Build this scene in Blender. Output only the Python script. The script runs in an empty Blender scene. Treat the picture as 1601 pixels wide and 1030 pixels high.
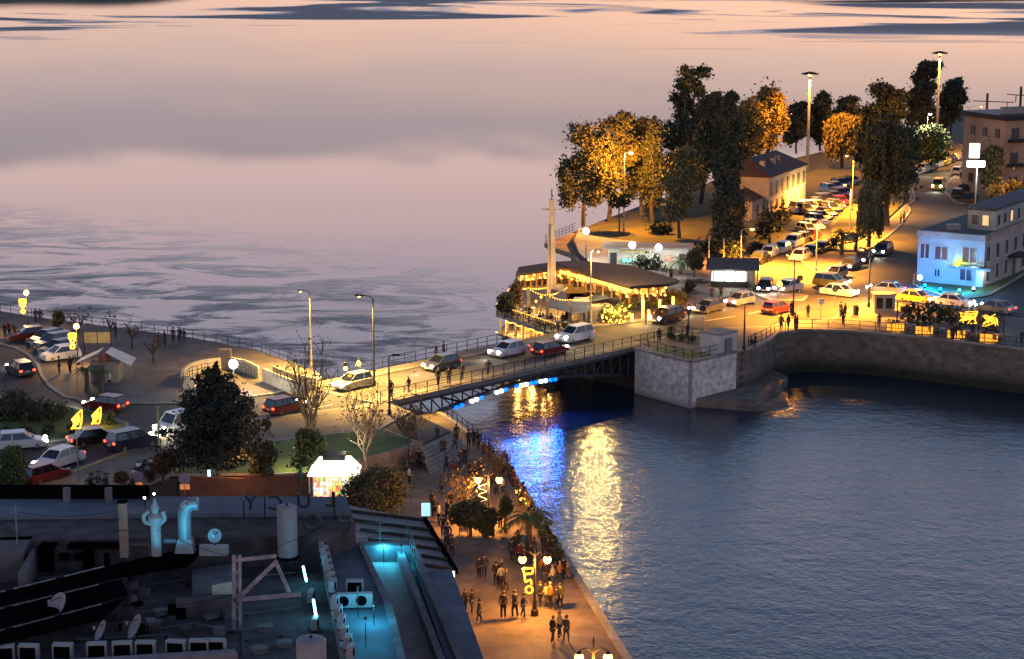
import bpy, bmesh, math, random
import numpy as np
from mathutils import Vector, Matrix
R = math.radians
scene = bpy.context.scene
col = scene.collection
rnd = random.Random(7)
# ------------------------------------------------------------------ camera
CAM_H, PITCH, FPX, CX, CY = 44.0, R(11.0), 3000.0, 800.5, 515.0
cd = bpy.data.cameras.new('camera'); cam = bpy.data.objects.new('camera', cd); col.objects.link(cam)
cam.location = (0, 0, CAM_H); cam.rotation_euler = (R(90) - PITCH, 0, 0)
cd.sensor_width = 36.0; cd.lens = FPX / 1601.0 * 36.0; cd.clip_start = 1.0; cd.clip_end = 30000.0
scene.camera = cam
# ------------------------------------------------------------------ world: dusk sky with low cloud
w = bpy.data.worlds.new('World'); scene.world = w; w.use_nodes = True
nt = w.node_tree; N = nt.nodes; L = nt.links
for n in list(N): N.remove(n)
out = N.new('ShaderNodeOutputWorld'); bg = N.new('ShaderNodeBackground'); L.new(bg.outputs[0], out.inputs[0])
tc = N.new('ShaderNodeTexCoord'); sep = N.new('ShaderNodeSeparateXYZ'); L.new(tc.outputs['Generated'], sep.inputs[0])
mp = N.new('ShaderNodeMapping'); mp.inputs['Scale'].default_value = (5, 5, 30); L.new(tc.outputs['Generated'], mp.inputs[0])
nz = N.new('ShaderNodeTexNoise'); nz.inputs['Scale'].default_value = 1.6; nz.inputs['Detail'].default_value = 6; nz.inputs['Roughness'].default_value = 0.55
L.new(mp.outputs[0], nz.inputs['Vector'])
ma = N.new('ShaderNodeMath'); ma.operation = 'MULTIPLY_ADD'; ma.inputs[1].default_value = 0.055; ma.inputs[2].default_value = -0.0275
L.new(nz.outputs['Fac'], ma.inputs[0])
ad = N.new('ShaderNodeMath'); ad.operation = 'ADD'; L.new(sep.outputs['Z'], ad.inputs[0]); L.new(ma.outputs[0], ad.inputs[1])
rp = N.new('ShaderNodeValToRGB'); L.new(ad.outputs[0], rp.inputs[0]); cr = rp.color_ramp
SKY = [(0.0, (1.0, .64, .50)), (.03, (.98, .64, .52)), (.055, (.80, .59, .56)), (.085, (.60, .50, .56)), (.099, (.66, .54, .59)), (.105, (1.25, .88, .82)), (.135, (1.22, .88, .90)),
       (.175, (1.0, .82, 1.0)), (.225, (.70, .86, 1.18)), (.31, (.50, .76, 1.24)), (.42, (.29, .48, .88)), (.60, (.09, .13, .27)), (1.0, (.045, .062, .135))]
while len(cr.elements) > 1: cr.elements.remove(cr.elements[-1])
cr.elements[0].position = 0; cr.elements[0].color = (*SKY[0][1], 1)
for p_, c_ in SKY[1:]:
    e = cr.elements.new(p_); e.color = (*c_, 1)
sky = N.new('ShaderNodeTexSky'); sky.sky_type = 'NISHITA'; sky.sun_disc = False
SUN_EL, SUN_AZ = R(2.5), R(13)          # just above the far shore, right of the view axis
sky.sun_elevation = SUN_EL; sky.sun_rotation = SUN_AZ
sm = N.new('ShaderNodeMixRGB'); sm.blend_type = 'ADD'; sm.inputs[0].default_value = 0.007
L.new(rp.outputs[0], sm.inputs[1]); L.new(sky.outputs[0], sm.inputs[2])
L.new(sm.outputs[0], bg.inputs[0]); bg.inputs[1].default_value = 0.95
# ------------------------------------------------------------------ the last of the sun, soft behind the low cloud
sd = bpy.data.lights.new('sun', 'SUN'); so = bpy.data.objects.new('sun', sd); col.objects.link(so)
sd.energy = 0.001; sd.angle = R(16); sd.color = (1.0, .55, .3)
dirv = Vector((math.sin(SUN_AZ) * math.cos(SUN_EL), math.cos(SUN_AZ) * math.cos(SUN_EL), math.sin(SUN_EL)))
so.rotation_euler = dirv.to_track_quat('Z', 'Y').to_euler(); so.location = dirv * 900
# ------------------------------------------------------------------ exposure and sampling
vs = scene.view_settings; vs.view_transform = 'Standard'; vs.look = 'None'; vs.exposure = 0.0; vs.gamma = 1.0; vs.use_curve_mapping = False
scene.render.engine = 'CYCLES'; cy = scene.cycles
cy.use_denoising = True; cy.denoiser = 'OPENIMAGEDENOISE'
cy.max_bounces = 5; cy.diffuse_bounces = 2; cy.glossy_bounces = 3; cy.transmission_bounces = 3; cy.transparent_max_bounces = 8
cy.sample_clamp_indirect = 6.0; cy.sample_clamp_direct = 0.0; cy.caustics_reflective = False; cy.caustics_refractive = False
cy.use_light_tree = True

# ------------------------------------------------------------------ helpers
FW = Vector((0, math.cos(PITCH), -math.sin(PITCH))); UP = Vector((0, math.sin(PITCH), math.cos(PITCH)))
def at(px, py, z):                      # where the line of sight through a photo point meets height z (surveying the photo)
    d = Vector((1, 0, 0)) * ((px - CX) / FPX) + UP * ((CY - py) / FPX) + FW
    t = (z - CAM_H) / d.z
    return Vector((d.x * t, d.y * t, z))
def ppm(p):                             # photo pixels per metre at a place
    return FPX / ((Vector(p) - Vector((0, 0, CAM_H))).dot(FW))

MATS = {}
def mat(name, c, rough=.8, metal=0.0, emit=None, es=0.0, var=0.25, scale=1.5, bump=0.15, bscale=None, c2=None, spec=None, alpha=None, trans=0.0, lo=.35, hi=.65, stretch=None, patch=.3):
    """procedural principled material: two tones mixed by noise, a little relief"""
    if name in MATS: return MATS[name]
    m = bpy.data.materials.new(name); m.use_nodes = True; t = m.node_tree; b = t.nodes['Principled BSDF']
    b.inputs['Roughness'].default_value = rough; b.inputs['Metallic'].default_value = metal
    if spec is not None: b.inputs['Specular IOR Level'].default_value = spec
    co = t.nodes.new('ShaderNodeTexCoord'); src = co.outputs['Object']
    if stretch:
        mm = t.nodes.new('ShaderNodeMapping'); mm.inputs['Scale'].default_value = stretch; t.links.new(src, mm.inputs[0]); src = mm.outputs[0]
    n = t.nodes.new('ShaderNodeTexNoise'); n.inputs['Scale'].default_value = scale; n.inputs['Detail'].default_value = 5
    t.links.new(src, n.inputs['Vector'])
    r = t.nodes.new('ShaderNodeValToRGB'); t.links.new(n.outputs['Fac'], r.inputs[0])
    ca = c2 if c2 else tuple(x * (1 - var) for x in c)
    r.color_ramp.elements[0].position = lo; r.color_ramp.elements[1].position = hi
    r.color_ramp.elements[0].color = (*ca, 1); r.color_ramp.elements[1].color = (*c, 1)
    if patch:                           # broad stains and patches over the fine mottling
        n2 = t.nodes.new('ShaderNodeTexNoise'); n2.inputs['Scale'].default_value = scale * .13; n2.inputs['Detail'].default_value = 4; n2.inputs['Distortion'].default_value = .8; t.links.new(src, n2.inputs['Vector'])
        r2 = t.nodes.new('ShaderNodeValToRGB'); r2.color_ramp.elements[0].position = .38; r2.color_ramp.elements[1].position = .6; r2.color_ramp.elements[0].color = (1 - patch, 1 - patch, 1 - patch, 1); t.links.new(n2.outputs['Fac'], r2.inputs[0])
        mu = t.nodes.new('ShaderNodeMixRGB'); mu.blend_type = 'MULTIPLY'; mu.inputs[0].default_value = 1.0; t.links.new(r.outputs[0], mu.inputs[1]); t.links.new(r2.outputs[0], mu.inputs[2]); t.links.new(mu.outputs[0], b.inputs['Base Color'])
    else: t.links.new(r.outputs[0], b.inputs['Base Color'])
    if bump:
        bn = t.nodes.new('ShaderNodeTexNoise'); bn.inputs['Scale'].default_value = bscale or scale * 6; bn.inputs['Detail'].default_value = 3
        t.links.new(src, bn.inputs['Vector'])
        bp = t.nodes.new('ShaderNodeBump'); bp.inputs['Strength'].default_value = bump; bp.inputs['Distance'].default_value = .05
        t.links.new(bn.outputs['Fac'], bp.inputs['Height']); t.links.new(bp.outputs[0], b.inputs['Normal'])
    if emit:
        b.inputs['Emission Color'].default_value = (*emit, 1); b.inputs['Emission Strength'].default_value = es
    if trans: b.inputs['Transmission Weight'].default_value = trans
    if alpha is not None: b.inputs['Alpha'].default_value = alpha
    MATS[name] = m; return m
def glow(name, c, s, sample=True):
    m = mat(name, tuple(min(.9, x) for x in c), .5, emit=c, es=s, bump=0)
    m.cycles.emission_sampling = 'AUTO' if sample else 'NONE'
    return m

class MB:
    """collects shapes into one mesh"""
    def __init__(s): s.v = []; s.f = []
    def add(s, vs, fs):
        o = len(s.v); s.v += [tuple(x) for x in vs]; s.f += [tuple(i + o for i in f) for f in fs]; return s
    def box(s, c, d, rz=0.0, taper=1.0):
        cx, cy_, cz = c; hx, hy, hz = d[0] / 2, d[1] / 2, d[2] / 2; ca, sa = math.cos(rz), math.sin(rz); vs = []
        for z, k in ((-hz, 1), (hz, taper)):
            for x, y in ((-hx, -hy), (hx, -hy), (hx, hy), (-hx, hy)):
                x *= k; y *= k
                vs.append((cx + x * ca - y * sa, cy_ + x * sa + y * ca, cz + z))
        return s.add(vs, [(3, 2, 1, 0), (4, 5, 6, 7), (0, 1, 5, 4), (1, 2, 6, 5), (2, 3, 7, 6), (3, 0, 4, 7)])
    def boxb(s, c, d, rz=0.0, taper=1.0):        # c is the centre of the base
        return s.box((c[0], c[1], c[2] + d[2] / 2), d, rz, taper)
    def beam(s, a, b, wd, h):                     # bar of rectangular section between two points
        a = Vector(a); b = Vector(b); t = (b - a).normalized(); u = t.cross(Vector((0, 0, 1)))
        u = Vector((1, 0, 0)) if u.length < 1e-4 else u.normalized(); n = u.cross(t)
        vs = []
        for p in (a, b):
            for i, j in ((-1, -1), (1, -1), (1, 1), (-1, 1)): vs.append(p + u * (i * wd / 2) + n * (j * h / 2))
        return s.add(vs, [(0, 1, 2, 3), (7, 6, 5, 4), (0, 4, 5, 1), (1, 5, 6, 2), (2, 6, 7, 3), (3, 7, 4, 0)])
    def cyl(s, a, b, r0, r1=None, n=8, cap=True):
        r1 = r0 if r1 is None else r1
        a = Vector(a); b = Vector(b); t = (b - a).normalized(); u = t.orthogonal().normalized(); v = t.cross(u); vs = []
        for p, r in ((a, r0), (b, r1)):
            for i in range(n):
                an = 2 * math.pi * i / n; vs.append(p + (u * math.cos(an) + v * math.sin(an)) * r)
        fs = [(i, (i + 1) % n, n + (i + 1) % n, n + i) for i in range(n)]
        if cap: fs += [tuple(range(n - 1, -1, -1)), tuple(range(n, 2 * n))]
        return s.add(vs, fs)
    def tube(s, pts, r, n=6):
        rs = r if isinstance(r, (list, tuple)) else [r] * len(pts)
        for i in range(len(pts) - 1): s.cyl(pts[i], pts[i + 1], rs[i], rs[i + 1], n)
        return s
    def lathe(s, c, prof, n=12):                  # prof: (radius, z)
        vs = []; fs = []; c = Vector(c)
        for r, z in prof:
            for i in range(n):
                an = 2 * math.pi * i / n; vs.append((c.x + r * math.cos(an), c.y + r * math.sin(an), c.z + z))
        for k in range(len(prof) - 1):
            for i in range(n): fs.append((k * n + i, k * n + (i + 1) % n, (k + 1) * n + (i + 1) % n, (k + 1) * n + i))
        fs.append(tuple(range(n - 1, -1, -1))); fs.append(tuple((len(prof) - 1) * n + i for i in range(n)))
        return s.add(vs, fs)
    def ball(s, c, r, n=8, k=5, sq=1.0):
        return s.lathe(c, [(max(1e-3, r * math.sin(math.pi * i / k)), -r * sq * math.cos(math.pi * i / k)) for i in range(k + 1)], n)
    def prism(s, poly, z0, z1):                   # poly: list of xy; z1 may be a list of heights
        n = len(poly); top = z1 if isinstance(z1, (list, tuple)) else [z1] * n; bot = z0 if isinstance(z0, (list, tuple)) else [z0] * n
        area = sum(poly[i][0] * poly[(i + 1) % n][1] - poly[(i + 1) % n][0] * poly[i][1] for i in range(n))
        idx = list(range(n)) if area > 0 else list(range(n - 1, -1, -1))
        vs = [(poly[i][0], poly[i][1], bot[i]) for i in idx] + [(poly[i][0], poly[i][1], top[i]) for i in idx]
        fs = [tuple(range(n - 1, -1, -1)), tuple(range(n, 2 * n))] + [(i, (i + 1) % n, n + (i + 1) % n, n + i) for i in range(n)]
        return s.add(vs, fs)
    def quad(s, a, b, c, d): return s.add([a, b, c, d], [(0, 1, 2, 3)])
    def mesh(s, name, m=None, smooth=False):
        me = bpy.data.meshes.new(name); me.from_pydata(s.v, [], s.f)
        if m: me.materials.append(m)
        if smooth: me.polygons.foreach_set('use_smooth', [True] * len(me.polygons))
        me.update(); return me
    def build(s, name, m, parent=None, smooth=False):
        o = bpy.data.objects.new(name, s.mesh(name, m, smooth)); col.objects.link(o); o.parent = parent; return o
def tri_fill(poly, z):
    from mathutils.geometry import tessellate_polygon
    ps = [Vector((p[0], p[1], 0)) for p in poly]
    tris = tessellate_polygon([ps]); vs = [(p[0], p[1], z) for p in poly]; fs = []
    for a, b, c in tris:
        if (ps[b] - ps[a]).cross(ps[c] - ps[a]).z < 0: b, c = c, b
        fs.append((a, b, c))
    return vs, fs
def block(poly, z0, z1):                          # solid with a concave outline
    m = MB(); vs, fs = tri_fill(poly, z1); m.add(vs, fs); n = len(poly)
    ar = sum(poly[i][0] * poly[(i + 1) % n][1] - poly[(i + 1) % n][0] * poly[i][1] for i in range(n))
    for i in range(n):
        a, b = poly[i], poly[(i + 1) % n]
        if ar < 0: a, b = b, a
        m.quad((a[0], a[1], z0), (b[0], b[1], z0), (b[0], b[1], z1), (a[0], a[1], z1))
    return m
def sheet(poly, z):
    m = MB(); m.add(*tri_fill(poly, z)); return m
def px(pts, z): return [tuple(at(x, y, z))[:2] for x, y in pts]
def tag(o, label=None, cat=None, group=None, kind=None):
    if label: o['label'] = label
    if cat: o['category'] = cat
    if group: o['group'] = group
    if kind: o['kind'] = kind
    return o
def struct(o): o['kind'] = 'structure'; return o
def empty(name, loc=(0, 0, 0), rz=0.0):
    o = bpy.data.objects.new(name, None); col.objects.link(o); o.location = loc; o.rotation_euler = (0, 0, rz); o.empty_display_size = .2; return o
def link(me, name, parent=None, loc=(0, 0, 0), rz=0.0, m=None, sc=None):
    o = bpy.data.objects.new(name, me); col.objects.link(o); o.parent = parent; o.location = loc; o.rotation_euler = (0, 0, rz)
    if sc is not None: o.scale = (sc, sc, sc) if isinstance(sc, (int, float)) else sc
    if m:
        o.material_slots[0].link = 'OBJECT'; o.material_slots[0].material = m
    return o
def copy_tree(o, parent=None):
    c = o.copy(); col.objects.link(c); c.parent = parent
    for ch in o.children: copy_tree(ch, c)
    return c
def lamp(loc, c, watts, radius=.25, parent=None, kind='POINT', aim=None, cone=100, name='lamp_light'):
    d = bpy.data.lights.new(name, kind); d.energy = watts * 1.5; d.color = c; d.shadow_soft_size = radius
    o = bpy.data.objects.new(name, d); col.objects.link(o); o.location = loc; o.parent = parent
    if kind == 'SPOT':
        d.spot_size = R(cone); d.spot_blend = .6
        o.rotation_euler = Vector(aim).to_track_quat('-Z', 'Y').to_euler() if aim else (0, 0, 0)
    return o

def on_wall(x, y, p0, d):               # where a line of sight meets the upright plane through p0 along d
    r = Vector((1, 0, 0)) * ((x - CX) / FPX) + UP * ((CY - y) / FPX) + FW
    n = Vector((-d.y, d.x, 0)); t = (p0 - Vector((0, 0, CAM_H))).dot(n) / r.dot(n)
    return Vector((0, 0, CAM_H)) + r * t
def resample(pts, step):
    pts = [Vector(p) for p in pts]; outp = [pts[0]]; carry = 0.0
    for a, b in zip(pts, pts[1:]):
        l = (b - a).length; t = step - carry
        while t <= l:
            outp.append(a + (b - a) * (t / l)); t += step
        carry = (carry + l) % step
    return outp
def P3(pts, z): return [at(x, y, z) for x, y in pts]
def railing(name, pts, h, step, m, label, cat='railing', rails=(1.0, .55, .12), wd=.05, parent=None, group=None, post=None):
    """posts one by one, rails per run"""
    root = empty(name, tuple(pts[0])) if parent is None else parent
    o0 = Vector(pts[0]) if parent is None else Vector((0, 0, 0))
    pm = MB().boxb((0, 0, 0), (wd * 1.5, wd * 1.5, h)).mesh('post', m)
    for p in resample(pts, step): link(pm, 'post', root, tuple(p - o0))
    for k in rails:
        b = MB()
        for a, c in zip(pts, pts[1:]):
            za = Vector((0, 0, h * k)); b.beam(Vector(a) - o0 + za, Vector(c) - o0 + za, wd, wd)
        b.build('rail', m, root)
    if parent is None: tag(root, label, cat, group)
    return root
# ------------------------------------------------------------------ water
ZL = ZR = 4.5; ZP = 3.2; ZB = 4.6
def water_mat():
    m = bpy.data.materials.new('water'); m.use_nodes = True; t = m.node_tree; b = t.nodes['Principled BSDF']; n_ = t.nodes; l_ = t.links
    b.inputs['Base Color'].default_value = (.006, .020, .038, 1); b.inputs['IOR'].default_value = 1.333
    co = n_.new('ShaderNodeTexCoord'); P = co.outputs['Object']
    def noise(scale, detail, st=(1, 1, 1), rough=.5, dist=0.0, rot=0.0):
        mm = n_.new('ShaderNodeMapping'); mm.inputs['Scale'].default_value = st; mm.inputs['Rotation'].default_value = (0, 0, rot); l_.new(P, mm.inputs[0])
        x = n_.new('ShaderNodeTexNoise'); x.inputs['Scale'].default_value = scale; x.inputs['Detail'].default_value = detail
        x.inputs['Roughness'].default_value = rough; x.inputs['Distortion'].default_value = dist
        l_.new(mm.outputs[0], x.inputs['Vector']); return x.outputs['Fac']
    def math_(op, a, b_=None, c_=None, clamp=False):
        x = n_.new('ShaderNodeMath'); x.operation = op; x.use_clamp = clamp
        for k, v in enumerate((a, b_, c_)):
            if v is None: continue
            if isinstance(v, (int, float)): x.inputs[k].default_value = v
            else: l_.new(v, x.inputs[k])
        return x.outputs[0]
    def rng(v, a, b_, c_=0.0, d=1.0):
        x = n_.new('ShaderNodeMapRange'); x.interpolation_type = 'SMOOTHSTEP'; l_.new(v, x.inputs[0])
        for k, q in enumerate((a, b_, c_, d)): x.inputs[k + 1].default_value = q
        return x.outputs[0]
    sp = n_.new('ShaderNodeSeparateXYZ'); l_.new(P, sp.inputs[0]); X, Y = sp.outputs[0], sp.outputs[1]
    # the tidal current fans out of the strait: wind-rippled tongues on the near left, open roughened lanes far out
    near = math_('MULTIPLY', rng(math_('ADD', Y, math_('MULTIPLY', X, .75)), 185, 300, 1, 0), rng(X, -6, 4, 1, 0))
    wisps = rng(noise(.05, 8, (1, 1.9, 1), .66, 1.6, .3), .40, .58)
    far = rng(Y, 820, 1250, 0, 1)
    lanes = rng(noise(.0022, 5, (1, 1.3, 1), .5, 1.5, -.15), .50, .58)
    harbour = rng(math_('SUBTRACT', Y, math_('MULTIPLY', X, .55)), 170, 205, 1, 0)
    fine = rng(noise(.16, 6, (1, 2.6, 1), .6, 1.0, .3), .38, .68)
    rip = math_('ADD', math_('MULTIPLY', near, math_('MULTIPLY', wisps, math_('ADD', math_('MULTIPLY', fine, .3), .7))), math_('MULTIPLY', far, lanes), clamp=True)
    amp = math_('MAXIMUM', math_('MULTIPLY', rip, 1.6), math_('MULTIPLY', harbour, .66))
    amp = math_('ADD', amp, .016)
    w1 = noise(.8, 4, (1.35, 1.0, 1), .55, .5, .3); w2 = noise(2.4, 3, (1, 1.6, 1), .5, .3, .2); w3 = noise(.16, 3, (1, 1.3, 1), .5, .5, .6)
    h = math_('ADD', math_('MULTIPLY', w1, .40), math_('ADD', math_('MULTIPLY', w2, .15), math_('MULTIPLY', w3, .62)))
    bp = n_.new('ShaderNodeBump'); bp.inputs['Distance'].default_value = 3.0; l_.new(math_('MULTIPLY', amp, .14), bp.inputs['Strength']); l_.new(h, bp.inputs['Height'])
    l_.new(bp.outputs[0], b.inputs['Normal'])
    b.distribution = 'GGX'
    l_.new(math_('ADD', math_('ADD', math_('MULTIPLY', harbour, .15), math_('MULTIPLY', rip, .5)), .018), b.inputs['Roughness'])
    return m
wm = MB()
wm.quad((-9000, 40, 0), (9000, 40, 0), (9000, 14000, 0), (-9000, 14000, 0))
struct(wm.build('water', water_mat()))
M_hill = mat('hill_scrub', (.06, .055, .035), .95, scale=.02, var=.5, bump=.3)
hb = MB()
prof = []
for i in range(121):
    x = -3800 + i * 63.3
    hgt = 40 + 6 * math.sin(i * .21 + 1) + 5 * math.sin(i * .71) + 36 / (1 + math.exp((x + 760) / 90)) + 34 / (1 + math.exp((620 - x) / 120))
    prof.append((x, max(10, hgt)))
for i in range(120):
    (x0, h0), (x1, h1) = prof[i], prof[i + 1]
    for (ya, ka), (yb, kb) in (((3900, 0), (4150, .45)), ((4150, .45), (4500, 1)), ((4500, 1), (5200, .3))):
        hb.quad((x0, ya, h0 * ka), (x1, ya, h1 * ka), (x1, yb, h1 * kb), (x0, yb, h0 * kb))
struct(hb.build('far_shore_hills', M_hill))
# ------------------------------------------------------------------ land
M_asph = mat('asphalt', (.062, .058, .052), .85, scale=.35, var=.35, bump=.25, bscale=9)
M_pave = mat('paving', (.17, .15, .125), .8, scale=.5, var=.3, bump=.25, bscale=5)
def paving_mat(name, c, size, k=.82, rough=.75):
    m = bpy.data.materials.new(name); m.use_nodes = True; t = m.node_tree; b = t.nodes['Principled BSDF']; b.inputs['Roughness'].default_value = rough; b.inputs['Specular IOR Level'].default_value = .3
    co = t.nodes.new('ShaderNodeTexCoord'); mp_ = t.nodes.new('ShaderNodeMapping'); mp_.inputs['Rotation'].default_value = (0, 0, .26); t.links.new(co.outputs['Object'], mp_.inputs[0])
    br_ = t.nodes.new('ShaderNodeTexBrick'); br_.inputs['Scale'].default_value = 1; br_.inputs['Brick Width'].default_value = size; br_.inputs['Row Height'].default_value = size * .5; br_.inputs['Mortar Size'].default_value = .02
    br_.inputs['Color1'].default_value = (*c, 1); br_.inputs['Color2'].default_value = (*[x * k for x in c], 1); br_.inputs['Mortar'].default_value = (*[x * .55 for x in c], 1); t.links.new(mp_.outputs[0], br_.inputs['Vector'])
    n = t.nodes.new('ShaderNodeTexNoise'); n.inputs['Scale'].default_value = .22; n.inputs['Detail'].default_value = 7; n.inputs['Roughness'].default_value = .65; t.links.new(co.outputs['Object'], n.inputs['Vector'])
    r = t.nodes.new('ShaderNodeValToRGB'); r.color_ramp.elements[0].position = .36; r.color_ramp.elements[0].color = (.5, .48, .46, 1); r.color_ramp.elements[1].position = .62; t.links.new(n.outputs['Fac'], r.inputs[0])
    mu = t.nodes.new('ShaderNodeMixRGB'); mu.blend_type = 'MULTIPLY'; mu.inputs[0].default_value = 1; t.links.new(br_.outputs['Color'], mu.inputs[1]); t.links.new(r.outputs[0], mu.inputs[2]); t.links.new(mu.outputs[0], b.inputs['Base Color'])
    bp = t.nodes.new('ShaderNodeBump'); bp.inputs['Strength'].default_value = .3; bp.inputs['Distance'].default_value = .02; bp.invert = True; t.links.new(br_.outputs['Fac'], bp.inputs['Height']); t.links.new(bp.outputs[0], b.inputs['Normal'])
    MATS[name] = m; return m
M_prom = paving_mat('promenade_paving', (.27, .205, .15), 1.6)
M_conc = mat('concrete', (.30, .28, .25), .85, scale=.8, var=.3, bump=.2)
M_stone = mat('quay_stone', (.20, .165, .13), .9, scale=.7, var=.5, bump=.6, bscale=3)
M_kerb = mat('kerb_stone', (.38, .35, .30), .8, scale=2, var=.3)
M_grass = mat('grass', (.12, .17, .035), .95, scale=.5, var=.45, bump=.5, bscale=14)
M_dirt = mat('dry_grass', (.15, .12, .045), .95, scale=.25, var=.45, bump=.5, bscale=8, c2=(.08, .085, .025))
BL_near, BR_near = at(612, 628, ZB), at(1000, 541, ZB)
bdir = (BR_near - BL_near).normalized(); bper = Vector((-bdir.y, bdir.x, 0)); BW = 11.0
BL_far, BR_far = BL_near + bper * BW, BR_near + bper * BW
left_shore = px([(-260, 436), (-100, 470), (0, 487), (60, 497), (190, 514), (290, 527), (400, 547), (450, 564), (500, 583)], ZL)
LS_end = tuple(BL_far)[:2]
left_poly = left_shore + [LS_end, tuple(BL_near)[:2]] + px([(705, 673), (640, 702), (560, 724), (480, 745), (300, 752)], ZL) + [(-45, 139), (-140, 135)]
struct(block(left_poly, -3, ZL).build('left_bank_ground', M_asph))
prom_edge = [(1040, 1140), (985, 1030), (900, 893), (850, 812), (800, 738), (745, 684), (712, 660), (690, 646)]
prom_poly = px(prom_edge, ZP) + px([(600, 640)], ZP) + [(-46, 138), (-52, 134), (-10, 60), (14, 60)]
struct(block(prom_poly, -3, ZP).build('promenade', M_prom))
# right bank
pier = px([(998, 547), (1080, 567), (1146, 552)], ZR)
quay = px([(1175, 545), (1198, 533), (1210, 522), (1250, 516), (1330, 518), (1420, 526), (1500, 535), (1601, 547), (1760, 566)], ZR)
shore_r = px([(2100, 400), (2100, 158), (1760, 168), (1601, 180), (1520, 186), (1420, 205), (1330, 226), (1230, 250), (1100, 288), (1000, 322), (940, 345), (905, 360)], ZR)
cafe = px([(893, 372), (905, 395), (930, 420), (905, 440), (885, 470)], ZR)
right_poly = [tuple(BR_near)[:2]] + pier + quay + shore_r + cafe + [tuple(BR_far + bdir * .5)[:2]]
struct(block(right_poly, -3, ZR).build('right_bank_ground', M_asph))
# ------------------------------------------------------------------ pavements, lawns, islands
M_white = mat('white_paint', (.75, .74, .70), .6, var=.15)
M_yel = mat('yellow_paint', (.62, .42, .06), .7, var=.3)
M_dark = mat('dark_metal', (.025, .025, .028), .55, .6, bump=0)
M_grey = mat('grey_metal', (.28, .28, .28), .5, .5, bump=.05)
M_steel = mat('bridge_steel', (.06, .065, .075), .6, .3, var=.4)
def pavement(name, pts, z, m, h=.13, kerb=True, extra=None):
    poly = px(pts, z) + (extra or []); o = struct(block(poly, z - .05, z + h).build(name, m))
    if kerb:
        b = MB(); n = len(poly); zz = z + h
        for i in range(n):
            a, c = Vector((*poly[i], zz - .055)), Vector((*poly[(i + 1) % n], zz - .055)); b.beam(a, c, .3, .13)
        b.build('kerb', M_kerb, o)
    return o
kerb_l = [(500, 592), (470, 606), (430, 616), (360, 626), (290, 631), (190, 632), (130, 627), (100, 620), (78, 605), (65, 588), (60, 572), (45, 556), (25, 545), (0, 538), (-120, 520)]
pavement('seafront_pavement', [(-150, 462), (0, 488.5), (60, 498.5), (190, 515.5), (290, 528.5), (400, 549), (450, 566), (495, 584)] + kerb_l, ZL, paving_mat('plaza_paving', (.17, .145, .125), 1.2))
isl = pavement('traffic_island', [(-120, 705), (0, 700), (110, 688), (200, 672), (199, 664), (150, 646), (70, 630), (0, 622), (-120, 618)], ZL, M_grass)
pavement('kerbside_pavement', [(-60, 775), (60, 762), (112, 738), (200, 706), (300, 670), (335, 664), (420, 656), (520, 642), (600, 632), (640, 645), (560, 690), (300, 716), (262, 748), (200, 768)], ZL, paving_mat('kerbside_paving', (.27, .225, .17), 1.2))
pavement('park_lawn', [(268, 744), (300, 714), (420, 692), (520, 679), (600, 672), (652, 692), (632, 701), (560, 721), (480, 741)], ZL + .14, M_grass, h=.1)
# right bank
pavement('bridgehead_pavement', [(1002, 543), (1012, 536), (1080, 519), (1140, 514), (1200, 512), (1240, 503), (1300, 500), (1345, 478), (1365, 472), (1390, 474), (1470, 487), (1601, 500), (1760, 522), (1760, 560), (1601, 545), (1500, 533), (1420, 524.5), (1330, 516.5), (1250, 514.5), (1212, 520), (1196, 532), (1172, 544), (1144, 550), (1080, 565)], ZR, M_pave)
pavement('kiosk_square', [(1062, 487), (1120, 468), (1176, 452), (1186, 441), (1186, 428), (1172, 412), (1150, 402), (1090, 398), (1050, 398), (1010, 425), (960, 440), (925, 450), (900, 480), (888, 516), (960, 507), (1036, 496)], ZR, paving_mat('square_paving', (.20, .15, .13), 1.2))
park = pavement('park_ground', [(906, 362), (940, 347), (1000, 324), (1100, 290), (1230, 252), (1262, 245), (1258, 262), (1245, 310), (1215, 350), (1180, 382), (1150, 400), (1090, 397), (1050, 396), (1010, 380), (940, 372)], ZR, M_dirt, kerb=False)
pavement('parking_divider', [(1246, 402), (1262, 392), (1300, 388), (1345, 380), (1375, 360), (1402, 335), (1420, 318), (1423, 330), (1408, 352), (1385, 372), (1350, 395), (1310, 415), (1290, 430), (1272, 425)], ZR, mat('divider_paving', (.22, .17, .11), .85, scale=.6, var=.35, bump=.3, bscale=5))
pavement('tree_bed', [(1300, 384), (1340, 376), (1370, 356), (1395, 335), (1412, 318), (1420, 300), (1408, 290), (1380, 285), (1350, 300), (1320, 330), (1300, 360)], ZR + .13, M_dirt, h=.06, kerb=False)
pavement('roadside_path', [(1408, 288), (1420, 298), (1424, 318), (1432, 312), (1426, 295), (1415, 280), (1412, 272)], ZR, M_pave)
pavement('splitter_island', [(1174, 458), (1190, 456), (1262, 463), (1255, 470), (1205, 470)], ZR, M_pave)
pavement('lit_building_lawn', [(1428, 444), (1440, 452), (1475, 463), (1510, 468), (1545, 462), (1570, 448), (1601, 428), (1650, 400), (1700, 380), (1660, 360), (1520, 380), (1430, 430)], ZR, M_grass)
pavement('far_roadside_pavement', [(1495, 318), (1478, 300), (1482, 285), (1510, 262), (1530, 240), (1601, 228), (1720, 240), (1720, 330), (1601, 322)], ZR, M_pave)
pavement('far_verge', [(1405, 285), (1415, 272), (1450, 256), (1500, 242), (1512, 234), (1500, 226), (1440, 226), (1400, 236), (1360, 262), (1380, 280)], ZR, M_dirt)
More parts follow.
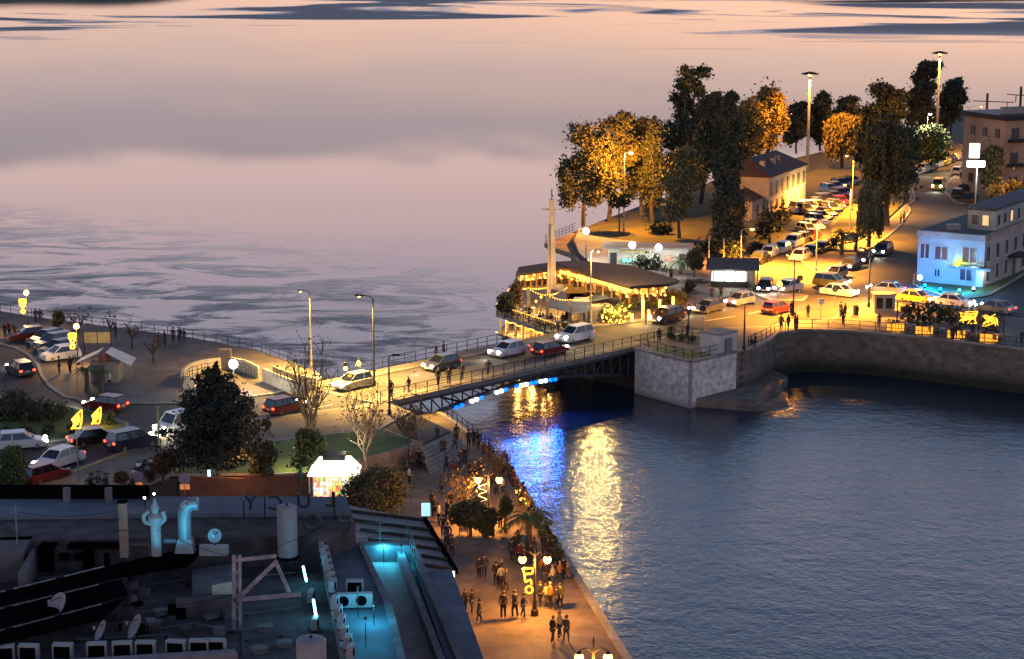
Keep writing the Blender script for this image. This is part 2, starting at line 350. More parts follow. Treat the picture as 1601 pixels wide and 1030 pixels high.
def stripe(name, pairs, z, m, wd=.14, parent=None):
    b = MB()
    for a, c in pairs:
        a, c = at(*a, z), at(*c, z); u = (c - a).normalized().cross(Vector((0, 0, 1))) * wd / 2
        b.quad(a - u, c - u, c + u, a + u)
    return struct(b.build(name, m)) if parent is None else b.build(name, m, parent)
stripe('road_marking', [((1100, 502), (1150, 494)), ((1170, 490), (1215, 482)), ((1240, 520), (1300, 500))], ZR + .014, M_white)
stripe('road_marking', [((115, 737), (200, 705)), ((210, 701), (300, 669))], ZL + .146, M_yel, .35)
stripe('road_marking', [((40, 738), (62, 728)), ((62, 728), (92, 722)), ((0, 752), (50, 742))], ZL + .014, M_yel, .3)
stripe('road_marking', [((540, 640), (610, 622)), ((330, 672), (430, 652)), ((440, 650), (520, 632))], ZL + .02, M_white, .12)
# ------------------------------------------------------------------ quay walls, footing, white pier
def brick_mat(name, c1, c2, mortar, sw, sh, bump=.5, rough=.85, nz=1.0, tide=0.0):
    m = bpy.data.materials.new(name); m.use_nodes = True; t = m.node_tree; b = t.nodes['Principled BSDF']; b.inputs['Roughness'].default_value = rough
    g = t.nodes.new('ShaderNodeNewGeometry'); s1 = t.nodes.new('ShaderNodeSeparateXYZ'); t.links.new(g.outputs['Position'], s1.inputs[0])
    # run along the wall: x+y mixed so both faces get courses
    ad = t.nodes.new('ShaderNodeMath'); ad.operation = 'SUBTRACT'; t.links.new(s1.outputs[0], ad.inputs[0]); t.links.new(s1.outputs[1], ad.inputs[1])
    cb = t.nodes.new('ShaderNodeCombineXYZ'); t.links.new(ad.outputs[0], cb.inputs[0]); t.links.new(s1.outputs[2], cb.inputs[1])
    k = t.nodes.new('ShaderNodeTexBrick'); k.inputs['Scale'].default_value = 1.0; k.inputs['Brick Width'].default_value = sw; k.inputs['Row Height'].default_value = sh
    k.inputs['Mortar Size'].default_value = .012; k.inputs['Color1'].default_value = (*c1, 1); k.inputs['Color2'].default_value = (*c2, 1); k.inputs['Mortar'].default_value = (*mortar, 1)
    t.links.new(cb.outputs[0], k.inputs['Vector'])
    n = t.nodes.new('ShaderNodeTexNoise'); n.inputs['Scale'].default_value = nz; n.inputs['Detail'].default_value = 5; t.links.new(g.outputs['Position'], n.inputs['Vector'])
    mx = t.nodes.new('ShaderNodeMixRGB'); mx.blend_type = 'MULTIPLY'; mx.inputs[0].default_value = .75
    rr = t.nodes.new('ShaderNodeValToRGB'); rr.color_ramp.elements[0].position = .3; rr.color_ramp.elements[0].color = (.35, .33, .32, 1); rr.color_ramp.elements[1].position = .65; t.links.new(n.outputs['Fac'], rr.inputs[0])
    t.links.new(k.outputs['Color'], mx.inputs[1]); t.links.new(rr.outputs[0], mx.inputs[2])
    if tide:                            # weed and damp between the tide marks
        zn = t.nodes.new('ShaderNodeMath'); zn.operation = 'MULTIPLY_ADD'; zn.inputs[1].default_value = -1.6; t.links.new(n.outputs['Fac'], zn.inputs[0]); t.links.new(s1.outputs[2], zn.inputs[2])
        tr_ = t.nodes.new('ShaderNodeMapRange'); tr_.inputs[1].default_value = tide - 1.4; tr_.inputs[2].default_value = tide - .2; t.links.new(zn.outputs[0], tr_.inputs[0])
        tm_ = t.nodes.new('ShaderNodeMixRGB'); tm_.inputs[1].default_value = (.018, .02, .012, 1); t.links.new(tr_.outputs[0], tm_.inputs[0]); t.links.new(mx.outputs[0], tm_.inputs[2]); t.links.new(tm_.outputs[0], b.inputs['Base Color'])
    else: t.links.new(mx.outputs[0], b.inputs['Base Color'])
    bp = t.nodes.new('ShaderNodeBump'); bp.inputs['Strength'].default_value = bump; bp.inputs['Distance'].default_value = .06
    sb = t.nodes.new('ShaderNodeMath'); sb.operation = 'SUBTRACT'; t.links.new(n.outputs['Fac'], sb.inputs[0]); t.links.new(k.outputs['Fac'], sb.inputs[1])
    t.links.new(sb.outputs[0], bp.inputs['Height']); t.links.new(bp.outputs[0], b.inputs['Normal'])
    MATS[name] = m; return m
M_quay = brick_mat('quay_masonry', (.20, .165, .13), (.14, .115, .09), (.07, .06, .05), 1.1, .42, tide=1.3)
M_pier = brick_mat('pier_masonry', (.80, .76, .70), (.66, .62, .58), (.40, .37, .35), .9, .28, .6, nz=1.6, tide=.15)
def thick_wall(name, pts, z0, z1, th, m, coping=None, parent=None):
    """upright wall following a line; thickness towards the water (left of travel is land)"""
    b = MB(); n = len(pts); outs = []
    for i, p in enumerate(pts):
        a = pts[max(0, i - 1)]; c = pts[min(n - 1, i + 1)]; d = (Vector(c) - Vector(a)); d.z = 0; d.normalize(); outs.append(Vector((d.y, -d.x, 0)) * th)
    for i in range(n - 1):
        p, q = Vector(pts[i]), Vector(pts[i + 1]); po, qo = p + outs[i], q + outs[i + 1]
        f = lambda v, z: (v.x, v.y, z)
        b.quad(f(po, z0), f(qo, z0), f(qo, z1), f(po, z1)); b.quad(f(po, z1), f(qo, z1), f(q, z1), f(p, z1)); b.quad(f(q, z0), f(p, z0), f(p, z1), f(q, z1))
    o = b.build(name, m, parent)
    if coping:
        cb = MB()
        for i in range(n - 1):
            p, q = Vector(pts[i]) + outs[i] * .5, Vector(pts[i + 1]) + outs[i + 1] * .5; p.z = q.z = z1 + .09; cb.beam(p, q, th + .25, .18)
        cb.build('coping', coping, o)
    return o
qline = [Vector((*p, ZR)) for p in [pier[2]] + quay]
qw = thick_wall('quay_wall', qline, -3, ZR + .05, .35, M_quay, M_conc)
tag(qw, 'long curved dark stone quay wall right of the white pier', 'quay wall')
pa, pb, pc = [Vector((*p, 0)) for p in pier]
ctr = (pa + pc) * .5 + (pa + pc - 2 * pb) * .15
wp = empty('white_pier', tuple(pb))
poly = [tuple(p - pb)[:2] for p in (pa, pb, pc, ctr)]
out_ = [(v[0] * 1.0, v[1] * 1.0) for v in poly]
dl = (pa - pb).normalized(); dr = (pc - pb).normalized(); ol = Vector((dl.y, -dl.x, 0)); orr = Vector((-dr.y, dr.x, 0))
if ol.y > 0: ol = -ol
if orr.y > 0: orr = -orr
th = .45
wb = MB()
z_t = ZR + .12
for A, B, o_ in ((pa - pb, Vector((0, 0, 0)), ol), (Vector((0, 0, 0)), pc - pb, orr)):
    wb.prism([tuple(A)[:2], tuple(B)[:2], tuple(B + o_ * th)[:2], tuple(A + o_ * th)[:2]], -3, z_t)
wb.prism([(0, 0), tuple(ol * th)[:2], tuple((ol + orr) * th)[:2], tuple(orr * th)[:2]], -3, z_t - .004)
wb.build('wall', M_pier, wp)
cb = MB()
for A, B, o_ in ((pa - pb, Vector((0, 0, 0)), ol), (Vector((0, 0, 0)), pc - pb, orr)):
    a, c = A + o_ * .3, B + o_ * .3; a.z = c.z = z_t + .1; cb.beam(a, c, .75, .2)
cb.build('coping', M_conc, wp)
zq = -.2; k = 0
while zq < z_t - .05:
    hh = .38; lw = .95 if k % 2 else .6
    q = MB(); c0 = (ol + orr) * (th + .03)
    for dd, o_ in ((dl, ol), (dr, orr)):
        A = c0 * 1.0; q.prism([tuple(A)[:2], tuple(A + dd * lw)[:2], tuple(A + dd * lw - o_ * .3)[:2], tuple(A - o_ * .3)[:2]], zq, zq + hh - .03)
    q.build('corner_stone', M_kerb, wp); zq += hh; k += 1
tag(wp, 'pale masonry bridge pier with stone corner blocks beside the dark footing', 'bridge pier')
foot = px([(1076, 622), (1180, 626), (1222, 600), (1232, 588), (1200, 575), (1140, 580)], .9)
ft = block(foot, -3, .9).build('pier_footing', M_stone); tag(ft, 'low flat stone footing at the waterline below the white pier', 'footing')
lip = px([(1090, 632), (1190, 640), (1232, 632), (1226, 612), (1180, 618)], .25)
lp = block(lip, -2, .25).build('footing_apron', M_stone); tag(lp, 'wet stone apron breaking the water at the foot of the pier', 'footing')
pf = px([(1150, 637), (1190, 643), (1228, 640), (1240, 634), (1228, 631), (1190, 636)], .02)
tag(sheet(pf, .02).build('surf_foam', mat('foam', (.55, .58, .52), .9, scale=3, var=.5)), 'white foam curling round the pier apron', 'foam', kind='stuff')
# hut on the bridgehead
hut = empty('control_hut', tuple(at(1124, 552, ZR + .13)))
hrot = math.atan2(dr.y, dr.x)
MB().boxb((0, .8, 0), (2.9, 2.4, 2.0), hrot).build('wall', mat('hut_render', (.62, .60, .56), .8, scale=1.2), hut)
MB().boxb((0, .8, 2.0), (3.1, 2.6, .16), hrot).build('roof', M_conc, hut)
MB().boxb((1.0, -.25, 0), (.85, .12, 1.6), hrot).build('door', mat('hut_door', (.22, .22, .24), .6), hut)
tag(hut, 'small flat-roofed white control hut on the bridgehead', 'hut')
# lawn squares on the pier top
for q in (((1010, 549), (1052, 540), (1068, 546), (1028, 556)), ((1034, 558), (1074, 548), (1110, 554), (1080, 563))):
    struct(block(px(q, ZR + .13), ZR + .1, ZR + .2).build('pier_grass', M_grass))
railing('pier_railing', [at(*p, ZR + .13) for p in ((1001, 545), (1080, 564), (1143, 550))], 1.05, 1.3, M_dark, 'thin dark railing round the top of the white pier')
railing('quay_railing', [at(*p, ZR + .13) for p in ((1170, 542), (1195, 531), (1212, 519), (1250, 513.5), (1330, 515.5), (1420, 523), (1500, 532), (1601, 544))], 1.05, 1.7, M_dark, 'long thin dark railing on the edge of the curved quay wall')
railing('bridgehead_railing', [at(*p, ZR + .13) for p in ((1012, 537), (1060, 525), (1100, 531))], 1.05, 1.2, M_dark, 'dark railing between the road and the pier lawn')
# ------------------------------------------------------------------ the bridge
br = empty('arch_bridge', tuple(BL_near)); Lb = (BR_near - BL_near).length
def bp_(s, q, z): return bdir * s + bper * q + Vector((0, 0, z))       # along, across, height over the deck edge
def bquad(m, s0, s1, q0, q1, z0, z1):
    m.prism([tuple(bp_(a, b, 0))[:2] for a, b in ((s0, q0), (s1, q0), (s1, q1), (s0, q1))], z0, z1)
b = MB(); bquad(b, -1.5, Lb + 1.5, 0, BW, -.62, -.2); b.build('deck', M_steel, br)
b = MB(); bquad(b, -1.5, Lb + 2.5, 2.4, BW - 2.0, -.2, -.06); b.build('roadway', mat('brightened_asphalt', (.12, .108, .09), .85, scale=.4, var=.35, bump=.2, bscale=9), br)  # roadway colour lightened to stand in for lamplight on the deck
b = MB(); bquad(b, -1.5, Lb + 1.5, 0.0, 2.4, -.2, .06); b.build('footway', mat('footway_paving', (.24, .21, .17), .8), br)
b = MB(); bquad(b, -1.5, Lb + 1.5, BW - 2.0, BW, -.2, .06); b.build('footway', MATS['footway_paving'], br)
b = MB(); bquad(b, -1.5, Lb + 1.5, -.06, -.005, -.34, .1); b.build('fascia', mat('bridge_fascia', (.20, .19, .17), .7, .1), br)
ns = 26
def chord(s): u = abs(s / Lb - .5) * 2; return -(.75 + .38 + 2.15 * u ** 1.8)
for q in (.35, BW - .35):
    low = [bp_(Lb * i / ns, q, chord(Lb * i / ns)) for i in range(ns + 1)]
    b = MB()
    for a, c in zip(low, low[1:]): b.beam(a, c, .38, .3)
    b.build('lower_chord', M_steel, br)
    up_ = [bp_(Lb * i / ns, q, -.72) for i in range(ns + 1)]
    for i in range(ns + 1):
        MB().beam(up_[i], low[i] + Vector((0, 0, .01)), .14, .14).build('truss_post', M_steel, br)
        if i < ns: MB().beam(up_[i], low[i + 1], .11, .11).build('truss_diagonal', M_steel, br) if i < ns / 2 else MB().beam(up_[i + 1], low[i], .11, .11).build('truss_diagonal', M_steel, br)
for i in range(1, ns, 3):
    s_ = Lb * i / ns; MB().beam(bp_(s_, .35, chord(s_)), bp_(s_, BW - .35, chord(s_)), .16, .16).build('cross_brace', M_steel, br)
railing('railing', [bp_(-1.2, .12, .06), bp_(Lb + 1.2, .12, .06)], 1.1, 1.45, M_dark, None, parent=br)
railing('railing', [bp_(-1.2, BW - .12, .06), bp_(Lb + 1.2, BW - .12, .06)], 1.1, 1.45, M_dark, None, parent=br)
tag(br, 'steel arch road bridge with trussed sides and blue and white lights', 'bridge')
G_blue = glow('blue_lamp', (.0, .10, 1.0), 4, False); G_bwhite = glow('white_lamp', (1, .95, .85), 8, False)
for i, (x, y, c) in enumerate([(716, 623, 0), (724, 621, 0), (740, 617, 1), (747, 615, 1), (755, 612, 0), (779, 606, 1), (786, 604, 1), (793, 602, 0), (810, 598, 0), (818, 597, 1), (825, 596, 1), (833, 595, 0), (840, 594, 0), (848, 592, 1), (855, 592, 1), (863, 590, 0), (870, 589, 0)]):
    p = on_wall(x, y, BL_near - bper * .12, bdir) - BL_near
    s_ = p.dot(bdir); p = bp_(s_, .06, chord(s_) - .12)
    f = MB().ball(p, .23, 8, 6).build('flood_lamp', G_bwhite if c else G_blue, br, True)
    MB().boxb(p + Vector((0, 0, .1)), (.3, .22, .14)).build('bracket', M_dark, f)
    lamp(p - bper * .3, (1, .9, .75) if c else (.01, .13, 1.0), 45 if c else (650 if i < 13 else 350), .18, br, 'SPOT', tuple(-bper - Vector((0, 0, .25)) - bdir * .35), 155)
# abutment faces under the bridge ends
ab = MB(); a0, a1 = BL_near + bdir * -.3 - bper * .2, BL_far + bper * 2 - bdir * .3
ab.prism([tuple(a0)[:2], tuple(a1)[:2], tuple(a1 - bdir * 1.2)[:2], tuple(a0 - bdir * 1.2)[:2]], -3, ZB - .64)
tag(ab.build('bridge_abutment', M_stone), 'dark stone abutment under the left end of the bridge', 'abutment')
ab = MB(); a0, a1 = BR_near + bdir * .3 - bper * .1, BR_far + bper * .5 + bdir * .3
ab.prism([tuple(a0)[:2], tuple(a1)[:2], tuple(a1 + bdir * 1.2)[:2], tuple(a0 + bdir * 1.2)[:2]], -3, ZB - .64)
tag(ab.build('bridge_abutment', M_stone), 'dark stone abutment under the right end of the bridge', 'abutment')
# ------------------------------------------------------------------ builders: lamps
AMB = (1.0, .37, .03); WARM = (1.0, .56, .15); WHT = (1.0, .95, .86)
G_amb = glow('sodium_lamp', (1.0, .52, .10), 9, False); G_warm = glow('warm_globe', (1.0, .55, .14), 5.5, False); G_wht = glow('white_globe', (1.0, .97, .88), 22, False)
G_deco = glow('garland', (1.0, .42, .03), 2.6, False)
M_pole = mat('lamp_pole', (.30, .28, .25), .5, .5, bump=.05); M_iron = mat('cast_iron', (.035, .032, .03), .6, .4, bump=.05)
def street_lamp(name, base, h, arm, col_, watts, label, lit=True, m=None, group=None, r=.09, z=None, gm=None, rad=.25, shield=True):
    """tapered pole, horizontal arm and flat head; arm is an xy vector in metres"""
    z = ZR if z is None else z
    p = at(*base, z); o = empty(name, tuple(p)); m = m or M_pole
    MB().lathe((0, 0, 0), [(r * 1.9, 0), (r * 1.9, .5), (r * 1.2, .6), (r * .65, h)], 8).build('pole', m, o)
    a = Vector((arm[0], arm[1], 0)); e = a + Vector((0, 0, h + .25))
    if a.length > .05: MB().tube([(0, 0, h - .05), tuple(a * .35 + Vector((0, 0, h + .16))), tuple(e)], r * .5).build('arm', m, o)
    rz = math.atan2(arm[1], arm[0]) if a.length > .05 else 0
    hd = MB().box(tuple(e + a.normalized() * .3 if a.length > .05 else e), (.85, .34, .16), rz, .8).build('lamp_head', m, o)
    if lit:
        c = e + (a.normalized() * .3 if a.length > .05 else Vector((0, 0, 0))) - Vector((0, 0, .16))
        MB().ball(tuple(c), rad, 8, 6, .6).build('lamp_lens', gm or (G_amb if col_ == AMB else G_wht), hd, True)
        if shield: lamp(tuple(c - Vector((0, 0, .35))), col_, watts * 13, .3, o, 'SPOT', (0, 0, -1), 142)
        else: lamp(tuple(c - Vector((0, 0, .35))), col_, watts, .3, o)
    return tag(o, label, 'street lamp', group)
def globe_lamp(name, base, z, h, label, watts, col_=WHT, gm=None, r=.42):
    p = at(*base, z); o = empty(name, tuple(p))
    MB().lathe((0, 0, 0), [(.16, 0), (.16, .4), (.07, .5), (.05, h)], 8).build('pole', M_iron, o)
    MB().ball((0, 0, h + r * .9), r, 10, 7).build('globe', gm or G_wht, o, True)
    lamp((0, 0, h + r * .9 + r + .15), col_, watts * .35, .3, o); lamp((0, -.9, h - .3), col_, watts * .65, .3, o)
    return tag(o, label, 'street lamp')
def twin_lamp(base, z, h, label, watts, deco=None, rz=0.0):
    p = at(*base, z); o = empty('twin_globe_lamp', tuple(p), rz)
    MB().lathe((0, 0, 0), [(.24, 0), (.24, .35), (.15, .45), (.11, 1.0), (.07, 1.1), (.06, h + .5), (.02, h + .75)], 10).build('pole', M_iron, o)
    for s in (-1, 1):
        MB().tube([(0, 0, h - .2), (s * .35, 0, h + .12), (s * .68, 0, h + .02), (s * .78, 0, h - .15)], .035).build('arm', M_iron, o)
        g = MB().ball((s * .78, 0, h - .42), .26, 10, 7).build('globe', G_warm, o, True)
        MB().lathe((s * .78, 0, h - .2), [(.2, 0), (.1, .1), (.03, .16)], 8).build('cap', M_iron, g)
        lamp((s * .78, 0, h - .85), (1.0, .40, .06), watts * 1.45, .22, o)
    if deco == 'figure':                        # lit garland figure hanging from the pole
        d = MB(); x = -.75
        pts = [(x, 0, h - 1.0), (x + .65, 0, h - 1.0), (x + .6, 0, h - 1.35), (x + .1, 0, h - 1.4), (x, 0, h - 1.0)]
        d.tube(pts, .07); d.tube([(x + .1, 0, h - 1.4), (x + .15, 0, h - 1.9), (x + .5, 0, h - 1.75), (x + .55, 0, h - 2.05)], .07)
        d.tube([(x + .4 + .22 * math.cos(k), 0, h - 2.4 + .24 * math.sin(k)) for k in np.linspace(0, 6.28, 11)], .07)
        d.build('garland', G_deco, o)
    if deco == 'spiral':
        d = MB(); d.tube([(-.42 + .3 * math.cos(k * 1.6), .0 + .1 * math.sin(k * 1.6), h - .7 - k * .15) for k in np.linspace(0, 11, 40)], .025, 4)
        d.build('garland', glow('spiral_garland', (1, .7, .35), 2.2, False), o)
    return tag(o, label, 'street lamp', 'twin globe lamps on the promenade')
# ------------------------------------------------------------------ builders: cars
M_glass = mat('car_glass', (.012, .014, .018), .08, bump=0, spec=.8); M_tyre = mat('tyre', (.015, .015, .015), .9, bump=0); M_rim = mat('rim', (.4, .4, .42), .35, .8, bump=0)
G_head = glow('headlight_on', (1.0, .93, .75), 60, False); G_tail = glow('taillight_on', (1.0, .04, .01), 10, False)
M_hoff = mat('headlight_off', (.45, .45, .45), .2, bump=0); M_toff = mat('taillight_off', (.25, .01, .01), .3, bump=0)
PAINT = {n: mat('paint_' + n, c, .28, mt, bump=0, var=.08, spec=.6) for n, c, mt in (('white', (.70, .70, .69), 0), ('silver', (.42, .43, .44), .6), ('black', (.012, .012, .014), 0), ('grey', (.10, .105, .11), .4), ('red', (.16, .012, .012), 0), ('blue', (.02, .05, .16), .2), ('yellow', (.62, .40, .05), 0), ('navy', (.015, .022, .06), .2))}
CARM = {}
def car_meshes(kind):
    if kind in CARM: return CARM[kind]
    Ln, W_, belt, roof, hood = {'hatch': (3.95, 1.70, .86, 1.46, .95), 'sedan': (4.45, 1.75, .86, 1.43, 1.05), 'suv': (4.4, 1.82, 1.0, 1.66, 1.0), 'van': (4.9, 1.9, 1.15, 1.95, .75)}[kind]
    h = Ln / 2; d = {}
    pr = [(-h, .32), (-h + .02, belt * .78), (-h + .15, belt - .02), (-h + (.75 if kind == 'sedan' else .2), belt + .04), (h - hood - .1, belt + .02), (h - .35, belt - .14), (h - .06, belt * .68), (h, .36), (h - .1, .22), (-h + .1, .22)]
    n = len(pr); vs = []; fs = []
    ys = [(-W_ / 2, .93, .03), (-W_ / 2 + .1, 1.0, 0), (W_ / 2 - .1, 1.0, 0), (W_ / 2, .93, .03)]
    for y, k, dz in ys:
        for x, z in pr: vs.append((x * (1 if k == 1 else .985), y, .22 + (z - .22) * k))
    for r in range(3):
        for i in range(n): fs.append((r * n + i, r * n + (i + 1) % n, (r + 1) * n + (i + 1) % n, (r + 1) * n + i))
    fs.append(tuple(range(n - 1, -1, -1))); fs.append(tuple(3 * n + i for i in range(n)))
    b = MB().add(vs, [f[::-1] for f in fs]); d['body'] = b.mesh('body', PAINT['white'])
    x0, x1 = (-h + (.55 if kind == 'sedan' else .12)), h - hood - .05
    rx0, rx1 = x0 + (.55 if kind == 'sedan' else .28), x1 - (.8 if kind != 'van' else .55)
    yb, yt = W_ / 2 - .08, W_ / 2 - .26; zt = roof - .07
    g = MB().add([(x0, -yb, belt), (x1, -yb, belt), (x1, yb, belt), (x0, yb, belt), (rx0, -yt, zt), (rx1, -yt, zt), (rx1, yt, zt), (rx0, yt, zt)], [(4, 5, 6, 7), (0, 1, 5, 4), (1, 2, 6, 5), (2, 3, 7, 6), (3, 0, 4, 7)])
    d['window'] = g.mesh('window', M_glass)
    rf = MB().prism([(rx0 - .08, -yt - .03), (rx1 + .08, -yt - .03), (rx1 + .08, yt + .03), (rx0 - .08, yt + .03)], zt - .01, roof)
    xm = (rx0 + rx1) / 2
    for s in (-1, 1):
        for xa, xb in ((x0, rx0), (x1, rx1), (xm - .1, xm - .1)): rf.beam((xa, s * (yb + .01), belt), (xb, s * (yt + .02), zt), .09, .05)
    d['roof'] = rf.mesh('roof', PAINT['white'])
    d['wheel'] = MB().cyl((0, -.1, 0), (0, .1, 0), .32, n=12).mesh('wheel', M_tyre); d['rim'] = MB().cyl((0, -.11, 0), (0, .11, 0), .2, n=8).mesh('rim', M_rim)
    d['headlight'] = MB().ball((0, 0, 0), .16, 8, 5).mesh('headlight', M_hoff); d['taillight'] = MB().box((0, 0, 0), (.07, .26, .16)).mesh('taillight', M_toff)
    d['plate'] = MB().box((0, 0, 0), (.03, .5, .12)).mesh('number_plate', M_white)
    d['dim'] = (h, W_, belt); CARM[kind] = d; return d
def car(name, kind, colour, pos, face, z, label, lights=None, group=None, detail=True, cat='car', tail=None, spot=220):
    """pos: photo point of the car's middle on the ground; face: photo point it looks towards"""
    p = at(*pos, z); q = at(*face, z); rz = math.atan2(q.y - p.y, q.x - p.x); d = car_meshes(kind); h, W_, belt = d['dim']
    o = empty(name, tuple(p), rz); mp_ = PAINT[colour]
    link(d['body'], 'body', o, m=mp_); link(d['roof'], 'roof', o, m=mp_); link(d['window'], 'window', o)
    if detail:
        for sx in (-.58, .60):
            for sy in (-1, 1):
                wl = link(d['wheel'], 'wheel', o, (sx * h, sy * (W_ / 2 - .11), .32)); link(d['rim'], 'rim', wl)
        link(d['plate'], 'number_plate', o, (h + .01, 0, .45)); link(d['plate'], 'number_plate', o, (-h - .01, 0, .62))
    for sy in (-1, 1):
        link(d['headlight'], 'headlight', o, (h - .1, sy * (W_ / 2 - .26), belt * .74), m=G_head if lights else None, sc=(1.1 if lights else .9, 1.2, .9))
        link(d['taillight'], 'taillight', o, (-h + .02, sy * (W_ / 2 - .2), belt * .82), m=G_tail if (tail if tail is not None else lights) else None)
    if lights:
        lamp((h + .35, 0, .62), (1, .9, .7), spot, .12, o, 'SPOT', (1, 0, -.13), 75)
    if colour == 'yellow':
        MB().boxb((0, 0, 1.44), (.18, .5, .14)).build('taxi_sign', glow('taxi_sign', (1, .8, .35), 2, False), o)
    return tag(o, label, cat, group)
# ------------------------------------------------------------------ builders: people (one skinned body; clothes and hair are parts)
SKIN = mat('skin', (.42, .27, .19), .6, bump=0); HAIR = [mat('hair_%s' % n, c, .7, bump=0) for n, c in (('black', (.012, .01, .009)), ('brown', (.05, .03, .018)), ('fair', (.22, .15, .07)))]
CLOTH = [mat('cloth_%s' % n, c, .9, scale=8) for n, c in (('black', (.015, .015, .017)), ('charcoal', (.04, .04, .045)), ('navy', (.015, .02, .05)), ('brown', (.07, .045, .03)), ('maroon', (.12, .02, .02)), ('cream', (.5, .46, .38)), ('olive', (.06, .06, .03)), ('orange', (.35, .12, .03)), ('denim', (.05, .07, .13)))]
CN = ['black', 'charcoal', 'navy', 'brown', 'maroon', 'cream', 'olive', 'orange', 'denim']
def skin_mesh(name, verts, edges, rad, m, root=0):
    me = bpy.data.meshes.new(name + '_src'); me.from_pydata(verts, edges, []); o = bpy.data.objects.new(name + '_src', me); col.objects.link(o)
    sk = o.modifiers.new('skin', 'SKIN'); sk.use_smooth_shade = True; sd_ = o.modifiers.new('sub', 'SUBSURF'); sd_.levels = 1
    lay = me.skin_vertices[0].data if me.skin_vertices else None
    for i, r_ in enumerate(rad):
        lay[i].radius = (r_, r_) if isinstance(r_, float) else r_; lay[i].use_root = (i == root)
    dg = bpy.context.evaluated_depsgraph_get(); dg.update()
    nm = bpy.data.meshes.new_from_object(o.evaluated_get(dg)); nm.name = name; nm.materials.clear(); nm.materials.append(m)
    bpy.data.objects.remove(o); bpy.data.meshes.remove(me); return nm
def pose(stride, bend, armf, sit=False):
    """joints of a 1.72 m figure facing +y; stride swings the legs, armf the arms"""
    J = {}; hz = .92 if not sit else .48
    J['pel'] = (0, 0, hz); J['chest'] = (0, bend * .35, hz + .33); J['neckb'] = (0, bend * .5, hz + .53); J['neck'] = (0, bend * .55 + .01, hz + .60); J['head'] = (0, bend * .6 + .03, hz + .70); J['crown'] = (0, bend * .6 + .02, hz + .79)
    for s, n in ((-1, 'l'), (1, 'r')):
        st = stride * s
        J['hip' + n] = (s * .10, 0, hz - .05)
        if sit: J['kn' + n] = (s * .11, .42, hz + .0); J['an' + n] = (s * .11, .44, .08); J['toe' + n] = (s * .12, .60, .04)
        else:
            J['kn' + n] = (s * .10, st * .24 + .03, .49); J['an' + n] = (s * .10, st * .34 - .03, .09 + max(0, -st) * .08); J['toe' + n] = (s * .11, st * .34 + .14, .04 + max(0, -st) * .03)
        J['sh' + n] = (s * .19, bend * .48, hz + .50); a = armf * -s
        J['el' + n] = (s * .25, bend * .4 + a * .16 - .02, hz + .24)
        J['wr' + n] = (s * .25, bend * .4 + a * .34 + .10, hz + .03); J['ha' + n] = (s * .245, bend * .4 + a * .38 + .13, hz - .06)
    return J
def chain(J, names, rads, name, m, root=0):
    idx = {}; vs = []; rs = []; es = []
    for ch in names:
        for a in ch:
            if a not in idx: idx[a] = len(vs); vs.append(J[a]); rs.append(rads[a])
        es += [(idx[a], idx[b]) for a, b in zip(ch, ch[1:])]
    return skin_mesh(name, vs, es, rs, m, root)
PEOPLE = []
BR_ = dict(pel=(.13, .10), chest=(.13, .10), neckb=.08, neck=.052, head=(.078, .092), crown=(.06, .07))
for n in 'lr': BR_.update({'hip' + n: .085, 'kn' + n: .058, 'an' + n: .04, 'toe' + n: .035, 'sh' + n: .055, 'el' + n: .042, 'wr' + n: .03, 'ha' + n: (.04, .022)})
JR = {k: ((v[0] * 1.28, v[1] * 1.32) if isinstance(v, tuple) else v * 1.32) for k, v in BR_.items()}
for st, bd, af, sit in ((0.05, 0, .1, 0), (.42, .04, .35, 0), (-.38, .03, -.3, 0), (.18, .02, .2, 0), (0, .25, 1.1, 0), (0, .05, .5, 1)):
    J = pose(st, bd, af, sit)
    body = chain(J, [('pel', 'chest', 'neckb', 'neck', 'head', 'crown')] + [('pel', 'hip' + n, 'kn' + n, 'an' + n, 'toe' + n) for n in 'lr'] + [('neckb', 'sh' + n, 'el' + n, 'wr' + n, 'ha' + n) for n in 'lr'], BR_, 'body', SKIN)
    jk = chain(J, [('pel', 'chest', 'neckb')] + [('neckb', 'sh' + n, 'el' + n, 'wr' + n) for n in 'lr'], JR, 'jacket', CLOTH[0])
    tr = chain(J, [('pel', 'hip' + n, 'kn' + n, 'an' + n) for n in 'lr'], {**JR, 'pel': (.15, .12)}, 'trousers', CLOTH[1])
    hx, hy, hz_ = J['head']
    hr = MB(); hr.ball((hx, hy - .02, hz_ + .03), .108, 8, 6, 1.05); hair = hr.mesh('hair', HAIR[0], True)
    nose = MB().ball((hx, hy + .095, hz_ - .01), .018, 5, 4); [nose.ball((hx + e * .035, hy + .082, hz_ + .018), .012, 5, 4) for e in (-1, 1)]
    PEOPLE.append((body, jk, tr, hair, nose.mesh('face', mat('features', (.12, .07, .05), .6, bump=0))))
used_people = {}
def person(pos, z, label, face=0.0, pose_=None, top=None, bot=None, group=None, sc=None):
    k = pose_ if pose_ is not None else rnd.choice((0, 1, 2, 3)); b, j, t, h, fc = PEOPLE[k]
    p = at(*pos, z); o = empty('person', tuple(p), face); s = sc or rnd.uniform(.92, 1.07); o.scale = (s * rnd.uniform(.9, 1.08), s, s)
    ti = CN.index(top) if top else rnd.choice((0, 0, 1, 2, 3, 4, 6)); bi = CN.index(bot) if bot else rnd.choice((0, 0, 1, 8, 2))
    bo = link(b, 'body', o); link(fc, 'face', bo); link(j, 'jacket', o, m=CLOTH[ti]); link(t, 'trousers', o, m=CLOTH[bi]); link(h, 'hair', o, m=rnd.choice(HAIR))
    return tag(o, label, 'person', group)
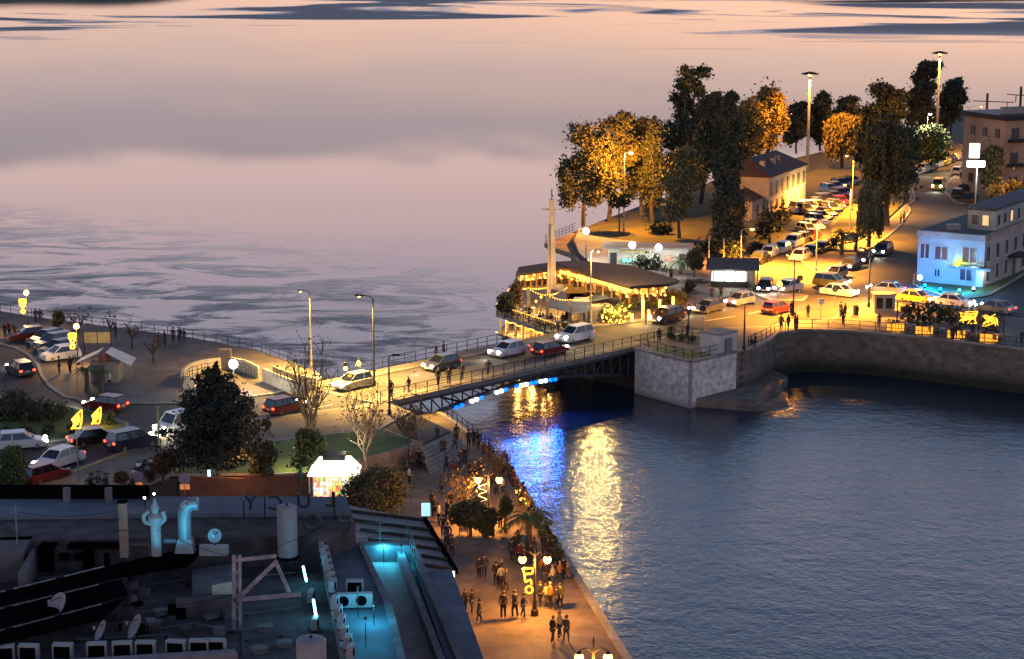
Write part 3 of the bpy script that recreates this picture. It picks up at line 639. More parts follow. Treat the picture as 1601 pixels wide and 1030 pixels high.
# ------------------------------------------------------------------ builders: plants
def leafmat(name, c, c2): return mat(name, c, .75, c2=c2, scale=.7, bump=0, lo=.3, hi=.7)
F_euc = leafmat('eucalyptus_leaf', (.15, .135, .05), (.07, .07, .03)); F_dark = leafmat('dark_leaf', (.075, .08, .038), (.032, .04, .02)); F_yel = leafmat('lamplit_yellow_leaf', (.26, .19, .045), (.14, .11, .03))  # the yellow leaf tone is lightened for trees under the lamps
F_green = leafmat('green_leaf', (.10, .13, .035), (.045, .07, .02)); F_dry = leafmat('autumn_leaf', (.14, .075, .03), (.07, .04, .02)); F_con = leafmat('conifer_needle', (.03, .042, .024), (.012, .018, .012))
M_bark = mat('bark', (.12, .09, .065), .95, scale=3, var=.5, bump=.5); M_bark2 = mat('pale_bark', (.30, .24, .17), .9, scale=2, var=.5, bump=.4)
def leaves(lobes, leaf, seed, droop=0.0, sig=.15):
    """leaf-sized faces in clumps spread through ellipsoid lobes (x, y, z, rx, ry, rz, count)"""
    g = np.random.default_rng(seed); V = []
    for x, y, z, rx, ry, rz_, cnt in lobes:
        kc = max(7, cnt // 20); d = g.normal(size=(kc, 3)); d /= np.linalg.norm(d, axis=1)[:, None]; rr = g.uniform(.25, 1.15, (kc, 1)) ** .5
        cc = d * rr; idx = g.integers(0, kc, cnt); pts = cc[idx] + g.normal(size=(cnt, 3)) * (sig * g.choice([.8, 1.2, 2.3], (cnt, 1), p=[.5, .32, .18]))
        P_ = pts * np.array([rx, ry, rz_]) + np.array([x, y, z])
        if droop: P_[:, 2] -= droop * np.abs(g.normal(size=cnt)) * np.clip(np.linalg.norm(pts[:, :2], axis=1), 0, 1.3)
        u = g.normal(size=(cnt, 3)); u /= np.linalg.norm(u, axis=1)[:, None]
        if droop: u = u * .5 + np.array([0, 0, 1.0]); u /= np.linalg.norm(u, axis=1)[:, None]
        v = np.cross(u, g.normal(size=(cnt, 3))); v /= np.linalg.norm(v, axis=1)[:, None]
        a = leaf * g.uniform(.55, 1.25, (cnt, 1)); b = a * g.uniform(.35, .8, (cnt, 1))
        V.append(np.stack([P_ - u * a, P_ + v * b, P_ + u * a, P_ - v * b], 1).reshape(-1, 3))
    V = np.concatenate(V); n = len(V) // 4
    me = bpy.data.meshes.new('crown'); me.vertices.add(len(V)); me.vertices.foreach_set('co', V.astype(np.float32).ravel())
    me.loops.add(4 * n); me.loops.foreach_set('vertex_index', np.arange(4 * n, dtype=np.int32)); me.polygons.add(n); me.polygons.foreach_set('loop_start', np.arange(0, 4 * n, 4, dtype=np.int32))
    me.update(calc_edges=True); return me
def limb(m, a, b, r0, r1, g, wob=.12, n=3):
    a = Vector(a); b = Vector(b); l = (b - a).length; pts = [a]
    for i in range(1, n): pts.append(a.lerp(b, i / n) + Vector((g.uniform(-1, 1), g.uniform(-1, 1), g.uniform(-.4, .6))) * wob * l / n)
    pts.append(b); m.tube(pts, [r0 + (r1 - r0) * i / n for i in range(n + 1)], 6); return pts
def tree(name, base, top_y, wpx, z, label, f=None, style='round', seed=1, lean=0.0, bark=None, leaf=None, dens=1.0, group='trees', cat='tree', lobes=None, trunk_frac=None, cx_off=0):
    p = at(*base, z); k = ppm(p); H = (base[1] - top_y) / k / math.cos(PITCH); W_ = wpx / k / 2; g = random.Random(seed); f = f or F_euc; bark = bark or M_bark
    o = empty(name, tuple(p)); lf = (leaf * .8) if leaf else max(.14, .00092 * p.y); dens *= 1.9; lx = lean * H + cx_off / k
    if lobes:                                   # lobes given as (dx, height fraction, rx, rz) in half widths and heights
        LB = [(dx * W_ + lx * hf, g.uniform(-.35, .35) * W_, hf * H, rx * W_, rx * W_, rz_ * H, int(2600 * dens * rx * (rz_ * H / W_) ** .7) + 120) for dx, hf, rx, rz_ in lobes]
    else:
        tf = trunk_frac if trunk_frac is not None else .28
        LB = []
        if style == 'round':
            LB.append((lx, 0, H * (tf + (1 - tf) * .48), W_ * .72, W_ * .72, H * (1 - tf) * .42, int(1300 * dens)))
            for i in range(9):
                an = i * 2.4 + g.random(); hh = g.uniform(.12, .85); rr = W_ * (.55 if hh < .6 else .38)
                LB.append((lx + math.cos(an) * rr, math.sin(an) * rr, H * (tf + (1 - tf) * hh), W_ * g.uniform(.32, .5), W_ * g.uniform(.32, .5), H * (1 - tf) * g.uniform(.12, .2), int(330 * dens)))
        elif style == 'conifer':
            for i in range(16):
                hh = i / 15; rr = W_ * (1.0 - hh) ** .55 * (.55 + .28 * g.random())
                for q in range(4 if hh < .8 else 2):
                    an = q * 1.6 + i + g.random(); LB.append((lx + math.cos(an) * rr * .8, math.sin(an) * rr * .8, H * (tf + (1 - tf) * hh * .96), rr * .6 + .25, rr * .6 + .25, H * .06, int((170 - 90 * hh) * dens)))
        elif style == 'bush':
            for i in range(8):
                an = i * 2.4 + g.random(); rr = W_ * .5 * g.random() ** .5
                LB.append((math.cos(an) * rr, math.sin(an) * rr, H * g.uniform(.4, .65), W_ * g.uniform(.4, .6), W_ * g.uniform(.4, .6), H * .34, int(330 * dens)))
    tm = MB(); zt = min(b[2] for b in LB); r0 = max(.12, H * .022)
    top = (lx * .6, 0, zt + (H - zt) * .35)
    if style != 'bush':
        limb(tm, (0, 0, 0), top, r0, r0 * .5, g, .1, 4)
        for b in LB[:12]:
            t = g.uniform(.45, .95); s0 = Vector((top[0] * t, 0, top[2] * t)); limb(tm, s0, (b[0], b[1], b[2]), r0 * .38, r0 * .1, g, .25)
    else: tm.cyl((0, 0, 0), (0, 0, H * .5), r0, r0 * .5)
    tm.build('trunk' if style != 'bush' else 'stem', bark, o)
    me = leaves(LB, lf, seed, .9 if style == 'willow' else 0); me.materials.append(f); link(me, 'crown' if style != 'bush' else 'foliage', o)
    return tag(o, label, cat, group)
def willow(name, base, top_y, wpx, z, label, f, seed, dens=1.0, group='trees'):
    p = at(*base, z); k = ppm(p); H = (base[1] - top_y) / k; W_ = wpx / k / 2; g = random.Random(seed); o = empty(name, tuple(p)); LB = []
    for i in range(14):
        an = i * 2.4; rr = W_ * .62 * math.sqrt((i + .5) / 14); hz_ = H * (.86 - .22 * (rr / W_) + g.uniform(-.06, .06))
        LB.append((math.cos(an) * rr, math.sin(an) * rr, hz_, W_ * .34, W_ * .34, H * .11, int(640 * dens))); LB.append((math.cos(an) * rr * 1.25, math.sin(an) * rr * 1.25, hz_ * g.uniform(.62, .78), W_ * .24, W_ * .24, H * .2, int(520 * dens)))
    m = MB(); limb(m, (0, 0, 0), (0, 0, H * .6), H * .03, H * .016, g, .08, 4)
    for b in LB[::2]: limb(m, (0, 0, H * g.uniform(.35, .6)), b[:3], H * .011, H * .003, g, .2)
    m.build('trunk', M_bark, o); me = leaves(LB, max(.16, .0009 * p.y), seed, H * .10); me.materials.append(f); link(me, 'crown', o)
    return tag(o, label, 'tree', group)
def bare_tree(name, base, top_y, wpx, z, label, seed, leafy=0, stubs=False, bark=None, f=None, group='trees'):
    p = at(*base, z); k = ppm(p); H = (base[1] - top_y) / k; W_ = wpx / k / 2; g = random.Random(seed); o = empty(name, tuple(p)); m = MB(); tips = []
    if stubs:
        tz = H * g.uniform(.3, .42); limb(m, (0, 0, 0), (0, 0, tz), H * .06, H * .05, g, .1)
        for i in range(5):
            an = i * 1.3 + g.random(); e = (math.cos(an) * W_ * g.uniform(.6, 1), math.sin(an) * W_ * .6, H * g.uniform(.75, 1)); limb(m, (0, 0, tz * .9), e, H * .045, H * .03, g, .2); m.ball(e, H * .055, 6, 4); tips.append(e)
            for q in range(2): tips.append((e[0] + g.uniform(-.2, .2), e[1], e[2] + .15))
    else:
        limb(m, (0, 0, 0), (0, 0, H * .3), H * .02, H * .016, g)
        for i in range(13):
            an = i * 2.4; e = Vector((math.cos(an) * W_ * g.uniform(.35, .95), math.sin(an) * W_ * .8, H * g.uniform(.62, 1))); pts = limb(m, (0, 0, H * g.uniform(.18, .35)), e, H * .011, H * .003, g, .2, 4)
            for q in range(7):
                b = Vector(pts[g.choice((1, 2, 3, 4))]); t = b + Vector((g.uniform(-1, 1) * W_ * .35, g.uniform(-1, 1) * W_ * .35, g.uniform(.05, .22) * H)); limb(m, b, t, H * .0045, H * .002, g, .2, 2); tips.append(tuple(t))
    m.build('trunk', bark or M_bark, o)
    if leafy:
        me = leaves([(t[0], t[1], t[2], .5, .5, .5, leafy) for t in tips], max(.1, .0007 * p.y), seed, 0, .7); me.materials.append(f or F_dry); link(me, 'crown', o)
    return tag(o, label, 'tree', group)
def palm(name, base, top_y, wpx, z, label, seed, fronds=24, group='palms'):
    p = at(*base, z); k = ppm(p); H = (base[1] - top_y) / k; W_ = wpx / k / 2; g = random.Random(seed); o = empty(name, tuple(p)); th = max(.4, H - W_ * .55)
    MB().tube([(0, 0, 0), (.05, 0, th * .5), (0, 0, th)], [.26, .2, .24], 8).build('trunk', M_bark, o)
    for i in range(fronds):
        an = i * 2.4; up = g.uniform(-.1, .9); m = MB(); pts = []
        for q in range(6):
            t = q / 5; r_ = W_ * t * (1.05 - .2 * up); pts.append(Vector((math.cos(an) * r_, math.sin(an) * r_, th + W_ * (up * t * 1.1 - t * t * (.55 + .35 * up)))))
        side = Vector((-math.sin(an), math.cos(an), 0))
        for q in range(5):
            a, b = pts[q], pts[q + 1]
            for e in range(3):
                c = a.lerp(b, e / 3); ln = W_ * .24 * (1 - .5 * q / 5)
                for s in (-1, 1): m.add([c, c + (b - a) * .22, c + side * s * ln + (b - a) * .7 - Vector((0, 0, ln * .45))], [(0, 1, 2)])
        m.tube(pts, .03, 3); m.build('frond', F_green, o)
    return tag(o, label, 'palm', group)
# ================================================================== LEFT BANK
ZK = ZL + .13
ORD = ['leftmost', 'second from left', 'third from left', 'fourth from left', 'fifth from left', 'sixth from left', 'seventh from left', 'eighth from left', 'ninth from left', 'tenth from left', 'eleventh from left', 'twelfth from left']
def crowd(where, z, pts, face=None, group=None, poses=None, tops=None):
    pts = sorted(pts); n = len(pts)
    for i, p in enumerate(pts):
        t = tops[i % len(tops)] if tops else rnd.choice(('black', 'black', 'charcoal', 'navy', 'brown', 'maroon', 'olive', 'charcoal', 'cream'))
        who = ('%s of people ' % ORD[i] if n > 2 else ('left of two people ' if i == 0 else 'right of two people ')) if n > 1 else ''
        lab = 'person in %s, %s%s' % (t, who, where) if n > 1 else 'person in a %s jacket %s' % (t, where)
        person(p, z, lab, face if face is not None else rnd.uniform(0, 6.28), pose_=poses[i % len(poses)] if poses else None, top=t, group=group or 'people ' + where)
railing('seafront_railing', [at(*p, ZK) for p in ((-60, 477), (0, 488), (60, 498), (190, 515), (290, 528), (400, 548.5), (450, 565.5), (498, 584))], 1.0, 1.8, M_dark, 'long thin dark railing along the sea edge of the left plaza', wd=.04)
def seafront_lamp(base, h, label, w):
    p = at(*base, ZK); o = empty('seafront_lamp', tuple(p))
    MB().lathe((0, 0, 0), [(.2, 0), (.2, .4), (.08, .5), (.05, h)], 8).build('pole', M_iron, o)
    MB().ball((0, 0, h + .25), .3, 10, 7).build('globe', G_warm, o, True)
    d = MB(); x = -.45; d.tube([(x - .35, 0, h - .5), (x + .35, 0, h - .5), (x + .3, 0, h - .95), (x - .3, 0, h - 1.0), (x - .35, 0, h - .5)], .09)
    d.tube([(x - .25, 0, h - .75), (x + .3, 0, h - .75)], .08); d.tube([(x - .3, 0, h - 1.0), (x, 0, h - 1.5), (x + .25, 0, h - 1.1)], .08); d.tube([(x + .2 * math.cos(a), 0, h - 1.8 + .2 * math.sin(a)) for a in np.linspace(0, 6.28, 9)], .09)
    d.build('garland', G_deco, o)
    lamp((0, -.5, h + .2), (1, .58, .2), w, .3, o); lamp((-.3, -.6, h - 1.3), (1, .5, .12), w * .5, .3, o)
    tag(o, label, 'street lamp', 'seafront lamps with garlands')
seafront_lamp((44, 517), 3.9, 'garlanded globe lamp by the sea railing, left of the parked cars', 550)
seafront_lamp((122, 570), 3.6, 'garlanded globe lamp right of the parked cars', 550)
for i, (c, kd, ps, fc) in enumerate((('red', 'sedan', (46, 531), (10, 534)), ('black', 'hatch', (72, 537), (36, 544)), ('grey', 'suv', (84, 545), (48, 551)), ('navy', 'hatch', (90, 553), (54, 560)), ('white', 'hatch', (94, 562), (58, 567)))):
    car('parked_car', kd, c, ps, fc, ZK, ['dark red saloon, farthest of the five cars parked by the sea', 'black hatchback parked next to the dark red saloon', 'grey tall car, middle of the five parked by the sea', 'navy hatchback parked between grey car and white hatchback', 'white hatchback, nearest of the five cars parked by the sea'][i], group='cars parked by the sea')
crowd('standing left of the dark red car', ZK, [(8, 529), (15, 528), (23, 529)], poses=(0, 3))
crowd('at the sea railing behind the dark red car', ZK, [(56, 506), (63, 505)], poses=(0, 0))
crowd('by the stumpy tree near the sea railing', ZK, [(249, 545), (258, 542)], poses=(0, 3))
crowd('at the sea railing in mid plaza', ZK, [(271, 537), (281, 536), (288, 538)], face=0, poses=(0, 0, 3))
crowd('on the kerb below the white hatchback', ZK, [(93, 586), (110, 584)], poses=(0,))
crowd('by the pruned tree right of the yellow screen', ZK, [(181, 530)])
tree('young_tree', (92, 518), 486, 20, ZK, 'small leafy round tree above the parked cars', F_green, seed=3, group='plaza trees', leaf=.16)
for i, (b, t, w_) in enumerate((((122, 522), 492, 32), ((173, 522), 500, 16), ((207, 544), 507, 22), ((240, 568), 527, 38))):
    bare_tree('pruned_tree', b, t, w_, ZK, ['pruned tree stump bushy at the tips, above the yellow screen', 'slim pruned tree right of the bushy stump', 'forked pruned trunk in mid plaza', 'wide pruned tree with thick spread stubs, nearest on the plaza'][i], 20 + i, 14 if i == 0 else 3, True, f=F_dry, group='pruned trees on the plaza')
# lit glass wind screen and the white-canopied kiosk
o = empty('wind_screen', tuple(at(153, 552, ZK)))
MB().boxb((0, 0, 1.05), (2.7, .05, 1.1)).build('pane', mat('screen_pane', (.75, .62, .25), .4, alpha=.75), o)
for x in (-1.35, 0, 1.35): MB().boxb((x, 0, 0), (.07, .07, 2.2)).build('post', M_dark, o)
tag(o, 'yellow glass wind screen behind the white-canopied kiosk', 'wind screen')
o = empty('canopied_kiosk', tuple(at(165, 597, ZK)))
M_canv = mat('white_canvas', (.72, .70, .66), .8, scale=2, var=.12)
MB().boxb((0, .6, 0), (2.6, 2.0, 2.0)).build('cabin', mat('kiosk_cabin', (.34, .28, .2), .7), o)
MB().boxb((-.5, -.42, 0), (1.0, .06, 1.7)).build('shutter', mat('kiosk_shutter', (.1, .09, .08), .6), o)
MB().add([(-2.6, -.8, 1.9), (-.4, -.8, 2.9), (-.4, 1.8, 2.9), (-2.6, 1.8, 1.9), (-2.6, -.8, 1.96), (-.4, -.8, 2.96), (-.4, 1.8, 2.96), (-2.6, 1.8, 1.96)], [(3, 2, 1, 0), (4, 5, 6, 7), (0, 1, 5, 4), (1, 2, 6, 5), (2, 3, 7, 6), (3, 0, 4, 7)]).build('canopy', M_canv, o)
MB().add([(2.6, -.8, 1.7), (.3, -.8, 2.95), (.3, 1.8, 2.95), (2.6, 1.8, 1.9), (2.6, -.8, 1.76), (.3, -.8, 3.01), (.3, 1.8, 3.01), (2.6, 1.8, 1.96)], [(0, 1, 2, 3), (7, 6, 5, 4), (0, 4, 5, 1), (1, 5, 6, 2), (2, 6, 7, 3), (3, 7, 4, 0)]).build('canopy', M_canv, o)
MB().boxb((-.05, .5, 2.0), (.7, 2.6, .85)).build('roof', mat('kiosk_roof', (.3, .1, .06), .7), o)
for x in (-2.5, 2.5):
    for y in (-.7, 1.7): MB().boxb((x, y, 0), (.07, .07, 1.95)).build('post', M_grey, o)
tag(o, 'small kiosk under two sloping white canopies on the plaza', 'kiosk')
palm('palm', (136, 612), 566, 40, ZK, 'small palm in front of the canopied kiosk, left side', 5, 18, 'small palms by the kiosk')
palm('palm', (158, 614), 572, 26, ZK, 'small palm in front of the canopied kiosk, right side', 6, 14, 'small palms by the kiosk')
person((172, 610), ZK, 'person in a cream jacket at the canopied kiosk', 1.5, 0, 'cream')
# underpass stair head with curved walls
o = empty('underpass_entrance', tuple(at(345, 600, ZK))); o0 = at(345, 600, ZK)
M_ren = mat('pale_render', (.50, .44, .32), .85, scale=1.0, var=.3)
def wall_run(pts, h, m, nm, parent, o0, th=.25):
    b = MB()
    for p, q in zip(pts, pts[1:]):
        a, c = at(*p, ZK) - o0, at(*q, ZK) - o0; b.beam(a + Vector((0, 0, h / 2)), c + Vector((0, 0, h / 2)), th, h)
    return b.build(nm, m, parent)
arcl = [(285, 604), (287, 596), (298, 587), (318, 581), (345, 578)]; arcr = [(362, 577), (385, 582), (405, 592)]
wall_run(arcl, 1.2, M_ren, 'wall', o, o0); wall_run(arcr, 1.2, M_ren, 'wall', o, o0); wall_run([(412, 596), (450, 612), (478, 622)], 1.3, M_ren, 'wall', o, o0); wall_run([(428, 588), (462, 601), (496, 607)], 1.0, M_ren, 'wall', o, o0)
for ar in (arcl, arcr, [(428, 588), (462, 601), (496, 607)]): railing('railing', [at(*p, ZK + 1.15) - o0 for p in ar], .75, .7, M_dark, None, parent=o, wd=.04)
MB().boxb(tuple(at(352, 577, ZK) - o0), (1.2, .5, 2.0)).build('sign_board', mat('board_back', (.16, .13, .1), .7), o)
MB().boxb(tuple(at(296, 606, ZK) - o0), (1.1, .8, 1.0)).build('plinth', M_ren, o)
tag(o, 'curved railed walls of the pedestrian underpass stairs beyond the big tree', 'underpass')
globe_lamp('white_lamp', (366, 612), ZK, 2.2, 'bright white globe lamp at the underpass, behind the big tree', 900, WHT)
# traffic island planting
def hedge(name, spots, z, label, f, seed, lf=.2, group=None, cat='hedge'):
    p = at(*spots[0][:2], z); o = empty(name, tuple(p)); LB = []
    for x, y, w_, h in spots:
        q = at(x, y, z) - p; k = ppm(p); LB.append((q.x, q.y, h * .5, w_ / k, w_ / k * .9, h * .5, int(900 * w_ / 20)))
    me = leaves(LB, lf, seed, 0, .2); me.materials.append(f); link(me, 'foliage', o)
    st = MB(); [st.cyl((b[0], b[1], 0), (b[0], b[1], b[2]), .08) for b in LB]; st.build('stem', M_bark, o)
    return tag(o, label, cat, group)
hedge('hedge', [(5, 655, 22, 1.7), (28, 652, 22, 2.4), (52, 655, 24, 1.6), (80, 656, 22, 1.5)], ZL + .13, 'dense clipped dark hedge on the traffic island', F_dark, 31, .17)
for i, x in enumerate((8, 40, 75, 115)): hedge('low_bush', [(x, 682 - i * 2, 9, .8)], ZL + .13, 'low round bush at the near kerb of the island, %s' % ORD[i], F_dark, 40 + i, .13, 'low bushes on the island', 'bush')
hedge('low_bush', [(172, 663, 8, 1.3)], ZL + .13, 'upright bush at the tip of the traffic island', F_green, 45, .13, None, 'bush')
def figure_light(loc, z0, label, pole=None):
    o = empty('lit_figure', tuple(loc)); d = MB(); g = random.Random(int(loc[0] * 10))
    if pole: MB().cyl((0, 0, 0), (0, 0, pole), .05).build('pole', M_pole, o)
    for k in range(5):
        x = -.35 + .12 * k; d.tube([(x, 0, z0 + .1 * k), (x + .2, g.uniform(-.1, .1), z0 + .45 + .1 * k), (x + .05, 0, z0 + .8 + .12 * k), (x + .35, 0, z0 + 1.0 + .14 * k)], .055, 5)
    d.tube([(-.4, 0, z0 + .1), (.3, 0, z0 + .1), (.45, 0, z0 + .7), (.5, 0, z0 + 1.5)], .06, 5); d.build('garland', G_deco, o)
    lamp((0, -.5, z0 + .7), (1, .5, .1), 160, .3, o)
    return tag(o, label, 'light figure', 'golden light figures')
pl_ = at(123, 757, ZL); figure_light(pl_, 4.3, 'golden light figure on a tall thin pole in front of the road', 4.4)
figure_light(at(150, 668, ZL), .25, 'golden light figure standing on the traffic island', None)
o = empty('kerb_post', tuple(at(249, 706, ZK))); MB().lathe((0, 0, 0), [(.11, 0), (.09, 3.6)], 8).build('pole', mat('cream_pole', (.5, .42, .25), .6), o); MB().lathe((0, 0, 3.6), [(.14, 0), (.14, .12)], 8).build('cap', M_grey, o); tag(o, 'plain pale post on the kerb left of the big tree', 'post')
o = empty('sign_pole', tuple(at(108, 646, ZL))); MB().cyl((0, 0, 0), (0, 0, 3.6), .05).build('pole', M_pole, o); MB().box((0, -.06, 3.3), (.5, .04, .5)).build('sign_plate', M_grey, o); tag(o, 'thin sign pole standing on the traffic island', 'sign pole')
# traffic on the left
car('moving_car', 'hatch', 'white', (35, 700), (95, 696), ZL, 'white hatchback with lit headlights driving right past the island', True, 'cars on the left road')
car('moving_car', 'sedan', 'black', (150, 694), (215, 686), ZL, 'black saloon with lit headlights beside the island tip', True, 'cars on the left road')
car('moving_car', 'suv', 'navy', (208, 700), (270, 688), ZL, 'navy tall car following the road towards the bridge', True, 'cars on the left road')
car('moving_car', 'sedan', 'white', (92, 728), (40, 745), ZL, 'white saloon with glaring headlights coming down the near lane', True, 'cars on the left road', spot=500)
car('moving_car', 'van', 'white', (285, 676), (225, 690), ZL, 'white van with lit headlights left of the big tree', True, 'cars on the left road')
car('moving_car', 'hatch', 'grey', (32, 585), (5, 572), ZL, 'grey hatchback with red tail lights on the far left bend', True, 'cars on the left road')
car('moving_car', 'hatch', 'red', (165, 641), (110, 634), ZL, 'red hatchback with lit tail lights on the road above the island', True, 'cars on the left road')
car('moving_car', 'hatch', 'red', (70, 752), (130, 735), ZL, 'red hatchback in the near lane behind the round tree', False, 'cars on the left road')
car('moving_car', 'sedan', 'black', (-6, 762), (-60, 775), ZL, 'black saloon with red brake light cut by the left edge', True, 'cars on the left road')
# near kerb trees, scooters, people
tree('street_tree', (20, 768), 700, 46, ZL, 'round leafy street tree at the far left above the roof', F_green, seed=11, group='near kerb trees', leaf=.16, trunk_frac=.2)
tree('street_tree', (256, 757), 703, 36, ZL, 'brown-leaved street tree beside the big dark tree', F_dry, seed=12, group='near kerb trees', leaf=.14, trunk_frac=.3)
tree('street_tree', (190, 768), 735, 26, ZL, 'small sparse young tree right of the scooters', F_dry, seed=13, group='near kerb trees', leaf=.12, dens=.3, trunk_frac=.35)
SC = {}
def scooter(pos, face, z, label, m):
    p = at(*pos, z); q = at(*face, z); o = empty('scooter', tuple(p), math.atan2(q.y - p.y, q.x - p.x))
    if not SC:
        b = MB(); b.box((-.35, 0, .55), (.8, .34, .34), 0, .8); b.box((.1, 0, .32), (.6, .3, .1)); b.beam((.35, 0, .35), (.55, 0, .95), .36, .08); SC['body'] = b.mesh('body', PAINT['black'])
        SC['seat'] = MB().box((-.35, 0, .77), (.75, .28, .1), 0, .85).mesh('seat', M_tyre); SC['wheel'] = MB().cyl((0, -.06, 0), (0, .06, 0), .26, n=10).mesh('wheel', M_tyre)
        SC['bar'] = MB().beam((.52, -.33, 1.02), (.52, .33, 1.02), .05, .05).box((.58, 0, .98), (.15, .2, .18)).mesh('handlebar', M_dark)
    link(SC['body'], 'body', o, m=PAINT[m]); link(SC['seat'], 'seat', o); link(SC['bar'], 'handlebar', o)
    for x in (-.6, .62): link(SC['wheel'], 'wheel', o, (x, 0, .26))
    return tag(o, label, 'scooter', 'scooters parked on the near kerb')
for i, (x, y, c) in enumerate(((140, 763, 'black'), (152, 760, 'grey'), (163, 763, 'black'), (214, 745, 'silver'), (224, 742, 'black'), (234, 739, 'white'), (243, 736, 'black'))): scooter((x, y), (x + 14, y - 12), ZK, '%s scooter parked on the near kerb, %s' % (c, ORD[i]), c)
for i, (x, y) in enumerate(((232, 754), (238, 753), (205, 766))): hedge('planter', [(x, y, 5, .9)], ZK, 'small dark planter on the near kerb, %s' % ORD[i], F_dark, 60 + i, .1, 'near kerb planters', 'planter')
crowd('walking past the brown street tree', ZK, [(273, 741), (284, 741), (268, 730)])
person((287, 715), ZK, 'person in a bright red orange jacket at the edge of the big tree', 1, 0, 'orange')
# the big dark tree and the little park
tree('big_dark_tree', (342, 748), 572, 172, ZL, 'big dark bushy evergreen standing in the park by the road', F_con, 'conifer', seed=21, trunk_frac=.22, leaf=.2, dens=1.5, bark=M_bark, group=None)
bare_tree('bare_tree', (486, 716), 552, 92, ZL + .2, 'tall thin bare tree with many upright branches behind the kiosk', 22, 5, group='bare park trees')
bare_tree('bare_tree', (572, 738), 608, 90, ZL, 'bare pale-trunked tree right of the white kiosk', 23, 7, bark=M_bark2, group='bare park trees')
bare_tree('bare_tree', (640, 712), 622, 66, ZL, 'thin bare tree at the end of the lawn by the steps', 28, 5, group='bare park trees')
tree('lit_shrub', (487, 745), 668, 58, ZL, 'yellow-green shrub lit up beside the white kiosk', F_green, seed=24, trunk_frac=.15, leaf=.14, group=None)
tree('dark_shrub', (415, 748), 690, 44, ZL, 'dark round shrub on the lawn between big tree and lit shrub', F_dark, seed=25, trunk_frac=.1, leaf=.15, group=None)
lamp(tuple(at(505, 752, ZL) + Vector((0, 0, 1.2))), (1, .8, .35), 260, .2, name='kiosk_spill_light')
for i, (x, y) in enumerate(((395, 655), (412, 652))): hedge('kerb_bush', [(x + 5, y + 20, 7, 1.0)], ZK, '%s of two dark bushes at the lawn edge right of the big tree' % ('left', 'right')[i], F_dark, 70 + i, .12, 'lawn edge bushes', 'bush')
# terracotta retaining wall, lit advertising column, kerb signs
o = MB()
for p, q in zip(((282, 753), (380, 751), (482, 746)), ((380, 751), (482, 746))): o.beam(at(*p, ZL) + Vector((0, -.2, -.35)), at(*q, ZL) + Vector((0, -.2, -.6)), .3, 1.7)
tag(o.build('retaining_wall', mat('terracotta_wall', (.20, .085, .05), .85, scale=1, var=.3)), 'low terracotta wall below the park lawn', 'wall')
o = empty('advert_column', tuple(at(328, 776, ZP))); MB().lathe((0, 0, 0), [(.14, 0), (.12, .9)], 8).build('base', M_dark, o); MB().boxb((0, 0, .9), (.22, .1, 1.2)).build('light_panel', glow('blue_panel', (.35, .6, 1.0), 3, False), o); tag(o, 'narrow upright panel glowing pale blue below the lawn', 'light column')
for i, (x, y) in enumerate(((216, 787), (290, 790))):
    o = empty('warning_sign', tuple(at(x, y, ZP))); MB().cyl((0, 0, 0), (0, 0, 2.2), .04).build('pole', M_grey, o)
    MB().cyl((0, -.02, 2.1), (0, .03, 2.1), .45, n=16).build('sign_plate', mat('sign_back', (.35, .28, .34), .6), o)
    MB().box((0, 0, 1.45), (.75, .05, .4)).build('lower_plate', mat('orange_plate', (.7, .22, .06), .6, emit=(1, .3, .08), es=.5), o); tag(o, ('left one of two round signs with orange plate behind the roof edge', 'right one of two round signs with orange plate behind the roof edge')[i], 'road sign', 'round warning signs')
lamp(tuple(at(380, 772, ZP) + Vector((0, -1.5, 3.2))), (1, .45, .12), 260, .3, name='warm_point_light')  # unseen orange source before the terracotta wall, no lantern modelled
# white lit kiosk
kp = at(524, 779, ZP); o = empty('white_kiosk', tuple(kp))
MB().boxb((0, 0, 0), (3.3, 2.4, 2.1)).build('cabin', mat('kiosk_red', (.3, .06, .04), .6), o)
MB().add([(-1.95, -1.5, 2.15), (1.95, -1.5, 2.15), (1.95, 1.5, 2.15), (-1.95, 1.5, 2.15), (-1.2, -.8, 3.15), (1.2, -.8, 3.15), (1.2, .8, 3.15), (-1.2, .8, 3.15)], [(3, 2, 1, 0), (4, 5, 6, 7), (0, 1, 5, 4), (1, 2, 6, 5), (2, 3, 7, 6), (3, 0, 4, 7)]).build('canopy', glow('kiosk_canopy', (1, .95, .75), 2.6), o)
MB().boxb((0, 0, 3.16), (1.7, 1.2, .42)).build('roof_unit', M_dark, o)
g = random.Random(4)
GO = [glow('goods_%d' % i, c, 1.6, False) for i, c in enumerate(((1, .9, .7), (.9, .15, .1), (.9, .6, .1), (.3, .5, .9), (.9, .9, .9), (.2, .6, .2)))]  # packets glow in place of shop light falling on them
MB().boxb((0, -1.22, .3), (3.1, .04, 1.75)).build('back_panel', glow('shelf_back', (1, .6, .3), .25, False), o)  # dim glow makes the back panel look warmly lit
for r_ in range(5):
    for i in range(13):
        if g.random() < .95: MB().box((-1.4 + i * .24 + g.uniform(-.05, .05), -1.3 - g.uniform(0, .1), .45 + r_ * .35 + g.uniform(-.06, .06)), (g.uniform(.1, .2), .14, g.uniform(.12, .28))).build('packet', GO[g.randrange(6)], o)
MB().boxb((0, -1.28, .25), (3.2, .3, .08)).build('shelf', M_white, o)
for x in (-1.8, 1.8): MB().boxb((x, -1.4, 0), (.09, .09, 2.2)).build('post', M_white, o)
lamp((0, -2.2, 2.6), (1, .9, .7), 60, .5, o); lamp((-2.8, 2.2, 3.4), (1, .82, .4), 700, .4, o); lamp((1.0, 2.2, 3.8), (1, .85, .5), 160, .4, o)
tag(o, 'kiosk with a glowing white canopy and shelves of bright goods', 'kiosk')
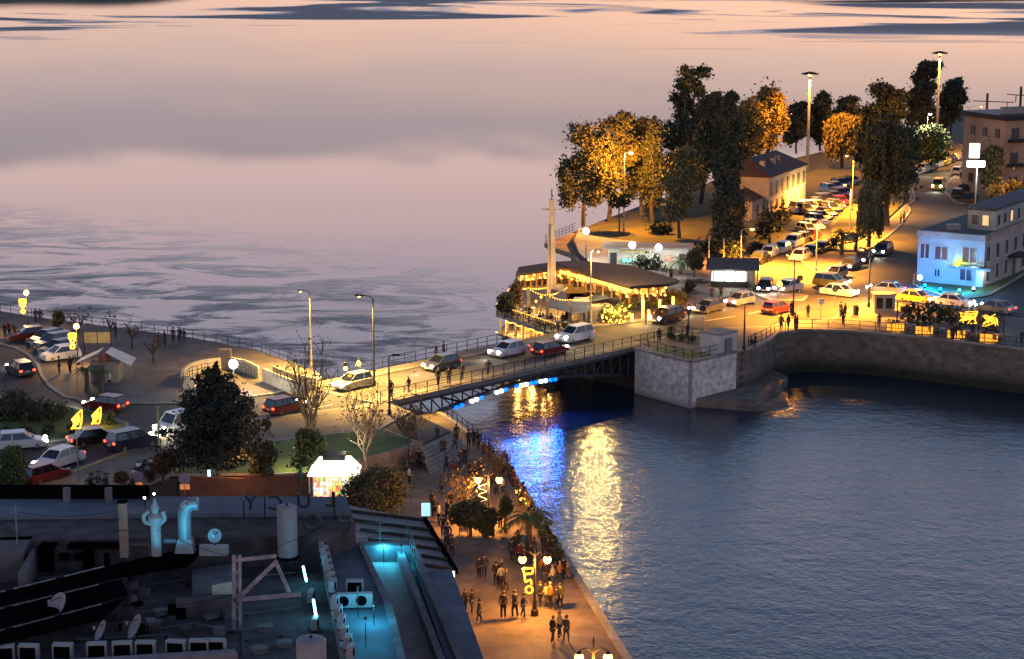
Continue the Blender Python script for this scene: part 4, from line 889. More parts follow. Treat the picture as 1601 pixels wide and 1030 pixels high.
o = empty('closed_parasol', tuple(at(471, 775, ZP))); MB().cyl((0, 0, 0), (0, 0, 2.6), .03).build('pole', M_grey, o); MB().lathe((0, 0, 1.2), [(.16, 0), (.2, .4), (.06, 1.4)], 8).build('cloth', mat('green_cloth', (.04, .12, .09), .8), o); tag(o, 'closed green parasol left of the white kiosk', 'parasol')
# steps from the bridge end down to the promenade
o = empty('stone_steps', tuple(at(660, 690, ZP))); o0 = at(660, 690, ZP)
A, B = at(652, 696, ZL), at(712, 668, ZL); dn = Vector((.30, -1, 0)).normalized()
for i in range(7):
    z_ = ZL - .004 - (i + 1) * (ZL - ZP) / 7.5; a, b_ = A + dn * (.62 * i), B + dn * (.62 * i)
    MB().prism([tuple(v - o0)[:2] for v in (a, b_, b_ + dn * .7, a + dn * .7)], -.05, z_ - ZP).build('step', M_kerb, o)
tag(o, 'broad stone steps going down from the bridge to the promenade', 'steps')
railing('steps_railing', [at(622, 668, ZL), at(652, 690, ZL)], 1.1, .5, M_dark, 'dark railing between the lawn and the stone steps')
railing('quayside_railing', [at(*p, ZP) for p in ((692, 648), (745, 686), (798, 738))], 1.0, 1.4, M_dark, 'thin railing at the water edge of the upper promenade')
b = MB(); [b.beam(at(*p, ZL) + Vector((.2, -.25, -.35)), at(*q, ZL) + Vector((.2, -.25, -.35)), .35, 1.7) for p, q in zip(((484, 747), (560, 726), (640, 704)), ((560, 726), (640, 704), (655, 697)))]
tag(b.build('lawn_wall', mat('lawn_wall_render', (.28, .21, .15), .85)), 'beige low wall round the lawn corner near the steps', 'wall')
crowd('on the stone steps', ZP + .6, [(684, 694), (711, 705), (714, 692)], poses=(1, 2))
crowd('standing by the beige lawn wall', ZP, [(631, 739), (642, 739), (655, 735), (661, 737)], poses=(0, 3))
crowd('at the upper quayside railing', ZP, [(733, 702), (741, 700), (748, 704), (757, 720), (765, 716), (768, 726), (786, 744), (789, 738)], poses=(0, 3))
crowd('crossing the promenade below the steps', ZP, [(707, 752), (716, 748), (690, 775), (640, 762), (693, 716)])
# bridge approach poles
street_lamp('street_lamp', (487, 578), 7.6, (-.6, 0), (1, .56, .13), 1200, 'tall pale lamp post at the sea side of the left bridge approach', z=ZK, gm=G_amb, rad=.12)
street_lamp('street_lamp', (585, 604), 8.4, (-1.0, .1), (1, .56, .13), 2400, 'tall dark lamp post with arm at the left end of the bridge', z=ZL, m=M_iron, gm=G_amb, rad=.12)
street_lamp('street_lamp', (609, 650), 5.2, (.35, 0), WARM, 0, 'short dark post at the near left corner of the bridge', False, z=ZL, m=M_iron)
o = empty('traffic_light', tuple(at(541, 606, ZL))); MB().cyl((0, 0, 0), (0, 0, 2.2), .06).build('pole', M_iron, o); MB().box((0, 0, 2.0), (.3, .25, .85)).build('housing', M_iron, o); MB().ball((0, -.14, 1.85), .2, 8, 5).build('amber_lens', glow('amber_lens', (1, .45, .05), 14, False), o, True); tag(o, 'traffic light glowing amber at the left bridge end', 'traffic light')
# cars and people on the bridge
def on_deck(s, q): return BL_near + bdir * s + bper * q + Vector((0, 0, 0))
def topx(p):
    v = Vector(p) - Vector((0, 0, CAM_H)); d = v.dot(FW); return (CX + FPX * v.x / d, CY - FPX * v.dot(UP) / d)
def deck_car(s, q, fwd, kind, c, label, lights=True):
    p = on_deck(s, q); f = on_deck(s + (5 if fwd else -5), q); car('bridge_car', kind, c, topx((p.x, p.y, ZB - .06)), topx((f.x, f.y, ZB - .06)), ZB - .06, label, lights, 'cars on the bridge')
deck_car(-9, 4.0, True, 'hatch', 'red', 'red hatchback turning onto the left end of the bridge'); deck_car(1.5, 6.9, False, 'hatch', 'silver', 'silver hatchback with lit headlights at the left end of the bridge')
deck_car(13, 6.9, False, 'hatch', 'grey', 'grey hatchback with lit headlights in mid bridge'); deck_car(22.5, 6.9, False, 'sedan', 'white', 'white saloon with lit headlights right of mid bridge'); deck_car(25.5, 4.0, True, 'hatch', 'red', 'red hatchback with lit tail lights leaving the bridge'); deck_car(32.5, 6.9, False, 'suv', 'white', 'white tall car with lit headlights entering the bridge')
def deck_people(ss, q, where):
    pts = []
    for s in ss: p = on_deck(s, q + rnd.uniform(-.4, .4)); pts.append(topx((p.x, p.y, ZB + .06)))
    crowd(where, ZB + .06, pts, group='people on the bridge')
deck_people((.8, 3.2, 7.2, 8.2, 10.5, 13.6), 1.2, 'on the near footway of the bridge'); deck_people((5, 15.5, 16.2), BW - 1.1, 'on the far footway of the bridge')
# ================================================================== RIGHT BANK
ZS = ZR + .13
G_bulb = glow('warm_bulb', (1.0, .45, .06), 4.5, False); G_pend = glow('pendant', (1.0, .48, .08), 4.5, False)
M_roofd = mat('dark_roof', (.045, .03, .026), .85, scale=.8, var=.4); M_wood = mat('warm_wood', (.30, .17, .07), .7, scale=2, var=.4)
M_blue = mat('blue_awning', (.05, .075, .16), .7, scale=2, var=.2); M_pale = mat('pale_awning', (.45, .46, .52), .75)
def bulbs(pts, r, m, name, parent, o0):
    b = MB(); [b.ball(Vector(p) - o0, r, 5, 3) for p in pts]; return tag(b.build(name, m, parent), kind='stuff') if parent is not None else b.build(name, m)
# ---------------- restaurant on the water
R0 = at(860, 490, ZR); rs = empty('waterside_restaurant', tuple(R0))
def rp_(pts, z): return [tuple(at(x, y, z) - R0)[:2] for x, y in pts]
deck_px = [(775, 489), (868, 521), (960, 507), (985, 470), (960, 440), (900, 424), (835, 432), (800, 458)]
block(rp_(deck_px, ZR), -.42, 0.0).build('terrace_deck', mat('deck_edge', (.42, .40, .36), .8), rs)
low_px = [(778, 491), (868, 522), (955, 509), (975, 470), (900, 426), (838, 435), (803, 460)]
block(rp_(low_px, ZR), -2.4, -2.15).build('lower_floor', M_conc, rs)
block(rp_([(784, 492), (868, 521), (950, 508), (960, 470), (900, 430), (842, 440), (808, 464)], ZR), -7, -2.4).build('lower_wall', M_stone, rs)
fl = [at(*p, ZR) - R0 for p in ((776, 489), (868, 521))]; din = (fl[1] - fl[0]); nrm = Vector((-din.y, din.x, 0)).normalized()
if nrm.y < 0: nrm = -nrm
for i in range(8):
    p = fl[0].lerp(fl[1], i / 7.5 + .02) + nrm * .35; MB().boxb((p.x, p.y, -2.15), (.22, .22, 1.73)).build('column', M_conc, rs)
a, c = fl[0] + nrm * 2.6 + din * .06, fl[1] + nrm * 2.6
MB().beam(a + Vector((0, 0, -1.3)), c + Vector((0, 0, -1.3)), .12, 1.7).build('glazing', mat('amber_glazing', (.25, .10, .03), .3, emit=(1, .38, .06), es=1.0, scale=2.2, c2=(.05, .02, .01)), rs)
pt = []
for i0, i1 in ((.14, .42), (.48, .76), (.80, .97)):
    for t in np.linspace(i0, i1, 22): pt.append(fl[0].lerp(fl[1], t) + nrm * .2 + Vector((0, 0, -.62 - .1 * math.sin(t * 40))))
    for e in (i0, i1):
        for z_ in np.linspace(-.7, -2.0, 10): pt.append(fl[0].lerp(fl[1], e) + nrm * .2 + Vector((0, 0, z_)))
for t in np.linspace(0, .8, 60): pt.append(fl[0].lerp(fl[1], t) - nrm * .05 + Vector((0, 0, -2.2)))
b = MB(); [b.ball(p, .065, 5, 3) for p in pt]; tag(b.build('light_string', G_bulb, rs), kind='stuff')
for t in (.2, .45, .7): lamp(tuple(fl[0].lerp(fl[1], t) + nrm * 1.2 + Vector((0, 0, -.9))), (1, .5, .12), 420, .3, rs)
# upper pavilion: gallery slab, lit hall, angular roofs
zg, zr_ = 2.4, 4.25
gal = rp_([(800, 444), (840, 448), (875, 441), (940, 437), (985, 449), (1040, 446), (1040, 425), (900, 410), (815, 420)], ZR + zg)
block(gal, zg - .3, zg).build('gallery_slab', M_conc, rs)
hf = [at(*p, ZR + zr_) - R0 + Vector((0, 1.3, 0)) for p in ((812, 427), (848, 424), (878, 420), (930, 434), (985, 449), (1045, 445))]; hk = [at(*p, ZR + zr_) - R0 - Vector((0, .5, 0)) for p in ((1050, 438), (985, 417), (905, 410), (865, 411), (813, 419))]
hall = [tuple(v)[:2] for v in hf + hk]
bk = [v + Vector((0, 2.6, 0)) for v in hf]; hb3 = MB()
for p, q in zip(bk, bk[1:]): hb3.beam(Vector((p.x, p.y, zg + .72)), Vector((q.x, q.y, zg + .72)), .2, 1.45)
hb3.build('back_wall', mat('hall_timber', (.42, .22, .08), .6, scale=1.4, var=.5), rs)
for p, q in zip(hf, hf[1:]):
    for k in range(4): c = p.lerp(q, k / 4); MB().boxb((c.x, c.y - .6, zg), (.18, .18, 1.6)).build('column', M_wood, rs)
    MB().beam(Vector((p.x, p.y - .6, zg + .75)), Vector((q.x, q.y - .6, zg + .75)), .06, .08).build('handrail', M_dark, rs)
    for k in range(3): c = p.lerp(q, (k + .5) / 3); MB().boxb((c.x, c.y + .4, zg), (.9, .5, .7)).build('bench', M_roofd, rs)
block(rp_([(806, 429), (811, 417), (865, 409), (905, 407), (905, 413), (878, 418), (848, 423)], ZR + zr_), zr_ - .25, zr_).build('roof', M_roofd, rs)
block(rp_([(872, 413), (905, 408), (985, 415), (1062, 438), (1045, 444), (985, 448), (930, 432)], ZR + zr_), zr_ - .3, zr_ + .05).build('roof', M_roofd, rs)
b = MB(); ed = [at(*p, ZR + zr_) - R0 for p in ((876, 419), (930, 433), (985, 449))]
for p, q in zip(ed, ed[1:]): b.beam(p - Vector((0, 0, .35)), q - Vector((0, 0, .35)), .14, .18)
b.build('eave_light', glow('eave_light', (1, .5, .08), 3.0, False), rs)
g = random.Random(9); pts = []
for i in range(90):
    t = g.random(); p = at(868 + 150 * t, 429 + 16 * t + g.uniform(-2, 9), ZR + zg + g.uniform(.4, 1.4)); pts.append(p)
for i, p in enumerate(pts):
    q = hf[i % 5].lerp(hf[i % 5 + 1], g.random()); MB().ball((q.x, q.y + g.uniform(-.8, 1.6), zg + g.uniform(.55, 1.35)), g.uniform(.10, .19), 7, 5).build('pendant_lamp', G_pend, rs, True)
for k in range(5): q = hf[k].lerp(hf[k + 1], .5); lamp((q.x, q.y + .6, zg + 1.0), (1, .48, .09), 330, .2, rs)
for x, y in ((840, 462), (905, 466), (960, 470)): lamp(tuple(at(x, y, ZR + 1.9) - R0), (1, .5, .1), 330, .3, rs)
MB().boxb(tuple(at(905, 458, ZR) - R0), (6.2, .3, 2.0)).build('bar_front', mat('bar_lit', (.25, .11, .03), .6, emit=(1, .4, .06), es=.35, scale=3, c2=(.03, .015, .01)), rs)
for x, y, h in ((826, 490, 2.9), (856, 497, 2.6), (891, 505, 2.6), (806, 478, 2.4)):
    p = at(x, y, ZR) - R0; MB().boxb(tuple(p), (.38, .38, h)).build('column', M_conc, rs)
def awning(q, z0, z1, m):
    a, b_, c, d = [at(x, y, ZR + z) - R0 for (x, y), z in zip(q, (z0, z0, z1, z1))]
    k = MB().add([a, b_, c, d] + [v + Vector((0, 0, .05)) for v in (a, b_, c, d)], [(3, 2, 1, 0), (4, 5, 6, 7), (0, 1, 5, 4), (1, 2, 6, 5), (2, 3, 7, 6), (3, 0, 4, 7)]); k.build('awning', m, rs)
awning([(858, 480), (892, 489), (884, 456), (862, 452)], 1.9, 2.3, M_blue); awning([(866, 453), (884, 457), (880, 445), (872, 444)], 2.3, 2.45, M_pale)
awning([(922, 472), (972, 462), (962, 452), (935, 452)], 1.9, 2.5, M_blue); awning([(936, 452), (985, 458), (985, 447), (945, 445)], 2.5, 2.7, M_pale); awning([(893, 492), (925, 487), (925, 474), (893, 472)], 1.6, 2.0, M_blue); awning([(894, 472), (924, 472), (920, 465), (898, 465)], 2.0, 2.1, M_pale)
p = at(930, 506, ZR) - R0; MB().boxb((p.x, p.y + 1, 0), (3.6, 1.7, 1.9), .2).build('service_box', mat('cream_box', (.52, .47, .36), .8), rs)
for i in range(7): MB().boxb((p.x - 1.6 + i * .52, p.y + .02 - (1.6 - i * .52) * .2, .1), (.1, .1, 1.7), .2).build('rib', mat('cream_rib', (.42, .37, .28), .8), rs)
st = []
for (xa, ya, za), (xb, yb, zb) in (((806, 478, 2.4), (826, 490, 2.9)), ((826, 490, 2.9), (856, 497, 2.6)), ((856, 497, 2.6), (891, 505, 2.6)), ((806, 478, 2.4), (848, 470, 2.4)), ((826, 490, 2.9), (866, 478, 2.4)), ((856, 497, 2.6), (886, 482, 2.4)), ((891, 505, 2.6), (925, 492, 2.2)), ((776, 490, 1.0), (868, 520, 1.0)), ((801, 459, 1.0), (776, 490, 1.0))):
    A_, B_ = at(xa, ya, ZR) + Vector((0, 0, za)) - R0, at(xb, yb, ZR) + Vector((0, 0, zb)) - R0; n_ = max(6, int((B_ - A_).length / .42))
    st += [A_.lerp(B_, k / n_) - Vector((0, 0, .9 * (k / n_) * (1 - k / n_) if za > 1.5 else 0)) for k in range(n_ + 1)]
for p, q in zip(ed, ed[1:]): st += [p.lerp(q, k / 22) - Vector((0, .1, .55)) for k in range(23)]
b = MB(); [b.ball(p, .075, 5, 3) for p in st]; tag(b.build('light_string', G_bulb, rs), kind='stuff')
tag(rs, 'sprawling waterside restaurant with amber lights, dark angular roofs and blue awnings', 'restaurant')
railing('terrace_railing', [at(*p, ZR) for p in ((801, 459), (776, 490), (868, 520), (905, 515))], 1.0, 1.2, M_dark, 'dark railing round the restaurant terrace over the water')
# lit vine, lit posts at the road side
o = empty('lit_vine', tuple(at(962, 505, ZS))); me = leaves([(-.6, 0, 1.0, 1.1, .8, 1.0, 500), (.6, .2, 1.2, 1.2, .8, 1.0, 500)], .16, 77); me.materials.append(F_green); link(me, 'foliage', o)
g = random.Random(5); b = MB(); [b.ball((g.uniform(-1.5, 1.6), -.85 + g.uniform(0, .5), g.uniform(.2, 2.1)), g.uniform(.07, .13), 5, 3) for _ in range(60)]; tag(b.build('light_string', G_bulb, o), kind='stuff'); lamp((0, -1.5, 1.6), (1, .55, .12), 420, .4, o); tag(o, 'vine thick with golden bulbs at the restaurant roadside', 'vine')
for i, (x, y, h) in enumerate(((1005, 498, 2.7), (1031, 492, 3.3), (1052, 488, 1.7), (1014, 500, 1.0), (988, 503, .8))):
    o = empty('lit_post', tuple(at(x, y, ZS))); MB().boxb((0, 0, .1), (.26, .26, h)).build('tube', glow('lit_post', (1, .50, .08), 3.0, False), o); MB().boxb((0, 0, 0), (.45, .45, .1)).build('base', M_conc, o); lamp((.3, -.6, h * .6), (1, .58, .14), 260, .3, o)
    tag(o, ['tall glowing yellow post right of the lit vine', 'tallest glowing yellow post at the restaurant entrance', 'glowing white post right of the tallest one', 'short glowing post between the two tall ones', 'short glowing post right beside the lit vine'][i], 'lit post', 'glowing posts of the restaurant')
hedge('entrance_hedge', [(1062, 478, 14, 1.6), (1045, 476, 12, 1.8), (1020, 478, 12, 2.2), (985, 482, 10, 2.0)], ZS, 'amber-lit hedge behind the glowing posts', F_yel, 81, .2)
# terrace tables and chairs
TB = {'top': MB().cyl((0, 0, .72), (0, 0, .76), .42, n=10).mesh('table_top', M_white), 'leg': MB().cyl((0, 0, 0), (0, 0, .72), .05).mesh('leg', M_dark), 'seat': MB().box((0, 0, .45), (.42, .42, .06)).mesh('seat', mat('chair_seat', (.3, .24, .18), .8)), 'back': MB().box((0, .2, .7), (.42, .05, .45)).mesh('backrest', MATS['chair_seat']), 'cl': MB().boxb((0, 0, 0), (.04, .04, .43)).mesh('leg', M_dark)}
def cafe_set(pos, z, where, i, grp):
    p = at(*pos, z); o = empty('cafe_table', tuple(p)); link(TB['top'], 'table_top', o); link(TB['leg'], 'leg', o); tag(o, 'round white cafe table %s, %s' % (where, ORD[i]), 'table', 'cafe tables ' + grp)
    an0 = rnd.uniform(-1.2, 1.2)
    for k in range(2):
        an = an0; q = empty('cafe_chair', (p.x + math.cos(an + k * 3.1) * .75, p.y + math.sin(an + k * 3.1) * .75, z), an + k * 3.1 - math.pi / 2)
        link(TB['seat'], 'seat', q); link(TB['back'], 'backrest', q)
        for x in (-.18, .18):
            for y in (-.18, .18): link(TB['cl'], 'leg', q, (x, y, 0))
        tag(q, 'brown chair, %s side of %s table, %s' % (('left', 'right')[1 if math.cos(an + k * 3.1) > 0 else 0], ORD[i], grp), 'chair', 'cafe chairs ' + grp)
for i, (x, y) in enumerate(((796, 489), (806, 484), (812, 494), (822, 498), (832, 491), (838, 503), (848, 507), (858, 511), (868, 505), (874, 512), (884, 514))): cafe_set((x, y), ZR, 'on the terrace over the water', i, 'on the restaurant terrace')
crowd('seated on the restaurant terrace', ZR, [(801, 488), (818, 492), (828, 499), (844, 506), (862, 508), (880, 513)], poses=(5, 5, 0))
for i, (x, y) in enumerate(((800, 474), (812, 478), (838, 487), (846, 480), (872, 495), (888, 498))):
    o = empty('terrace_lantern', tuple(at(x, y + 6, ZR))); MB().cyl((0, 0, 0), (0, 0, 1.5), .03).build('pole', M_iron, o); MB().ball((0, 0, 1.62), .14, 8, 6).build('globe', G_pend, o, True); lamp((0, -.4, 1.4), (1, .5, .12), 60, .15, o); tag(o, 'small amber globe lantern on the restaurant terrace, %s' % ORD[i], 'lantern', 'terrace lanterns')
tree('terrace_shrub', (790, 497), 455, 34, ZR, 'wispy dark shrub at the water corner of the terrace', F_dark, seed=91, trunk_frac=.1, leaf=.16, dens=.5, group=None, cat='shrub'); tree('terrace_shrub', (806, 486), 440, 26, ZR, 'taller dark shrub beside the wispy terrace corner shrub', F_dry, seed=92, trunk_frac=.2, leaf=.16, dens=.4, group=None, cat='shrub')
# pylon
o = empty('pylon_mast', tuple(at(862, 480, ZR)))
MB().box((0, 0, 6.2), (1.1, .9, 12.4), 0, .55).build('shaft', mat('pylon_paint', (.50, .44, .40), .7, scale=.6), o); MB().boxb((0, -.52, 0), (.2, .5, 9.5)).build('rib', MATS['pylon_paint'], o)
MB().box((0, 0, 11.3), (2.2, .14, .16)).build('cross_arm', M_grey, o); MB().cyl((0, 0, 12.4), (0, 0, 13.6), .09).build('tip', M_grey, o); lamp((.9, -1.2, 3.0), (1, .5, .08), 160, .2, o, 'SPOT', (-.25, .3, 1), 70); lamp((-.9, -1.2, 3.0), (1, .5, .08), 160, .2, o, 'SPOT', (.25, .3, 1), 70); tag(o, 'tall tapering pale pylon with a cross arm rising over the restaurant', 'mast')
street_lamp('street_lamp', (923, 508), 8.0, (.5, .0), (1, .6, .17), 4200, 'tall thin lamp post rising in front of the restaurant', shield=False, z=ZS, gm=G_amb, rad=.14, m=mat('cream_pole', (.5, .42, .25), .6))
# ---------------- jetty and low white building
jt = px([(851, 379), (880, 369), (905, 359), (960, 372), (960, 420), (905, 412), (893, 396), (870, 388)], 3.6)
tag(block(jt, 2.9, 3.6).build('jetty', mat('jetty_top', (.30, .24, .16), .85)), 'pointed concrete jetty over the water below the trees', 'jetty')
tag(block(px([(897, 400), (930, 404), (962, 425), (900, 425)], 3.2), 1.0, 2.6).build('lower_jetty', M_stone), 'lower dark jetty step between jetty and restaurant', 'jetty')
struct(block(px([(905, 358), (960, 365), (1040, 372), (1092, 395), (1075, 420), (1040, 428), (960, 432), (930, 418), (905, 395), (898, 376)], ZR), ZR - .1, ZR + .1).build('white_yard', mat('yard_paving', (.40, .40, .34), .8, scale=.5)))
railing('jetty_railing', [at(*p, 3.6) for p in ((853, 378), (880, 367), (900, 359))], 1.0, 1.5, M_dark, 'thin railing along the sea side of the jetty')
B0 = at(1015, 420, ZR + .1); o = empty('low_white_building', tuple(B0), -.12)
M_wh = mat('whitewash', (.62, .60, .52), .85, scale=.9, var=.2)
MB().boxb((0, 1.9, 0), (10.6, 3.6, 2.5)).build('wall', M_wh, o); MB().boxb((-.3, 2.3, 2.5), (11.6, 5.2, .22)).build('roof', mat('pale_flat_roof', (.33, .32, .28), .9), o)
for x in (-4.6, .9, 4.2): MB().boxb((x, .06, 0), (.85, .1, 2.0)).build('door', mat('dark_door', (.03, .03, .04), .6), o)
MB().boxb((-1.9, -.35, .9), (3.0, .8, .35)).build('counter', glow('turquoise_counter', (.15, .75, .7), 1.1, False), o); MB().box((-1.9, -.3, 2.3), (3.4, 1.0, .1)).build('awning', mat('yellow_awning', (.7, .5, .1), .7), o); MB().boxb((2.5, .04, .9), (1.1, .08, .9)).build('poster', mat('poster', (.6, .22, .1), .6, scale=3, c2=(.6, .5, .4)), o)
tag(o, 'low whitewashed flat-roofed building with dark doors behind the restaurant', 'building')
for i, (b, h, wt) in enumerate((((916, 408), 3.6, 900), ((988, 432), 3.6, 800), ((1029, 432), 3.3, 900))): globe_lamp('white_lamp', b, ZR + .1, h, ['white globe lamp on the jetty yard, leftmost', 'white globe lamp before the turquoise counter', 'white globe lamp right of the bushes by the white building'][i], wt * 1.3)
hedge('bush', [(1000, 434, 18, 2.6), (1020, 436, 18, 2.6)], ZS, 'dark rounded bush between two white globe lamps', F_dark, 95, .2, None, 'bush')
palm('palm', (1064, 430), 396, 44, ZS, 'green palm left of the round clipped tree', 8, 20, None)
tree('clipped_tree', (1085, 438), 391, 30, ZS, 'small round clipped dark tree in a planter near the kiosk', F_dark, seed=96, trunk_frac=.38, leaf=.2, group=None)
for i, (x, y) in enumerate(((1085, 440), (1078, 455))): o = MB().lathe(tuple(at(x, y, ZS)), [(1.0, 0), (1.0, .4), (.8, .42)], 14).build('round_planter', M_stone); tag(o, ('round stone planter under the clipped tree', 'round stone planter in front of the clipped tree')[i], 'planter')
hedge('planter_bush', [(1078, 455, 8, 1.5)], ZS + .4, 'dark bush in the nearer round planter', F_dark, 97, .18, None, 'bush')
crowd('on the square behind the restaurant', ZS, [(1049, 438), (1113, 470), (1127, 466)])
# ---------------- square kiosk
o = empty('square_kiosk', tuple(at(1145, 449, ZS)), -.12)
MB().boxb((0, 1.6, 0), (5.4, 3.0, 2.3)).build('cabin', mat('kiosk_wall', (.3, .27, .22), .7), o)
MB().boxb((-.4, -.02, .75), (4.2, .12, 1.2)).build('lit_window', glow('kiosk_window', (.95, 1.0, .85), 2.2, False), o)
for x in (-2.3, -1.0, .3, 1.6): MB().boxb((x, -.1, .2), (.12, .12, 1.9)).build('mullion', M_dark, o)
MB().boxb((-.4, -.15, .1), (4.4, .3, .6)).build('counter', M_dark, o)
MB().add([(-3.2, -1.0, 2.2), (3.2, -1.0, 2.2), (3.2, 3.6, 2.9), (-3.2, 3.6, 2.9), (-3.2, -1.0, 2.34), (3.2, -1.0, 2.34), (3.2, 3.6, 3.05), (-3.2, 3.6, 3.05)], [(3, 2, 1, 0), (4, 5, 6, 7), (0, 1, 5, 4), (1, 2, 6, 5), (2, 3, 7, 6), (3, 0, 4, 7)]).build('roof', mat('slate_roof', (.07, .065, .07), .8), o)
MB().boxb((3.0, 1.2, 0), (.14, 2.6, 2.0)).build('side_panel', mat('yellow_panel', (.6, .38, .06), .7), o); lamp((-.5, -1.6, 1.7), (.95, 1, .85), 200, .4, o); tag(o, 'square kiosk with lit white shop windows and dark sloping roof', 'kiosk')
# ---------------- station building with hipped roof
SA, SB = at(1201, 339, ZS), at(1259, 315, ZS); sd_ = (SB - SA); SLn = sd_.length; o = empty('station_house', tuple(SA), math.atan2(sd_.y, sd_.x)); SW = 8.5; SH = 6.1
M_sta = mat('station_render', (.40, .33, .26), .85, scale=.5, var=.25); M_tile = brick_mat('roof_tile', (.10, .05, .04), (.07, .035, .03), (.03, .02, .02), .35, .3, .5)
MB().prism([(0, 0), (SLn, 0), (SLn, SW), (0, SW)], 0, SH).build('wall', M_sta, o)
MB().add([(-.4, -.4, SH), (SLn + .4, -.4, SH), (SLn + .4, SW + .4, SH), (-.4, SW + .4, SH), (3.4, SW / 2, SH + 2.5), (SLn - 3.4, SW / 2, SH + 2.5)], [(0, 1, 5, 4), (2, 3, 4, 5), (1, 2, 5), (3, 0, 4), (3, 2, 1, 0)]).build('roof', M_tile, o)
for x, y in ((3.5, 2.2), (8.5, 2.0), (12, 2.4), (15.5, 4.5)): MB().boxb((x, y, SH + .6), (.9, .7, 1.5)).build('chimney', M_sta, o)
MB().boxb((SLn / 2, -.06, SH * .5), (SLn, .14, .18)).build('string_course', M_kerb, o); MB().boxb((SLn / 2, -.1, SH - .25), (SLn + .3, .25, .25)).build('cornice', M_kerb, o)
M_shut = mat('shutter', (.09, .07, .055), .7); G_win = glow('lit_window', (1, .68, .16), 2.4, False)
for i in range(7):
    x = 1.5 + i * (SLn - 3) / 6; w_ = MB().boxb((x, -.04, SH * .56), (1.0, .12, 1.7)).build('window', M_shut, o); MB().boxb((x, -.1, SH * .56 - .12), (1.3, .22, .1)).build('sill', M_kerb, w_)
    if i != 6: MB().boxb((x, -.04, .5 if i in (3, 4, 5) else .9), (.95, .12, 2.2 if i in (3, 4, 5) else 1.5)).build('window', G_win if i in (3, 4, 5) else M_shut, o)
    if i in (2, 3, 4, 5): MB().ball((x + .75, -.35, 3.0), .17, 8, 5).build('wall_lamp', G_amb, o, True)
lamp((SLn * .65, -1.6, 3.0), (1, .65, .18), 700, .3, o); lamp((SLn * .9, -1.6, 3.0), (1, .65, .18), 500, .3, o)
MB().boxb((-3.0, 3.6, 0), (5.6, 5.6, 3.0)).build('side_wing', M_sta, o); MB().add([(-6, .6, 3.0), (0, .6, 3.0), (0, 6.6, 3.0), (-6, 6.6, 3.0), (-4, 3.6, 4.4), (0, 3.6, 4.4)], [(0, 1, 5, 4), (2, 3, 4, 5), (3, 0, 4), (3, 2, 1, 0), (1, 2, 5)]).build('wing_roof', M_tile, o); MB().boxb((-3, .74, 0), (.9, .12, 2.1)).build('door', M_shut, o)
tag(o, 'long two-storey house with hipped tile roof beside the car park', 'building')
# ---------------- floodlit corner building
FA, FB, FC = at(1433, 439, ZS), at(1537, 449, ZS), at(1640, 404, ZS); o = empty('floodlit_building', tuple(FA)); fa = Vector((0, 0, 0)); fb = FB - FA; fc = FC - FA; fd = fa + (fc - fb)
M_flo = mat('pale_stucco', (.42, .41, .38), .85, scale=.6, var=.15); M_frm = mat('window_frame', (.55, .52, .46), .7); M_pan = mat('dark_pane', (.03, .035, .045), .15, bump=0)
FH = 5.6
MB().prism([tuple(v)[:2] for v in (fa, fb, fc, fd)], 0, FH).build('wall', M_flo, o)
ctr_ = (fa + fb + fc + fd) / 4
def grow(vs, k): return [tuple(v + (v - ctr_).normalized() * k)[:2] for v in vs]
MB().prism(grow((fa, fb, fc, fd), .35), FH, FH + .75).build('cornice', mat('cornice_band', (.42, .33, .26), .85), o)
MB().prism(grow((fa, fb, fc, fd), -.3), FH + .75, FH + .78).build('roof', mat('blue_grey_roof', (.10, .11, .13), .9), o)
u = (fb - fa).normalized(); v_ = (fc - fb).normalized(); W1 = (fb - fa).length; W2 = (fc - fb).length
un = Vector((u.y, -u.x, 0)); vn = Vector((v_.y, -v_.x, 0))
def face_box(base, d, n_, s, z, w_, h, m, nm, parent, th=.14, off=0.0):
    c = base + d * s + n_ * (off); return MB().boxb((c.x, c.y, z), (w_, th, h), math.atan2(d.y, d.x)).build(nm, m, parent)
def win(base, d, n_, s, z, w_, h, mm=None, panes=2):
    f = face_box(base, d, n_, s, z, w_, h, M_frm, 'window', o, .16)
    for k in range(panes): c = s - w_ / 2 + w_ * (k + .5) / panes; face_box(base, d, n_, c, z + .08, w_ / panes - .14, h - .18, mm or M_pan, 'pane', f, .2)
    face_box(base, d, n_, s, z - .12, w_ + .25, .1, M_frm, 'sill', f, .35)
win(fa, u, un, .95, 2.9, 1.2, 1.9); win(fa, u, un, W1 * .36, 2.9, 1.7, 1.7); win(fa, u, un, W1 * .78, 2.8, 1.9, 2.0); win(fa, u, un, W1 * .31, .8, .7, 1.0); win(fa, u, un, W1 * .74, .6, 1.6, 1.5)
face_box(fa, u, un, W1 * .94, .0, .9, 2.1, mat('lit_doorway', (.8, .8, .72), .6), 'door', o, .18)
face_box(fa, u, un, W1 * .79, 2.25, W1 * .5, .3, M_conc, 'balcony', o, 2.0, .6); MB().boxb(tuple(fb + u * .6 + un * .6 + Vector((0, 0, 2.25))), (1.6, 2.2, .3), math.atan2(u.y, u.x)).build('canopy', M_conc, o)
for i, s in enumerate(np.linspace(1.2, W2 - 1, 8)): win(fb, v_, vn, s, 3.0, 1.1, 1.9, None); (win(fb, v_, vn, s, .5, 1.0, 1.9) if i != 3 else face_box(fb, v_, vn, s, 0, 1.1, 2.3, M_shut, 'door', o))
face_box(fb, v_, vn, W2 * .42, 2.5, 4.2, .25, M_dark, 'balcony', o, 2.0, .7)
ph = [fa + u * W1 * .56 + v_ * 4.2, fb + v_ * 4.2 - u * .25, fc - u * .25, fa + u * W1 * .56 + (fc - fb)]
MB().prism([tuple(q)[:2] for q in ph], FH + .78, FH + 3.2).build('upper_storey', M_flo, o); pc_ = sum(ph, Vector()) / 4
